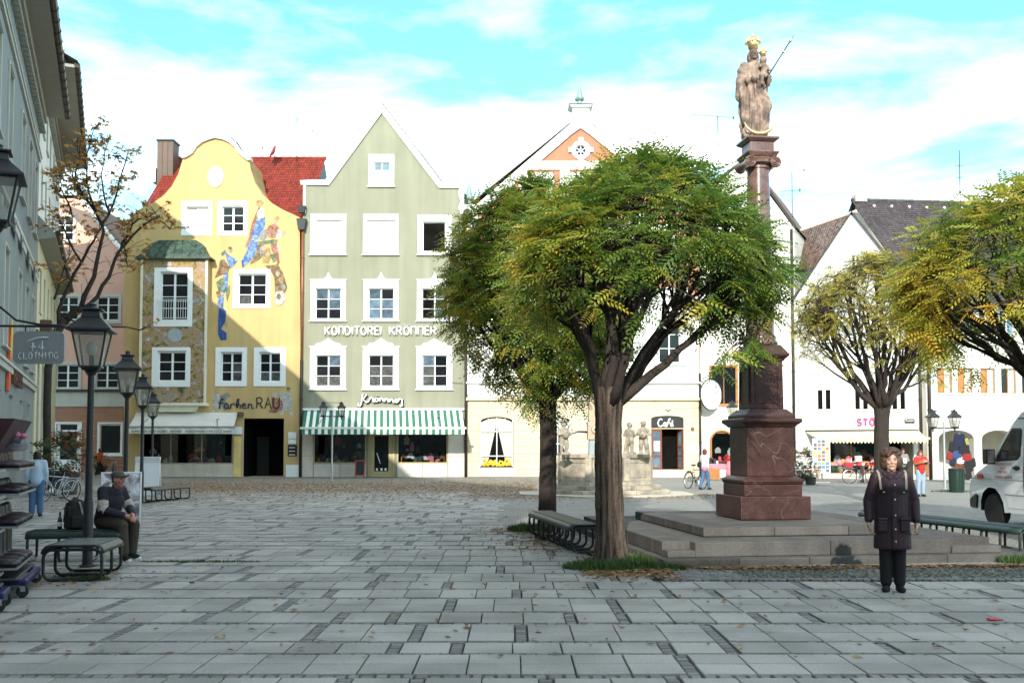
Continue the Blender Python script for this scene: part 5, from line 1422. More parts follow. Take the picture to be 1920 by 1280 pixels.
# ------------------------------------------------------------------ ground
SOIL = M('joint_soil', (0.045, 0.045, 0.035), 0.95, 0.2, 2, 0.2, 40, 0.4, c2=(0.04, 0.055, 0.022))
SLAB = M('grey_granite_slab', (0.335, 0.322, 0.292), 0.72, 0.14, 0.55, 0.2, 60, 0.3, bscale=80, objr=0.15, isl=0.15, bdist=.004, streak=0, c2=(0.245, 0.24, 0.215))
SETT = M('small_granite_sett', (0.18, 0.178, 0.168), 0.75, 0.12, 1.5, 0.12, 40, 0.3, isl=.22, bdist=.006)
def sheet_mat(name, c, mortar, bw, bh, sc=1.0):
    mt = M(name, c, .85, .12, .6, .12, 30, .25)
    n, l = mt.node_tree.nodes, mt.node_tree.links
    b = n['Principled BSDF']; src = b.inputs['Base Color'].links[0].from_socket
    geo = [q for q in n if q.type == 'NEW_GEOMETRY'][0]
    br = n.new('ShaderNodeTexBrick'); br.inputs['Scale'].default_value = sc; br.inputs['Brick Width'].default_value = bw; br.inputs['Row Height'].default_value = bh
    br.inputs['Mortar Size'].default_value = .012; br.inputs['Color1'].default_value = (1, 1, 1, 1); br.inputs['Color2'].default_value = (.72, .74, .74, 1); br.inputs['Mortar'].default_value = (*mortar, 1)
    l.new(geo.outputs['Position'], br.inputs['Vector'])
    mx = n.new('ShaderNodeMix'); mx.data_type = 'RGBA'; mx.blend_type = 'MULTIPLY'; mx.inputs[0].default_value = 1
    l.new(src, mx.inputs[6]); l.new(br.outputs['Color'], mx.inputs[7]); l.new(mx.outputs[2], b.inputs['Base Color'])
    return mt
SETTSHEET = sheet_mat('sett_paving', (0.29, 0.28, 0.25), (.5, .48, .44), .14, .11)
mb = MB(); mb.face([(-400, -200, -.035), (400, -200, -.035), (400, 700, -.035), (-400, 700, -.035)], SOIL)
tag(mb.build('ground'), kind='structure')
# sett paved roadway: everything round the slab field
def bx_l(Y):                      # right-hand limit of the slab field
    if Y < 12.9: return 1e3
    if Y < 21: return .17 + (20.9-Y)*.215
    return -.1 if Y < 33 else -1.5
YEND = 44.0
mb = MB()
z = -.006
mb.face([(bx_l(12.9)+.15, 12.95, z), (60, 12.95, z), (60, 80, z), (.1, 80, z), (.1, 33, z), (-.9, 33, z), (-.9, 21, z), (.05, 20.95, z)], SETTSHEET)
mb.face([(-45, YEND, z), (.1, YEND, z), (.1, 80, z), (-45, 80, z)], SETTSHEET)
mb.face([(.1, 33.01, z), (.1, YEND, z), (-2.3, YEND, z), (-2.3, 33.01, z)], SETTSHEET)
mb.face([(-45, -12, z-.002), (-45, 12.9, z-.002), (-9.4, 12.9, z-.002), (-4.4, -12, z-.002)], SETTSHEET)
tag(mb.build('square_paving'), kind='structure')

# slab field: rows of slabs about 0.41 m wide, split by bands of small setts
pv = thing('slab_pavement', None, None, (0, 0, 0)); pv['kind'] = 'structure'
rows = [(6.15, .58, 1), (6.80, .66, 2), (7.60, .69, 2), (8.36, .44, 1), (8.87, .82, 2), (9.80, .57, 1), (10.45, .86, 2), (11.42, .62, 1), (12.11, .62, 1), (12.80, .74, 2)]
y = 13.62; rr = random.Random(21); k = 0
while y < YEND:
    d = [.78, .46, .66, .9, .5, .74][k % 6]*rr.uniform(.95, 1.05)
    rows.append((y, d, 2 if d > .6 else 1)); y += d + rr.choice([.07, .075, .13]); k += 1
slabs = []; setts = []
SW = .41
for (y0, d, split) in rows:
    Ym = y0+d/2
    xl = max(-.53*Ym-4.5, X0-.399*Ym+.2); xr = min(.53*Ym+3.5, bx_l(Ym))
    x = xl - rr.random()*SW; c = rr.randrange(4)
    while x < xr:
        c += 1
        if c % rr.choice([3, 4, 4, 5]) == 0:
            n_ = max(3, int(d/.09))
            for q in range(n_):
                setts.append((x+.055, y0+d*(q+.5)/n_, .05, d/n_/2-.006))
            x += .115
        w = SW*rr.choice([1, 1, 1, 1.0, .98, 1.02])
        if x+w > xr+.1: break
        if split == 2 and d > .6:
            slabs.append((x+w/2, y0+d*.25, w-.014, d/2-.006)); slabs.append((x+w/2, y0+d*.75, w-.014, d/2-.006))
        else: slabs.append((x+w/2, y0+d/2, w-.014, d-.006))
        x += w
    # band of setts behind this row
    gap = None
    i = rows.index((y0, d, split))
    gap = (rows[i+1][0] - y0 - d) if i+1 < len(rows) else .1
    if gap > .05 and Ym < 30:
        nb = 2 if gap > .14 else 1
        for b in range(nb):
            x = xl + rr.random()*.1
            while x < xr:
                w = rr.uniform(.085, .125)
                setts.append((x+w/2, y0+d+gap*(b+.5)/nb, w/2-.008, gap/nb/2-.009)); x += w
slabs.sort(key=lambda s: s[1]**2 + (s[0]*.9)**2)
inview = [s for s in slabs if abs(s[0]) < .508*s[1]+.25 and s[1] > 7.0]
single = set(inview[:298])
SM = {}
def slab_mesh(w, d):
    key = (round(w, 2), round(d, 2))
    if key not in SM:
        m = MB(); b_ = .005; w2, d2 = key[0]/2, key[1]/2
        m.add([(-w2,-d2,-.05),(w2,-d2,-.05),(w2,d2,-.05),(-w2,d2,-.05),(-w2,-d2,-b_),(w2,-d2,-b_),(w2,d2,-b_),(-w2,d2,-b_),(-w2+b_,-d2+b_,0),(w2-b_,-d2+b_,0),(w2-b_,d2-b_,0),(-w2+b_,d2-b_,0)],
              [(0,1,5,4),(1,2,6,5),(2,3,7,6),(3,0,4,7),(4,5,9,8),(5,6,10,9),(6,7,11,10),(7,4,8,11),(8,9,10,11)], SLAB)
        SM[key] = m.mesh('slab')
    return SM[key]
big = MB(); mi = big.m(SLAB)
for s in slabs:
    (x, y, w, d) = s
    if s in single:
        o = link_mesh('slab', slab_mesh(w, d), pv, (x, y, rr.uniform(-.004, .002)))
        o.rotation_euler = (R(rr.uniform(-.25, .25)), R(rr.uniform(-.25, .25)), R(rr.uniform(-.5, .5)))
    else:
        b = len(big.v); z = rr.uniform(-.004, .002); t_ = rr.uniform(-.002, .002)
        w2, d2 = w/2, d/2
        big.v += [(x-w2,y-d2,-.05),(x+w2,y-d2,-.05),(x+w2,y+d2,-.05),(x-w2,y+d2,-.05),(x-w2,y-d2,z),(x+w2,y-d2,z+t_),(x+w2,y+d2,z+t_),(x-w2,y+d2,z)]
        for f in ((0,1,5,4),(1,2,6,5),(2,3,7,6),(3,0,4,7),(4,5,6,7)): big.f.append(tuple(b+i for i in f)); big.mi.append(mi)
o = big.build('slab_field', pv); o['kind'] = 'stuff'
sb = MB(); mi = sb.m(SETT)
def sett(x, y, hx, hy, z=None, rot=0.0):
    b = len(sb.v); z = rr.uniform(-.014, -.004) if z is None else z
    ca, sa = math.cos(rot), math.sin(rot)
    def P(a, c, zz): return (x+a*ca-c*sa, y+a*sa+c*ca, zz)
    e = min(hx, hy)*.22
    sb.v += [P(-hx,-hy,-.04),P(hx,-hy,-.04),P(hx,hy,-.04),P(-hx,hy,-.04),P(-hx+e*.3,-hy+e*.3,z-.008),P(hx-e*.3,-hy+e*.3,z-.008),P(hx-e*.3,hy-e*.3,z-.008),P(-hx+e*.3,hy-e*.3,z-.008),P(-hx+e,-hy+e,z),P(hx-e,-hy+e,z),P(hx-e,hy-e,z),P(-hx+e,hy-e,z)]
    for f in ((0,1,5,4),(1,2,6,5),(2,3,7,6),(3,0,4,7),(4,5,9,8),(5,6,10,9),(6,7,11,10),(7,4,8,11),(8,9,10,11)): sb.f.append(tuple(b+i for i in f)); sb.mi.append(mi)
for (x, y, hx, hy) in setts: sett(x, y, hx, hy, None, rr.uniform(-.05, .05))
o = sb.build('sett_band', pv); o['kind'] = 'stuff'
# strip of small setts round the tree pit, under the bench and in front of the steps
sb = MB(); mi = sb.m(SETT)
y = 12.98
while y < 21.2:
    x = bx_l(max(y, 12.91))+.06
    xr = 11.0 if y < 14.6 else 2.6
    while x < xr:
        w = rr.uniform(.085, .115)
        sett(x+w/2, y+rr.uniform(-.006, .006), w/2-.007, .042, rr.uniform(-.004, .006), rr.uniform(-.08, .08)); x += w
    y += .1
o = sb.build('sett_strip', pv); o['kind'] = 'stuff'

# ------------------------------------------------------------------ fallen leaves, moss, grass
def scatter_quads(name, pts, size, mat, tints, parent=None, curl=.5, seed=1, zoff=.004):
    rg = np.random.default_rng(seed); n = len(pts)
    pts = np.asarray(pts); a = rg.uniform(0, 2*PI, n); s = rg.uniform(.6, 1.3, n)*size
    v = np.zeros((n, 4, 3))
    L = np.array([[-1, 0], [0, -.45], [1, 0], [0, .45]])
    for k in range(4):
        v[:, k, 0] = pts[:, 0] + s*(L[k, 0]*np.cos(a) - L[k, 1]*np.sin(a))
        v[:, k, 1] = pts[:, 1] + s*(L[k, 0]*np.sin(a) + L[k, 1]*np.cos(a))
        v[:, k, 2] = pts[:, 2] + zoff + rg.uniform(0, curl, n)*s
    me = bpy.data.meshes.new(name)
    me.from_pydata(v.reshape(-1, 3).tolist(), [], [(4*i, 4*i+1, 4*i+2, 4*i+3) for i in range(n)])
    at_ = me.attributes.new('tint', 'FLOAT', 'POINT'); at_.data.foreach_set('value', np.repeat(tints, 4).astype(np.float32))
    me.materials.append(mat)
    o = link_mesh(name, me, parent); o['kind'] = 'stuff'
    return o
LITTER = leaf_mat('fallen_leaf', [(0, (.10, .05, .02)), (.4, (.22, .11, .04)), (.75, (.36, .21, .07)), (1, (.50, .38, .16))], .15, .7)
rg = np.random.default_rng(4)
pts = []
def region(n, f):
    for _ in range(n): pts.append(f())
U, N_ = rg.uniform, rg.normal
def wash(n, y0, y1, x0, x1, p=1.0):
    y = U(y0, y1, n); x = U(x0, x1, n)
    pts.extend(np.stack([x, y, np.zeros(n)], 1).tolist())
def drift(n, yc, ys, x0, x1):
    y = yc + N_(0, ys, n); x = U(x0, x1, n); pts.extend(np.stack([x, y, np.zeros(n)], 1).tolist())
wash(700, 14, 34, -8, 1); drift(20000, 41, 3.4, -16, 1); drift(7000, 47, 4, -17, 2); drift(1200, 33.5, 1.5, -12, 5)
wash(350, 8, 14, -6, 6)
drift(1500, 35.2, .5, -1.5, 7.2); drift(700, 33.6, .35, -.5, 7)
for _ in range(2600):
    t_ = U(); x = 1.6 + t_*7; pts.append([x, 14.3 - .15*abs(N_()) + (x-4.5)*.06, .004])
for _ in range(900): pts.append([1.0+U()*1.1 + .1*N_(), 13.6+.5*N_()*.7, .004])
for _ in range(500): pts.append([1.55+.35*N_(), 16+1.3*N_(), .004])
for _ in range(500): pts.append([.5+.35*N_(), 18.2+1.2*N_(), .004])
for _ in range(400): pts.append([.2+.5*N_(), 20.4+.5*N_(), .004])
for _ in range(500): pts.append([-12+1.2*N_(), 31+2*N_(), .004])
for _ in range(160): pts.append([-5.6+.5*N_(), 13+.7*N_(), .004])
pts = [p for p in pts if not (p[1] > 54.5)]
scatter_quads('fallen_leaves', pts, .042, LITTER, rg.beta(2, 2, len(pts)))
GRASS = leaf_mat('grass_blade', [(0, (.03, .065, .012)), (.5, (.05, .11, .02)), (1, (.10, .17, .04))], .3, .6)
def grass(name, centres, n, seed):
    rg = np.random.default_rng(seed); v = []; f = []; tn = []
    for (cx_, cy_, rx, ry, h_) in centres:
        for i in range(n):
            a = rg.uniform(0, 2*PI); r = math.sqrt(rg.random())
            x, y = cx_+rx*r*math.cos(a), cy_+ry*r*math.sin(a)
            hh = h_*rg.uniform(.4, 1.1)*(1-.5*r); b = rg.uniform(0, 2*PI); lean = rg.uniform(.1, .7)*hh; w = .006
            dx, dy = math.cos(b), math.sin(b); k = len(v)
            v += [(x-w*dy, y+w*dx, -.01), (x+w*dy, y-w*dx, -.01), (x+dx*lean*.4+w*dy*.8, y+dy*lean*.4-w*dx*.8, hh*.6), (x+dx*lean*.4-w*dy*.8, y+dy*lean*.4+w*dx*.8, hh*.6), (x+dx*lean, y+dy*lean, hh)]
            f += [(k, k+1, k+2, k+3), (k+3, k+2, k+4)]; t_ = rg.random(); tn += [t_]*5
    me = bpy.data.meshes.new(name); me.from_pydata(v, [], f)
    at_ = me.attributes.new('tint', 'FLOAT', 'POINT'); at_.data.foreach_set('value', tn); me.materials.append(GRASS)
    o = link_mesh(name, me); o['kind'] = 'stuff'; return o
grass('grass_tufts', [(1.33, 14.0, .55, .3, .2), (1.75, 14.25, .3, .25, .26), (1.05, 14.15, .35, .2, .16), (2.1, 14.05, .35, .2, .12), (.25, 20.3, .35, .25, .25), (.55, 20.2, .3, .2, .25)], 900, 3)
grass('grass_tufts', [(7.35, 14.9, .25, .2, .16), (gx(1785, 38.3), 38.3, .8, .35, .12), (-5.35, 12.9, .25, .12, .08), (-4.6, 14.9, .9, .05, .05)], 500, 5)
moss = [(U(3.0, 9.0), U(13.1, 14.0), 0.0) for _ in range(5200)] + [(U(-7, -4), 13+U(-.05, .05)+.09*(i % 3), 0) for i in range(300)]
MOSS = leaf_mat('moss', [(0, (.03, .05, .012)), (1, (.08, .11, .035))], .1, .9)
scatter_quads('moss', [(x, y, z) for (x, y, z) in moss], .02, MOSS, rg.random(len(moss)), curl=.35, zoff=.003)
# ------------------------------------------------------------------ trees
BARK = M('furrowed_bark', (0.080, 0.057, 0.042), 0.9, 0.2, 3, 0.2, 40, 0.6, bscale=26, streak=1.3, sscale=20, bdist=.03)
DBARK = M('dark_bark', (0.040, 0.030, 0.024), 0.9, 0.2, 4, 0.2, 25, 0.4, bdist=.02)
LEAF_G = leaf_mat('robinia_leaf', [(0, (0.074, 0.168, 0.033)), (0.35, (0.169, 0.276, 0.046)), (0.62, (0.351, 0.396, 0.058)), (0.82, (0.648, 0.504, 0.065)), (1, (0.8, 0.48, 0.078))], .45, .36)
LEAF_Y = leaf_mat('yellowing_leaf', [(0, (0.096, 0.204, 0.033)), (0.3, (0.24, 0.336, 0.046)), (0.6, (0.552, 0.492, 0.065)), (1, (0.78, 0.48, 0.065))], .45, .4)
LEAF_P = leaf_mat('sparse_yellow_leaf', [(0, (0.232, 0.255, 0.045)), (0.5, (0.493, 0.435, 0.075)), (1, (0.725, 0.54, 0.09))], .45, .5)
LEAF_B = leaf_mat('brown_autumn_leaf', [(0, (0.297, 0.14, 0.042)), (0.5, (0.54, 0.28, 0.084)), (1, (0.743, 0.476, 0.14))], .35, .6)

def frond_template(n=6, L=1.0, lw=.10, ll=.27, droop=.35):
    """pinnate leaf: paired leaflets along a drooping midrib, along +x"""
    q = []
    for i in range(n+1):
        t = (i+.8)/(n+.8)
        base = np.array([t*L, 0, -droop*t*t*L])
        if i == n: dirs = [(1, 0)]
        else: dirs = [(.5, .86), (.5, -.86)]
        for (dx, dy) in dirs:
            d = np.array([dx, dy, -.25]); d /= np.linalg.norm(d)
            s = np.array([-dy, dx, 0.0]); sc = (1-.35*abs(t-.45))
            w = lw*sc
            up = np.array([0, 0, .12*lw])
            q.append([base, base+d*ll*sc*.5+s*w*.5+up, base+d*ll*sc, base+d*ll*sc*.5-s*w*.5+up])
    return np.array(q)             # (leaflets,4,3)
def place_fronds(pos, dirs, up, scale, tmpl, tint, name, mat, parent):
    n = len(pos)
    X = dirs/np.linalg.norm(dirs, axis=1)[:, None]
    Yv = np.cross(up, X); Yv /= np.maximum(np.linalg.norm(Yv, axis=1)[:, None], 1e-6)
    Zv = np.cross(X, Yv)
    T = tmpl.reshape(-1, 3)
    V = (X[:, None, :]*T[None, :, 0:1] + Yv[:, None, :]*T[None, :, 1:2] + Zv[:, None, :]*T[None, :, 2:3])*scale[:, None, None] + pos[:, None, :]
    m = len(T); nv = n*m
    me = bpy.data.meshes.new(name)
    me.vertices.add(nv); me.vertices.foreach_set('co', V.astype(np.float32).ravel())
    nf = nv//4
    me.loops.add(nv); me.loops.foreach_set('vertex_index', np.arange(nv, dtype=np.int32))
    me.polygons.add(nf); me.polygons.foreach_set('loop_start', np.arange(0, nv, 4, dtype=np.int32))
    try: me.polygons.foreach_set('loop_total', np.full(nf, 4, dtype=np.int32))
    except Exception: pass
    me.update(calc_edges=True)
    a = me.attributes.new('tint', 'FLOAT', 'POINT'); a.data.foreach_set('value', np.repeat(tint, m).astype(np.float32))
    me.materials.append(mat); me.validate()
    return link_mesh(name, me, parent)

def bez(p0, p1, p2, n):
    return [(1-t)**2*p0 + 2*(1-t)*t*p1 + t*t*p2 for t in [i/n for i in range(n+1)]]
def round_tree(name, label, loc, fork_z, tr, cc, cr, nlimb, nsub, ntip, nfr, fs, leafmat, tintf, seed, group=None, flare=1.5, lean=(0, 0), limb_r=.5, gap=None, keep=None, bark=BARK, zmin=-.62, tmpl=None, shell=(.72, 1.02), knob=True, selo=-.12, nar=.0):
    """pollarded street tree; cc crown centre and cr crown radii relative to loc"""
    rg = np.random.default_rng(seed); rr = random.Random(seed)
    t = thing(name, label, 'tree', loc, 0, group)
    fork = Vector((lean[0], lean[1], fork_z))
    cc = Vector(cc)
    # trunk with furrows
    mb = MB(); n = 88; rings = 44; b = len(mb.v); mi = mb.m(bark)
    ph = [rr.uniform(0, 6.28) for _ in range(8)]
    for i in range(rings+1):
        u = i/rings; z = -.05 + (fork_z+.15)*u
        c = Vector((lean[0]*u, lean[1]*u, z)) + Vector((math.sin(u*3+ph[0])*.03, math.cos(u*2.5+ph[1])*.03, 0))
        r = tr*(1 + (flare-1)*max(0, 1-u*3.2)**2 + .28*max(0, (u-.8)/.2)**1.5 - .08*u)
        for j in range(n):
            an = 2*PI*j/n
            fur = .085*abs(math.sin(7*an+ph[2]+1.6*math.sin(1.9*z+ph[3])))**.7 + .055*abs(math.sin(12*an+ph[4]+2.4*math.sin(2.7*z+an))) + .06*math.sin(3*an+ph[5]+z*.8) - .09 + .03*rr.uniform(-1, 1)
            if knob and .33 < u < .42: fur += .14*math.exp(-((an-3.6)**2)/.1)
            mb.v.append((c.x+r*(1+fur)*math.cos(an), c.y+r*(1+fur)*math.sin(an), z))
    for i in range(rings):
        for j in range(n):
            j2 = (j+1) % n
            mb.f.append((b+i*n+j, b+i*n+j2, b+(i+1)*n+j2, b+(i+1)*n+j)); mb.mi.append(mi)
    lb = MB()
    tips = []
    GA = PI*(3-math.sqrt(5))
    def shellpt(az, sinel, k=1.0):
        ce = math.sqrt(max(0, 1-sinel*sinel))
        nw = 1-nar*max(0, sinel)
        return cc + Vector((cr[0]*ce*nw*math.cos(az), cr[1]*ce*nw*math.sin(az), cr[2]*sinel))*k
    subs = []
    for i in range(nlimb):
        az = i*GA + rr.uniform(-.25, .25); se = selo + (.90-selo)*((i+.5)/nlimb)
        end = shellpt(az, min(.97, se), .74)
        out = Vector((math.cos(az), math.sin(az), 0))
        mid = fork.lerp(end, .42) + Vector((0, 0, .0+.22*cr[2]*(se < .4)*-.4)) + out*rr.uniform(-.02, .2)*cr[0] + Vector((rr.uniform(-.1, .1), rr.uniform(-.1, .1), rr.uniform(-.05, .12)))*cr[0]
        st = fork + Vector((math.cos(az)*tr*.5, math.sin(az)*tr*.5, -.12*rr.random()-.05))
        pts = bez(st, mid, end, 9)
        pts = [p + Vector((rr.uniform(-1, 1), rr.uniform(-1, 1), rr.uniform(-1, 1)))*.022*cr[0]*(0 < k < 9) for k, p in enumerate(pts)]
        r0 = tr*limb_r*rr.uniform(.75, 1.1)
        lb.tube(pts, [r0*(1-.78*(k/9)**.8) for k in range(10)], 7, bark if tr > .15 and i < 0 else DBARK)
        for s in range(nsub):
            k = rr.uniform(.3, .98); ii = min(8, int(k*9)); p = pts[ii].lerp(pts[ii+1], k*9-ii)
            rs = r0*(1-.78*k**.8)*.62
            a2 = az + rr.gauss(0, .55); s2 = max(zmin, min(.99, se + rr.gauss(0, .30)))
            e2 = shellpt(a2, s2, rr.uniform(.80, .95))
            m2 = p.lerp(e2, .5) + (p-pts[max(0, ii-1)])*.8 + Vector((0, 0, -.04*cr[2]))
            sp = bez(p, m2, e2, 6)
            sp = [q + Vector((rr.uniform(-1, 1), rr.uniform(-1, 1), rr.uniform(-1, 1)))*.012*cr[0]*(0 < kk < 6) for kk, q in enumerate(sp)]
            lb.tube(sp, [max(.007, rs*(1-.75*kk/6)) for kk in range(7)], 5, DBARK)
            subs.append((sp, rs*.25, a2, s2))
            for q in range(ntip):
                kk = rr.choice([3, 4, 5, 6, 6]); p3 = sp[kk]
                a3 = a2 + rr.gauss(0, .30); s3 = max(zmin-.08, min(.995, s2+rr.gauss(0, .2)))
                e3 = shellpt(a3, s3, rr.uniform(*shell))
                if gap and gap(e3, rr): continue
                lb.tube([p3, p3.lerp(e3, .5)+Vector((0, 0, .05)), e3], [.012, .009, .005], 4, DBARK, caps=False)
                tips.append((e3, p3))
    tk = mb.build('trunk', t, smooth=True)
    lb.build('branch', t, smooth=True)
    # fronds in rosettes at the twig ends
    P, D, U_, Sx, Tn = [], [], [], [], []
    for (e, p) in tips:
        k = max(1, int(nfr + rr.uniform(-2, 2)))
        base = tintf(e - cc, cr, rr)
        a0 = rr.uniform(0, 6.28); o = (e-cc); o = Vector((o.x/cr[0], o.y/cr[1], o.z/cr[2])).normalized()
        for q in range(k):
            an = a0 + q*2.4
            d = Vector((math.cos(an), math.sin(an), rr.uniform(-.75, .45))) + o*.75
            d.normalize()
            u = (o*.6 + Vector((0, 0, 1)) + Vector((rr.uniform(-.7, .7), rr.uniform(-.7, .7), 0))).normalized()
            pos = p.lerp(e, rr.uniform(.6, 1.05)) + Vector((rr.uniform(-.04, .04), rr.uniform(-.04, .04), rr.uniform(-.04, .04)))
            P.append(pos); D.append(d); U_.append(u); Sx.append(fs*rr.uniform(.5, 1.3)); Tn.append(min(1, max(0, base + rr.gauss(0, .10))))
    tm = tmpl if tmpl is not None else frond_template()
    place_fronds(np.array([tuple(x) for x in P]), np.array([tuple(x) for x in D]), np.array([tuple(x) for x in U_]), np.array(Sx), tm, np.array(Tn), 'crown', leafmat, t)
    return t

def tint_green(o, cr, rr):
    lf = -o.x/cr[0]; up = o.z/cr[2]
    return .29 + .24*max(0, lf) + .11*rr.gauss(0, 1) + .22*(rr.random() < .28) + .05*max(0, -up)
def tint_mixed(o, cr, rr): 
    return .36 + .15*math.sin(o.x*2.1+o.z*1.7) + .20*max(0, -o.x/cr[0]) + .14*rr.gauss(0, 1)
tb = ground(1147, 1056)
ccz = lambda py, Y: gz(py, Y)
round_tree('robinia_tree', 'large round robinia with thick furrowed trunk beside the column steps, grass at its foot', (tb.x, tb.y, 0), 2.45, .20,
           (gx(1214, tb.y, 4)-tb.x, .1, 4.22), (2.05, 1.95, 1.76), 13, 7, 9, 9, .33, LEAF_G, tint_green, 11, 'robinia trees on the square', flare=1.42, limb_r=.5, shell=(.74, 1.04), zmin=-.72, nar=.24)
Y2 = 20.8; x2 = gx(1026, Y2)
round_tree('robinia_tree', 'round robinia behind the green bench, its crown merging into the bigger tree', (x2, Y2, 0), 2.75, .175,
           (gx(1005, Y2, 4.6)-x2, 0, 4.75), (2.05, 1.9, 2.5), 17, 7, 8, 8, .38, LEAF_G, lambda o, cr, rr: tint_green(o, cr, rr)+.10, 23, 'robinia trees on the square', flare=1.1, limb_r=.5, knob=False, zmin=-.9, bark=DBARK, selo=-.5)
Y3 = 30.0; x3 = gx(1657, Y3)
round_tree('robinia_tree', 'thin crowned robinia with bare dark limbs in front of the yellow awning', (x3, Y3, 0), 2.95, .215,
           (gx(1645, Y3, 5)-x3, 0, 5.15), (2.6, 2.4, 2.35), 16, 8, 10, 6, .26, LEAF_P, lambda o, cr, rr: .35+.2*rr.gauss(0, 1)+.15*(o.x < 0), 35, 'robinia trees on the square', flare=1.1, limb_r=.5, knob=False, bark=DBARK,
           gap=lambda e, rr: rr.random() < (.12 if e.z > 5.2 else .45))
Y4 = 17.0; x4 = gx(1985, Y4)
round_tree('robinia_tree', 'yellowing round robinia reaching in from the right edge', (x4, Y4, 0), 2.7, .2,
           (gx(1960, Y4, 4)-x4, 0, 4.30), (2.5, 2.3, 2.0), 14, 7, 8, 8, .36, LEAF_Y, tint_mixed, 47, 'robinia trees on the square', flare=1.2, limb_r=.5, knob=False, zmin=-.8)
# autumn tree in the lane on the left: a few long sweeping limbs with sparse brown leaves
def sweep_tree():
    rr = random.Random(5)
    Y = 40.0; base = Vector((gx(88, Y), Y, 0))
    t = thing('autumn_tree', 'slender bare limbed autumn tree with sparse brown leaves in front of the pink house', 'tree', base)
    L = lambda x, y, dy=0.0: at(x, y, Y+dy) - base
    mb = MB(); lb = MB()
    trunk = [Vector((0, 0, 0)), L(88, 760), L(90, 690), L(104, 632), L(122, 598)]
    mb.tube(trunk, [.16, .15, .15, .15, .14], 9, DBARK); mb.build('trunk', t, smooth=True)
    limbs = [([(108,618),(150,575),(176,520),(192,440),(190,420)], .13), ([(122,598),(170,570),(205,520),(225,470),(262,430),(300,405)], .10), ([(104,632),(118,560),(150,490),(178,450),(192,425)], .09),
             ([(104,560),(112,520),(130,480)], .05), ([(192,425),(170,385),(140,340),(135,330)], .07), ([(192,425),(205,400),(225,340),(240,285)], .06), ([(192,425),(165,360),(160,300),(175,245)], .05),
             ([(225,470),(245,420),(290,400),(318,430)], .05), ([(135,400),(120,370),(112,330)], .05), ([(150,490),(120,430),(108,405)], .05), ([(122,598),(190,610),(260,618),(283,612)], .05), ([(140,340),(150,300),(140,270)], .04), ([(205,400),(190,330),(205,260)], .04), ([(240,430),(235,470),(240,500)], .03)]
    P, D, U_, Sx, Tn = [], [], [], [], []
    for k, (pts, r) in enumerate(limbs):
        dy = rr.uniform(-.8, .8) if k > 2 else 0
        q = [L(x, y, dy*i/len(pts)) for i, (x, y) in enumerate(pts)]
        fine = []
        for a, b in zip(q[:-1], q[1:]):
            for i in range(3): fine.append(a.lerp(b, i/3) + Vector((rr.uniform(-.05, .05), rr.uniform(-.08, .08), rr.uniform(-.05, .05))))
        fine.append(q[-1])
        n = len(fine)
        lb.tube(fine, [max(.015, r*(1-.75*i/n)) for i in range(n)], 6, DBARK)
        dens = 1.0 if k >= 3 else .45
        if k == 10: dens = .15
        for i in range(2, n):
            for _ in range(3):
                if rr.random() > dens: continue
                d = Vector((rr.uniform(-1, 1), rr.uniform(-1, 1), rr.uniform(-.2, 1))).normalized()
                ln = rr.uniform(.35, 1.15)
                e = fine[i] + d*ln
                lb.tube([fine[i], fine[i].lerp(e, .5)+Vector((0, 0, .06)), e], [.014, .01, .006], 4, DBARK, caps=False)
                if k < 3 and i < n*.7: continue
                for _ in range(rr.randint(3, 9)):
                    p = fine[i].lerp(e, rr.uniform(.3, 1.1)) + Vector((rr.uniform(-.18, .18), rr.uniform(-.18, .18), rr.uniform(-.16, .12)))
                    P.append(tuple(p)); D.append((rr.uniform(-1, 1), rr.uniform(-1, 1), rr.uniform(-1, .1))); U_.append((rr.uniform(-.6, .6), rr.uniform(-.6, .6), 1)); Sx.append(rr.uniform(.10, .2)); Tn.append(rr.random())
    lb.build('branch', t, smooth=True)
    tm = np.array([[[0, 0, 0], [.35, .45, .05], [1, 0, -.1], [.35, -.45, .05]], [[0.1, 0, 0], [.2, .6, -.1], [.75, .8, -.2], [.55, .2, 0]], [[.1, 0, 0], [.55, -.2, 0], [.75, -.8, -.2], [.2, -.6, -.1]]])
    place_fronds(np.array(P), np.array(D), np.array(U_), np.array(Sx), tm, np.array(Tn), 'crown', LEAF_B, t)
sweep_tree()
# ------------------------------------------------------------------ column with statue
REDM = M('red_marble', (0.042, 0.0155, 0.0125), 0.42, 0.16, 2.2, 0.3, 24, 0.15, c2=(0.060, 0.027, 0.022), spec=.45)
n, l = REDM.node_tree.nodes, REDM.node_tree.links
# pale veins in the marble
vg = n.new('ShaderNodeNewGeometry'); vt = n.new('ShaderNodeTexNoise'); vt.inputs['Scale'].default_value = .9; vt.inputs['Detail'].default_value = 3; vt.inputs['Distortion'].default_value = .8
va = n.new('ShaderNodeMath'); va.operation = 'SUBTRACT'; va.inputs[1].default_value = .5
vb_ = n.new('ShaderNodeMath'); vb_.operation = 'ABSOLUTE'; vr = n.new('ShaderNodeValToRGB'); vr.color_ramp.elements[0].position = 0; vr.color_ramp.elements[0].color = (1, 1, 1, 1); vr.color_ramp.elements[1].position = .003; vr.color_ramp.elements[1].color = (0, 0, 0, 1)
vm = n.new('ShaderNodeMix'); vm.data_type = 'RGBA'; vm.inputs[7].default_value = (.13, .075, .062, 1)
bs = n['Principled BSDF'].inputs['Base Color'].links[0].from_socket
l.new(vg.outputs['Position'], vt.inputs['Vector']); l.new(vt.outputs['Fac'], va.inputs[0]); l.new(va.outputs[0], vb_.inputs[0]); l.new(vb_.outputs[0], vr.inputs[0]); l.new(vr.outputs[0], vm.inputs[0]); l.new(bs, vm.inputs[6]); l.new(vm.outputs[2], n['Principled BSDF'].inputs['Base Color'])
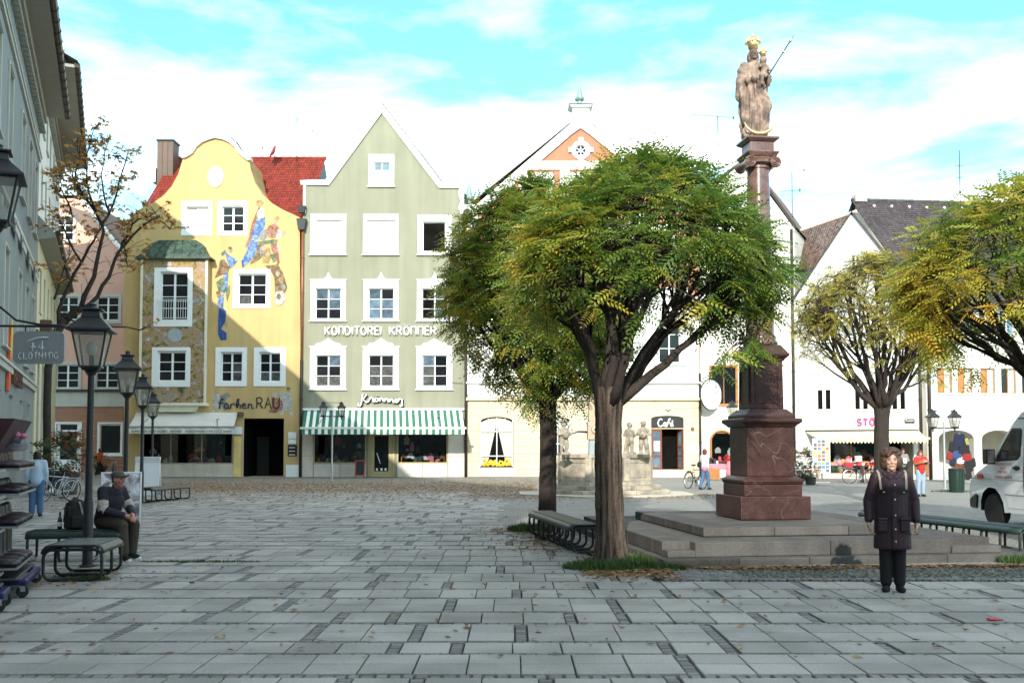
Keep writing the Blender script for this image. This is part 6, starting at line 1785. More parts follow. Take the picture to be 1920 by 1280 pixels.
COLM = M('column_marble', (0.13, 0.066, 0.053), 0.22, 0.15, 3, 0.25, 30, 0.05, c2=(0.18, 0.105, 0.085), spec=.6)
STEP = M('grey_step_stone', (0.078, 0.074, 0.067), 0.85, 0.2, 1.6, 0.22, 35, 0.5, objr=.18, streak=.3)
STATM = M('statue_sandstone', (0.34, 0.245, 0.19), 0.8, 0.2, 3.0, 0.22, 22, 0.4, c2=(0.125, 0.09, 0.072))
MC = Vector((4.40, 17.81, 0)); MR = R(8)
mon = thing('memorial_column', 'red marble column on a tall stepped pedestal with stone steps around it', 'column', MC, MR)
def stones(x0, x1, y0, y1, z0, z1, nx, core=True):
    """a step course: kerb stones laid round the edge, each one its own piece, and flags inside"""
    w = .52; rr = random.Random(int(100*(x1+z1)))
    def put(a, b): 
        m = MB(); m.box((a[0]+.004, a[1]+.004, z0), (b[0]-.004, b[1]-.004, z1-rr.uniform(0, .006)), STEP); m.build('step_stone', mon, bevel=.012)
    L = x1-x0
    for yy0, yy1 in ((y0, y0+w), (y1-w, y1)):
        cuts = [x0+L*i/nx for i in range(nx+1)]
        for i in range(1, nx): cuts[i] += rr.uniform(-.12, .12)
        for i in range(nx): put((cuts[i], yy0), (cuts[i+1], yy1))
    ny = max(2, nx-1); M_ = y1-y0-2*w
    for xx0, xx1 in ((x0, x0+w), (x1-w, x1)):
        for i in range(ny): put((xx0, y0+w+M_*i/ny), (xx1, y0+w+M_*(i+1)/ny))
    m = MB(); m.box((x0+w+.003, y0+w+.003, z0), (x1-w-.003, y1-w-.003, z1-.01), STEP); m.build('paving_core', mon)
stones(-2.75, 2.75, -3.2, 3.0, -.03, .105, 5)
stones(-2.62, 2.55, -2.70, 2.75, .105, .314, 4)
m = MB(); m.box((-2.2, -2.96, .105), (-.15, -2.704, .312), STEP); m.build('step_stone', mon, bevel=.012); m = MB(); m.box((-.14, -2.96, .105), (1.75, -2.704, .314), STEP); m.build('step_stone', mon, bevel=.012)
m = MB(); m.box((-2.62, -2.99, .105), (-2.21, -2.71, .20), STEP); m.build('step_stone', mon, bevel=.012); m = MB(); m.box((1.76, -2.98, .105), (2.55, -2.71, .21), STEP); m.build('step_stone', mon, bevel=.012)
stones(-1.78, 1.78, -2.08, 1.95, .314, .454, 3)
m = MB(); m.box((2.76, -3.2, -.03), (3.3, -1.2, .10), STEP); m.build('step_stone', mon, bevel=.012)
def ped(name, prof, bevel=.012, mat=REDM):
    mb = MB()
    for (h0, h1, z0, z1) in prof: mb.taper((0, 0), h0, h1, z0, z1, mat)
    return mb.build(name, mon, bevel=bevel)
ped('base_block', [(.625, .625, .454, .846)])
ped('plinth', [(.52, .52, .847, 1.04)]); ped('plinth_moulding', [(.52, .545, 1.041, 1.08), (.545, .545, 1.0801, 1.12), (.545, .46, 1.1201, 1.178)], .014)
ped('die', [(.425, .425, 1.179, 2.03)]); mb = MB()
ped('die_cornice', [(.45, .47, 2.031, 2.06), (.47, .53, 2.0601, 2.11), (.535, .535, 2.1101, 2.165), (.535, .50, 2.1651, 2.18)], .01)
ped('upper_base', [(.45, .45, 2.181, 2.24), (.44, .38, 2.2401, 2.30), (.38, .33, 2.3001, 2.345)], .012)
ped('upper_die', [(.30, .29, 2.346, 3.18)])
for sgn in (0, 1, 2, 3):                 # raised frame on each side of the upper die
    mb = MB(); f = .297
    for a, b in (((-.22, -f-.012, 2.45), (.22, -f+.004, 2.48)), ((-.22, -f-.012, 3.06), (.22, -f+.004, 3.09)), ((-.22, -f-.012, 2.48), (-.19, -f+.004, 3.06)), ((.19, -f-.012, 2.48), (.22, -f+.004, 3.06))): mb.box(a, b, REDM)
    o = mb.build('panel_frame', mon); o.rotation_euler = (0, 0, sgn*PI/2)
ped('upper_cornice', [(.31, .33, 3.181, 3.22), (.33, .38, 3.2201, 3.27), (.385, .385, 3.2701, 3.32), (.37, .27, 3.3201, 3.47)], .012)
rb, rt = .245, .19
zc = gz(310, MC.y)
mb = MB(); mb.lathe([(.29, 3.471), (.31, 3.51), (.29, 3.55), (.265, 3.56), (.28, 3.59), (.28, 3.62), (.255, 3.63), (.25, 3.65)], 40, COLM); mb.build('column_base', mon, smooth=True)
mb = MB(); N_ = 14
mb.lathe([(rb+.012, 3.651)] + [(rb - (rb-rt)*(k/N_)**1.5, 3.66+(zc-.1-3.66)*k/N_) for k in range(N_+1)] + [(rt+.025, zc-.09), (rt+.025, zc-.05), (rt, zc-.04)], 48, COLM); mb.build('shaft', mon, smooth=True, auto=50)
# ionic capital: cushion, volutes, abacus; sunlight on them put into a lighter marble
mb = MB()
mb.lathe([(rt, zc-.039), (rt+.07, zc), (rt+.075, zc+.05), (rt+.02, zc+.08)], 32, COLM)
for sy in (-1, 1):
    mb.tube([(x, sy*.21, zc+.06+.015*math.cos(x*9)) for x in (-.26, -.13, 0, .13, .26)], .04, 8, COLM)
for sx in (-1, 1):
    mb.tube([(sx*.235, y, zc) for y in (-.25, -.1, .1, .25)], [.105, .075, .075, .105], 18, COLM)
    for sy in (-1, 1):
        sp_pts = []
        for k in range(40):
            a = k*.42; r = .104*(1-k/42); sp_pts.append((sx*(.235+r*math.cos(a+PI/2)*1), sy*.255, zc+r*math.sin(a+PI/2)))
        mb.tube(sp_pts, .015, 6, COLM)
mb.build('capital', mon, smooth=True, auto=45)
za = zc+.1
ped('abacus', [(.25, .29, za, za+.06), (.29, .29, za+.0601, za+.09), (.22, .22, za+.0901, za+.27), (.24, .29, za+.2701, za+.31), (.295, .295, za+.3101, za+.35)], .008, COLM)
# statue: crowned woman with a crowned child and a sceptre, standing on a golden crescent
ZB = za+.351
zt_ = gz(62, MC.y)
SH = zt_-ZB                      # full height incl. crown
k_ = SH/2.02
st = thing('madonna_statue', 'weathered statue of a crowned woman holding a crowned child atop the red column', 'statue', MC+Vector((-.05, 0, ZB)), R(4))
S_ = lambda *p: tuple(v*k_ for v in p)
def folds(co):
    x, y, z = co[:, 0]/k_, co[:, 1]/k_, co[:, 2]/k_
    an = np.arctan2(y, x)
    low = np.clip((1.28-z)/.35, 0, 1)*np.clip(z/.1, 0, 1)
    f = .030*np.sin(9*an + 5*z + 1.2*np.sin(4*z+2*an)) + .018*np.sin(17*an - 7*z) 
    sh = np.clip((z-1.15)/.15, 0, 1)*np.clip((1.46-z)/.08, 0, 1)
    return k_*(f*low + .010*np.sin(30*z+6*an)*sh + .004*np.sin(50*x)*np.sin(47*z))
C_ = lambda p0, r0, p1, r1: ('c', S_(*p0), r0*k_, S_(*p1), r1*k_)
E_ = lambda c, r, *ro: ('e', S_(*c), S_(*r), *ro)
body = [E_((0, 0, .06), (.24, .22, .08)), E_((-.15, .0, .1), (.10, .12, .13)), C_((0, 0, .12), .20, (.02, 0, .55), .20), C_((-.06, .04, .2), .16, (-.08, .05, .9), .20), C_((.05, -.05, .15), .15, (.12, -.07, .62), .15), C_((.02, 0, .55), .20, (.0, 0, 1.0), .175),
        C_((.17, .0, .4), .07, (.21, .02, .75), .10), C_((.2, .03, .72), .09, (.15, .04, 1.0), .11),
        C_((0, 0, 1.0), .175, (-.01, 0, 1.3), .185), E_((0, 0, 1.36), (.20, .13, .10)), C_((-.19, .0, 1.38), .085, (-.25, -.03, 1.08), .085), C_((-.25, -.03, 1.08), .08, (-.03, -.19, 1.08), .055), C_((-.2, .05, 1.3), .10, (-.24, .06, .82), .10), C_((-.22, .0, 1.0), .1, (-.16, -.04, .74), .08), C_((-.2, -.05, .85), .06, (.1, -.16, 1.0), .06),
        C_((.18, .0, 1.38), .08, (.24, -.02, 1.12), .08), C_((.24, -.02, 1.12), .075, (.08, -.2, 1.12), .05), C_((.24, .05, 1.2), .07, (.2, .05, .9), .07),
        C_((0, -.01, 1.4), .07, (0, -.02, 1.53), .06)]
o = fuse('robed_figure', body, .020*k_, STATM, st, 2, folds)
head = [E_((-.01, -.03, 1.60), (.082, .098, .112)), E_((-.01, .02, 1.60), (.1, .1, .11)), E_((-.085, .02, 1.55), (.04, .06, .10)), E_((.07, .03, 1.55), (.035, .06, .09)), E_((-.012, -.128, 1.592), (.016, .022, .028)), E_((-.045, -.115, 1.62), (.02, .015, .012)), E_((.022, -.115, 1.62), (.02, .015, .012)), E_((-.012, -.115, 1.548), (.028, .018, .012)), E_((-.01, -.09, 1.52), (.04, .04, .03)), C_((-.01, 0, 1.48), .06, (-.01, -.02, 1.55), .06)]
fuse('head', head, .010*k_, STATM, st, 1)
child = [C_((.14, -.12, 1.16), .075, (.135, -.11, 1.34), .07), E_((.14, -.13, 1.46), (.062, .07, .078)), E_((.14, -.10, 1.47), (.068, .065, .075)), E_((.138, -.197, 1.455), (.012, .016, .018)), C_((.2, -.13, 1.34), .035, (.24, -.22, 1.24), .028), C_((.08, -.14, 1.34), .035, (.04, -.24, 1.3), .026), C_((.15, -.15, 1.14), .055, (.06, -.26, 1.12), .045), C_((.06, -.26, 1.12), .042, (.07, -.24, .98), .03), C_((.2, -.15, 1.14), .055, (.2, -.27, 1.1), .045), C_((.2, -.27, 1.1), .042, (.2, -.22, .96), .03), C_((.14, -.12, 1.38), .04, (.14, -.12, 1.42), .04)]
fuse('child', child, .012*k_, STATM, st, 1)
def crown(c, r, tilt=0):
    mb = MB(); x, y, z = S_(*c); r *= k_
    mb.lathe([(r*.62, 0), (r*.7, r*.5), (r*.95, r*.9), (r*.9, r*.95), (r*.6, r*.55), (r*.5, .02)], 20, GOLD, (x, y, z))
    for j in range(10):
        a = 2*PI*j/10; mb.ell((x+r*.98*math.cos(a), y+r*.98*math.sin(a), z+r*1.02), (r*.16, r*.16, r*.2), GOLD, 6, 4)
    for j in range(8):
        a = 2*PI*j/8; mb.tube([(x+r*(.95 if q < 2 else .95)*math.cos(PI*q/10)*math.cos(a)*1.0, y+r*.95*math.cos(PI*q/10)*math.sin(a), z+r*.95+r*.85*math.sin(PI*q/10)) for q in range(6)], r*.09, 5, GOLD)
    mb.lathe([(r*.8, r*.9), (r*.72, r*1.35), (r*.4, r*1.72), (.01, r*1.8)], 14, GOLD, (x, y, z))
    mb.ell((x, y, z+r*1.95), r*.14, GOLD, 8, 6); mb.tube([(x, y, z+r*2), (x, y, z+r*2.35)], r*.06, 5, GOLD); mb.tube([(x-r*.14, y, z+r*2.22), (x+r*.14, y, z+r*2.22)], r*.05, 5, GOLD)
    mb.build('crown', st, smooth=True)
crown((-.01, -.0, 1.70), .135); crown((.14, -.11, 1.535), .078)
mb = MB(); a, b = Vector(S_(.12, -.27, 1.02)), Vector(S_(.55, -.42, 1.72))
mb.tube([a, b], .012*k_, 6, IRON); q = a.lerp(b, .72); mb.ell(q, .028*k_, GOLD, 8, 6); mb.ell(b, (.03*k_, .03*k_, .04*k_), GOLD, 8, 6); d = (b-a).normalized(); mb.tube([b, b+d*.1*k_], .006, 5, IRON); mb.build('sceptre', st, smooth=True)
mb = MB(); cr_ = []
for i in range(25):
    an = R(188+ (352-188)*i/24 + 4); t_ = abs(i/12-1)
    cr_.append((Vector(S_(.02+.285*math.cos(an), -.22, .33+.27*math.sin(an))), max(.004, .036*k_*(1-t_**2.2))))
mb.tube([p for p, r in cr_], [r for p, r in cr_], 8, GOLD); mb.build('crescent', st, smooth=True)

# ------------------------------------------------------------------ fountain
LIME = M('fountain_limestone', (0.42, 0.36, 0.27), 0.85, 0.18, 1.6, 0.14, 24, 0.4, c2=(0.26, 0.225, 0.18), streak=.12)
PUTTO = M('grey_putto_stone', (0.36, 0.30, 0.23), .85, .2, 4, .15, 25, .3, c2=(.20, .17, .135))
FC = Vector((gx(1133, 36.4), 36.4, 0))
ft = thing('fountain', 'octagonal stone fountain with steps, carved pillar and water spout, behind the tree trunks', 'fountain', FC, 0)
def octa(r0, r1, z0, z1, name, mat=LIME, a0=PI/8, sy=.82):
    """ring of eight stones"""
    for j in range(8):
        a, b = a0+2*PI*j/8, a0+2*PI*(j+1)/8
        P = lambda r, an, z: (r*math.cos(an), r*sy*math.sin(an), z)
        c = .006
        mb = MB(); mb.add([P(r0, a+c, z0), P(r1, a+c, z0), P(r1, b-c, z0), P(r0, b-c, z0), P(r0, a+c, z1), P(r1, a+c, z1), P(r1, b-c, z1), P(r0, b-c, z1)], [(3,2,1,0),(4,5,6,7),(0,1,5,4),(1,2,6,5),(2,3,7,6),(3,0,4,7)], mat)
        mb.build(name, ft, bevel=.015)
octa(1.2, 3.3, -.03, .05, 'apron_stone', M('apron_stone', (.46, .42, .34), .9, .12, 1, .1, 20, .3)); octa(1.2, 2.45, .051, .19, 'step_stone'); octa(1.2, 2.1, .191, .34, 'step_stone')
octa(1.42, 1.78, .341, .50, 'basin_foot'); octa(1.45, 1.66, .501, 1.30, 'basin_panel'); octa(1.36, 1.76, 1.301, 1.42, 'basin_rim')
for j in range(8):
    a, b = PI/8+2*PI*j/8, PI/8+2*PI*(j+1)/8; am = (a+b)/2
    mb = MB(); r = 1.66*math.cos(PI/8); w = 1.66*math.sin(PI/8)
    for (x0, x1, z0, z1) in ((-w*.72, w*.72, .62, .66), (-w*.72, w*.72, 1.14, 1.18), (-w*.72, -w*.66, .66, 1.14), (w*.66, w*.72, .66, 1.14)): mb.box((x0, -.03, z0), (x1, .02, z1), LIME)
    o = mb.build('panel_moulding', ft); o.location = (r*math.cos(am), r*.82*math.sin(am), 0); o.rotation_euler = (0, 0, math.atan2(math.sin(am)/.82, math.cos(am))+PI/2)
    mb = MB(); mb.taper((0, 0), .12, .12, .501, 1.30, LIME); o = mb.build('corner_pier', ft, bevel=.02); o.location = (1.66*math.cos(a), 1.66*.82*math.sin(a), 0); o.rotation_euler = (0, 0, a)
WATER = M('fountain_water', (.03, .05, .05), .05, .1, 3, .1, 10, .2, spec=.6)
mb = MB(); mb.lathe([(1.44, 1.2), (1.44, 1.21)], 8, WATER, a0=PI/8, sy=.82); mb.build('water', ft)
PIL = M('pillar_stone', (0.50, 0.36, 0.24), .8, .12, 2, .1, 25, .3, c2=(.40, .32, .25)); LEADC = M('lead_sheet', (.30, .34, .36), .5, .15, 2, .1, 20, .1, streak=.1)
px_ = gx(1116, 36.4)-FC.x
mb = MB(); mb.taper((px_, 0), .24, .22, 1.25, 1.95, LEADC); mb.build('pillar_foot', ft, bevel=.02)
mb = MB(); mb.box((px_-.28, -.28, 1.951), (px_+.28, .28, 2.6), PIL); mb.taper((px_, 0), .24, .20, 2.601, 4.0, PIL); mb.taper((px_, 0), .30, .33, 4.001, 4.2, PIL); mb.build('pillar', ft, bevel=.02)
mb = MB(); mb.lathe([(.17, 0), (.15, .05), (.07, .07), (.06, .04), (.01, .03)], 20, LIME); o = mb.build('rosette', ft, smooth=True); o.location = (px_+.02, -.285, 2.3); o.rotation_euler = (PI/2, 0, 0)
mb = MB(); mb.ell((px_+.02, -.36, 2.3), .07, IRON, 10, 8); mb.tube([(px_-.29, 0, 2.22), (px_-.6, -.1, 2.24), (px_-.86, -.2, 2.16)], [.035, .03, .02], 8, IRON); mb.tube([(px_+.02, -.3, 2.2), (px_+.02, -.6, 2.12)], .03, 8, IRON); mb.build('spout', ft, smooth=True)
def putto(x, y, rz, hat, label, seed):
    t = thing('putto_statue', label, 'statue', FC+Vector((x, y, 1.42)), rz, 'stone cherubs on the fountain rim')
    rr = random.Random(seed)
    pr = [('b', (-.2, -.18, .0), (.2, .18, .06)), ('c', (-.09, 0, .08), .06, (-.085, -.02, .32), .075), ('c', (-.085, -.02, .32), .075, (-.07, 0, .56), .10), ('c', (.1, .02, .08), .06, (.1, -.06, .32), .075), ('c', (.1, -.06, .32), .075, (.07, 0, .56), .10),
          ('e', (-.1, -.07, .08), (.055, .11, .04)), ('e', (.11, -.06, .08), (.055, .11, .04)), ('e', (0, -.02, .66), (.15, .14, .15)), ('c', (0, 0, .68), .13, (0, 0, .86), .13), ('c', (0, 0, .9), .05, (0, -.01, 1.0), .05), ('e', (0, -.02, 1.06), (.095, .105, .11)), ('e', (0, .02, 1.09), (.105, .1, .10)), ('e', (0, -.13, 1.05), (.018, .02, .025)), ('e', (-.06, -.09, 1.03), (.03, .03, .03)), ('e', (.06, -.09, 1.03), (.03, .03, .03)),
          ('c', (-.14, 0, .87), .055, (-.22, -.03, .7), .05), ('c', (-.22, -.03, .7), .048, (-.05, -.19, .72), .04), ('c', (.14, 0, .87), .055, (.23, -.03, .7), .05), ('c', (.23, -.03, .7), .048, (.06, -.2, .68), .04), ('e', (0, -.19, .68), (.14, .09, .12)), ('c', (.1, .06, .5), .06, (.17, .08, .1), .05)]
    if hat: pr += [('l', [(.17, 1.13), (.18, 1.15), (.12, 1.17), (.1, 1.23), (.02, 1.25)], (0, 0, 0))]
    o = fuse('figure', pr, .018, PUTTO, t, 2)
    return t
for (pxx, Y, rz, hat, lb, sd_) in ((1057, 35.0, R(25), True, 'stone cherub with a hat, left on the fountain rim', 1), (1207, 35.3, R(-15), False, 'stone cherub carrying a basket, right on the fountain rim', 2), (1181, 37.3, R(150), False, 'stone cherub at the back of the fountain rim, half hidden by the tree trunk', 3)):
    putto(gx(pxx, Y)-FC.x, Y-FC.y, rz, hat, lb, sd_)
# ------------------------------------------------------------------ lanterns
LGLASS = bpy.data.materials.new('lantern_glass'); LGLASS.use_nodes = True
n, l = LGLASS.node_tree.nodes, LGLASS.node_tree.links
gg = n.new('ShaderNodeBsdfGlossy'); gg.inputs['Roughness'].default_value = .08; df = n.new('ShaderNodeBsdfDiffuse'); df.inputs['Color'].default_value = (.55, .54, .48, 1)
tt = n.new('ShaderNodeBsdfTransparent'); tt.inputs['Color'].default_value = (.85, .86, .84, 1); m1 = n.new('ShaderNodeMixShader'); m1.inputs[0].default_value = .28; m2 = n.new('ShaderNodeMixShader'); m2.inputs[0].default_value = .1
l.new(tt.outputs[0], m1.inputs[1]); l.new(df.outputs[0], m1.inputs[2]); l.new(m1.outputs[0], m2.inputs[1]); l.new(gg.outputs[0], m2.inputs[2]); l.new(m2.outputs[0], n['Material Output'].inputs[0])
BULB = M('lamp_globe', (.62, .58, .48), .35, .05, 5, 0, 10, 0)
def lantern_parts(t, x, z, s=1.0, name_prefix=''):
    """four-sided lantern: frame, panes, roof, globe; z = underside"""
    a, b, h = .135*s, .225*s, .50*s
    fm = MB()
    for i in range(4):
        an = PI/4+i*PI/2; c0, s0 = math.cos(an)*1.414, math.sin(an)*1.414
        fm.tube([(x+a*c0, a*s0, z), (x+b*c0, b*s0, z+h)], .014*s, 5, IRON)
        an2 = an+PI/2; c1, s1 = math.cos(an2)*1.414, math.sin(an2)*1.414
        fm.tube([(x+a*c0, a*s0, z), (x+a*c1, a*s1, z)], .016*s, 5, IRON); fm.tube([(x+b*c0, b*s0, z+h), (x+b*c1, b*s1, z+h)], .018*s, 5, IRON)
    fm.taper((x, 0), .10*s, a, z-.05*s, z, IRON); fm.lathe([(.05*s, z-.12*s), (.09*s, z-.06*s), (.05*s, z-.045*s)], 12, IRON, (x, 0, 0)); fm.tube([(x, 0, z), (x, 0, z+.16*s)], .035*s, 8, IRON)
    fr_ = fm.build('lantern_frame', t)
    for i in range(4):
        an = PI/4+i*PI/2; c0, s0 = math.cos(an)*1.39, math.sin(an)*1.39; c1, s1 = math.cos(an+PI/2)*1.39, math.sin(an+PI/2)*1.39
        pb = MB(); pb.face([(x+a*c0, a*s0, z), (x+a*c1, a*s1, z), (x+b*c1, b*s1, z+h), (x+b*c0, b*s0, z+h)], LGLASS); pb.build('pane', fr_)
    rb_ = MB(); rb_.taper((x, 0), .30*s, .30*s, z+h, z+h+.03*s, IRON); rb_.taper((x, 0), .295*s, .13*s, z+h+.0301*s, z+h+.20*s, IRON); rb_.taper((x, 0), .13*s, .11*s, z+h+.2001*s, z+h+.30*s, IRON); rb_.taper((x, 0), .15*s, .15*s, z+h+.3001*s, z+h+.325*s, IRON); rb_.lathe([(.06*s, 0), (.05*s, .05*s), (.06*s, .07*s), (.01, .10*s)], 10, IRON, (x, 0, z+h+.326*s))
    rb_.build('lantern_roof', t, bevel=.006)
    bb = MB(); bb.ell((x, 0, z+.26*s), (.075*s, .075*s, .11*s), BULB, 12, 8); bb.build('lamp_globe', t, smooth=True)
def single_lamp(loc, label, H=3.75, rz=0.0, pole=.052):
    t = thing('street_lamp', label, 'street lamp', loc, rz, 'single lanterns along the left side')
    mb = MB(); mb.lathe([(pole*2.1, 0), (pole*2.1, .02), (pole*1.35, .04), (pole*1.3, .9), (pole*1.15, .93), (pole, 1.0), (pole*.85, H-1.02), (pole*1.25, H-1.0), (pole*.8, H-.96)], 14, IRON); mb.build('pole', t, smooth=True, auto=40)
    lantern_parts(t, 0, H-.90)
    return t
L1 = Vector((gx(163.5, 14.3), 14.3, 0))
lamp1 = single_lamp(L1, 'nearest whole black lantern post standing through the green benches', gz(570, 14.3), R(12))
for (pxx, Y, py, lb) in ((234, 22.3, 659, 'black lantern post behind the seated man and his poster board'), (264.5, 30, 702, 'black lantern post beside the white board and far bench'), (284, 38, 735, 'thin grey lantern post in front of the paint shop awning')):
    h_ = gz(py, Y); d = dup(lamp1, (gx(pxx, Y), Y, 0), R(rnd.uniform(-10, 20)), lb); d.scale = (1, 1, h_/gz(570, 14.3))
single_lamp((gx(-25, 11.5), 11.5, 0), 'large black lantern cut off by the left edge of the view', gz(272, 11.5), R(22))
def double_lamp(loc, label, H, rz, mat, s=.9):
    t = thing('double_street_lamp', label, 'street lamp', loc, rz, 'double lanterns in front of the houses')
    mb = MB(); mb.lathe([(.10, 0), (.10, .03), (.055, .06), (.055, .9), (.045, .95), (.04, H-.55)], 12, mat); mb.build('pole', t, smooth=True, auto=40)
    mb = MB(); mb.box((-.62, -.03, H-.82), (.62, .03, H-.77), IRON); mb.tube([(-.5, 0, H-.1), (.5, 0, H-.1)], .014, 6, IRON)
    for sx in (-1, 1): mb.tube([(sx*.45, 0, H-.95), (sx*.45, 0, H-.77)], .03, 6, IRON)
    mb.build('crossarm', t)
    for sx in (-1, 1): lantern_parts(t, sx*.45, H-.755, s*.86)
    return t
def dl(px_, Y, pytop, lb, rz, mat): return double_lamp((gx(px_, Y), Y, 0), lb, gz(pytop, Y)-.02, rz, mat)
dl(622, 50.5, 750, 'double lantern on a thin post in front of the striped awning', R(14), GALV)
dl(1772, 40.5, 764, 'double lantern on a grey post beside the green litter bin', R(3), GALV)
dl(1391, 47.5, 748, 'double lantern half hidden by the red pedestal', R(10), GALV)

# ------------------------------------------------------------------ benches: perforated steel seat on rounded tube hoops
def bench(loc, rz, L, W, label, n=4, group='dark green tube benches', seat=GREENIRON):
    t = thing('bench', label, 'bench', loc, rz, group)
    H = .45; r = .10
    mb = MB(); nn = 14
    prof = [(-W/2, H-.10), (-W/2+.02, H-.04), (-W/2+.06, H-.005), (-W/2+.12, H+.005)] + [(-W/2+.12+(W-.24)*k/4, H+.005) for k in range(1, 5)] + [(W/2-.06, H-.005), (W/2-.02, H-.04), (W/2, H-.10)]
    m_ = len(prof); mb.add([(x, L*k/nn, z) for k in range(nn+1) for (x, z) in prof], [(k*m_+i, k*m_+i+1, (k+1)*m_+i+1, (k+1)*m_+i) for k in range(nn) for i in range(m_-1)], seat)
    o = mb.build('seat', t, smooth=True); sm = o.modifiers.new('s', 'SOLIDIFY'); sm.thickness = .022; sm.offset = -1
    rib = MB()                       # pressed grooves along the seat
    for k in range(12):
        x = -W/2+.08+(W-.16)*k/11; rib.tube([(x, .02, H+.006), (x, L-.02, H+.006)], .006, 4, seat, caps=False)
    rib.build('seat_rib', o)
    for k in range(n):
        y = .03+(L-.06)*k/(n-1); w = W/2-.03; pts = []
        for (cx_, cz_, a0) in ((w-r, H-.055-r, 0), (-w+r, H-.055-r, 90), (-w+r, .02+r, 180), (w-r, .02+r, 270)):
            pts += [(cx_+r*math.cos(R(a0+a)), y, cz_+r*math.sin(R(a0+a))) for a in (0, 22, 45, 68, 90)]
        lb_ = MB(); lb_.tube(pts, .021, 8, IRON, closed=True); lb_.build('leg', t, smooth=True)
    return t
p = ground(131, 1090)
bench((p.x+.02, p.y+.0, 0), R(8), 1.05, .76, 'front green tube bench with rounded hoops under the nearest lantern', 3)
bench((gx(78, 14.9)-.2, 14.95, 0), R(-80), 1.35, .55, 'green tube bench on which the man in the cap sits', 4)
p = Vector((gx(1102, 16.1), 16.1, 0)); q = Vector((gx(1016, 19.6), 19.6, 0)); dv = q-p
bench((p.x-.02, p.y, 0), math.atan2(dv.y, dv.x)-PI/2, dv.length, .52, 'long dark green tube bench between the two robinia trunks', 9)
bench((gx(277, 31), 30.6, 0), R(-10), 2.4, .6, 'small distant green bench in front of the white board', 5)
p = Vector((8.30, 14.55, 0)); q = Vector((8.02, 19.5, 0)); dv = q-p
bench((7.95, 15.45, 0), R(13), 4.4, .5, 'long green tube bench running beside the right end of the steps', 11)
bench((8.15, 15.25, 0), R(-74), 2.6, .5, 'green tube bench at the right edge in front of the white van', 6)

# ------------------------------------------------------------------ boards, bins, small things
def aboard(loc, rz, w, h, label, poster, frame, cat='board'):
    t = thing('sandwich_board', label, cat, loc, rz)
    for sgn in (-1, 1):
        mb = MB(); fw = .035
        for a, b in (((-w/2, -.015, .06), (-w/2+fw, .015, h)), ((w/2-fw, -.015, .06), (w/2, .015, h)), ((-w/2+fw, -.015, .16), (w/2-fw, .015, .16+fw)), ((-w/2+fw, -.015, h-fw), (w/2-fw, .015, h)), ((-w/2, -.015, 0), (-w/2+fw, .015, .06)), ((w/2-fw, -.015, 0), (w/2, .015, .06))): mb.box(a, b, frame)
        o = mb.build('frame', t, bevel=.008); o.location = (0, sgn*.24, 0); o.rotation_euler = (sgn*R(11.5), 0, 0)
        pb = MB(); pb.box((-w/2+fw, -.008, .16+fw), (w/2-fw, .008, h-fw), poster); pb.build('panel', o)
    return t
POSTER = bpy.data.materials.new('photo_poster'); POSTER.use_nodes = True
n, l = POSTER.node_tree.nodes, POSTER.node_tree.links
tc = n.new('ShaderNodeTexCoord'); nz = n.new('ShaderNodeTexNoise'); nz.inputs['Scale'].default_value = 3.2; nz.inputs['Detail'].default_value = 3; nz.inputs['Distortion'].default_value = 1.5
rp = n.new('ShaderNodeValToRGB'); el = rp.color_ramp.elements; el[0].position = .36; el[0].color = (.10, .10, .11, 1); el[1].position = .64; el[1].color = (.72, .72, .72, 1)
e = el.new(.5); e.color = (.30, .30, .32, 1); e = el.new(.47); e.color = (.34, .20, .22, 1)
l.new(tc.outputs['Object'], nz.inputs['Vector']); l.new(nz.outputs['Fac'], rp.inputs[0]); l.new(rp.outputs[0], n['Principled BSDF'].inputs['Base Color']); n['Principled BSDF'].inputs['Roughness'].default_value = .25
aboard((gx(226, 20.6), 20.6, 0), R(18), .78, 1.20, 'silver framed poster board standing behind the seated man', POSTER, STEEL)
aboard((gx(276, 32.3), 32.3, 0), R(4), .78, 1.40, 'plain white board with rounded frame under the far lanterns', BOARD, WPAINT)
t = thing('chalkboard', 'small black chalkboard in a red frame leaning beside the pastry shop door', 'chalkboard', (gx(674, 55.6), 55.7, 0), 0)
REDF = M('red_frame', (.38, .05, .03), .5, .1, 4, .05, 20, .05); CHALK = M('chalkboard', (.02, .025, .025), .8, .2, 6, .1, 30, 0)
mb = MB(); w, h = .28, .98
for a, b in (((-w, -.02, 0), (-w+.06, .02, h)), ((w-.06, -.02, 0), (w, .02, h)), ((-w+.06, -.02, .1), (w-.06, .02, .16)), ((-w+.06, -.02, h-.06), (w-.06, .02, h))): mb.box(a, b, REDF)
o = mb.build('frame', t, bevel=.01); o.rotation_euler = (R(-8), 0, 0)
mb = MB(); mb.box((-w+.06, -.01, .16), (w-.06, .01, h-.06), CHALK); mb.build('panel', o)
BING = M('bin_green', (.012, .032, .022), .5, .15, 5, .1, 30, .1)
t = thing('litter_bin', 'dark green cylindrical litter bin at the foot of the double lantern', 'bin', (gx(1794, 37.9), 37.9, 0), 0)
mb = MB(); mb.lathe([(.24, 0), (.25, .03), (.27, .8)], 20, BING); mb.build('body', t, smooth=True, auto=40)
mb = MB(); mb.lathe([(.275, .80), (.29, .82), (.29, .88), (.24, .89), (.235, .80)], 20, BING); mb.build('rim', t, smooth=True, auto=40)
mb = MB()
for k in range(12):
    a = 2*PI*k/12; mb.tube([(.255*math.cos(a), .255*math.sin(a), .05), (.278*math.cos(a), .278*math.sin(a), .78)], .014, 5, BING)
mb.build('slat', t)
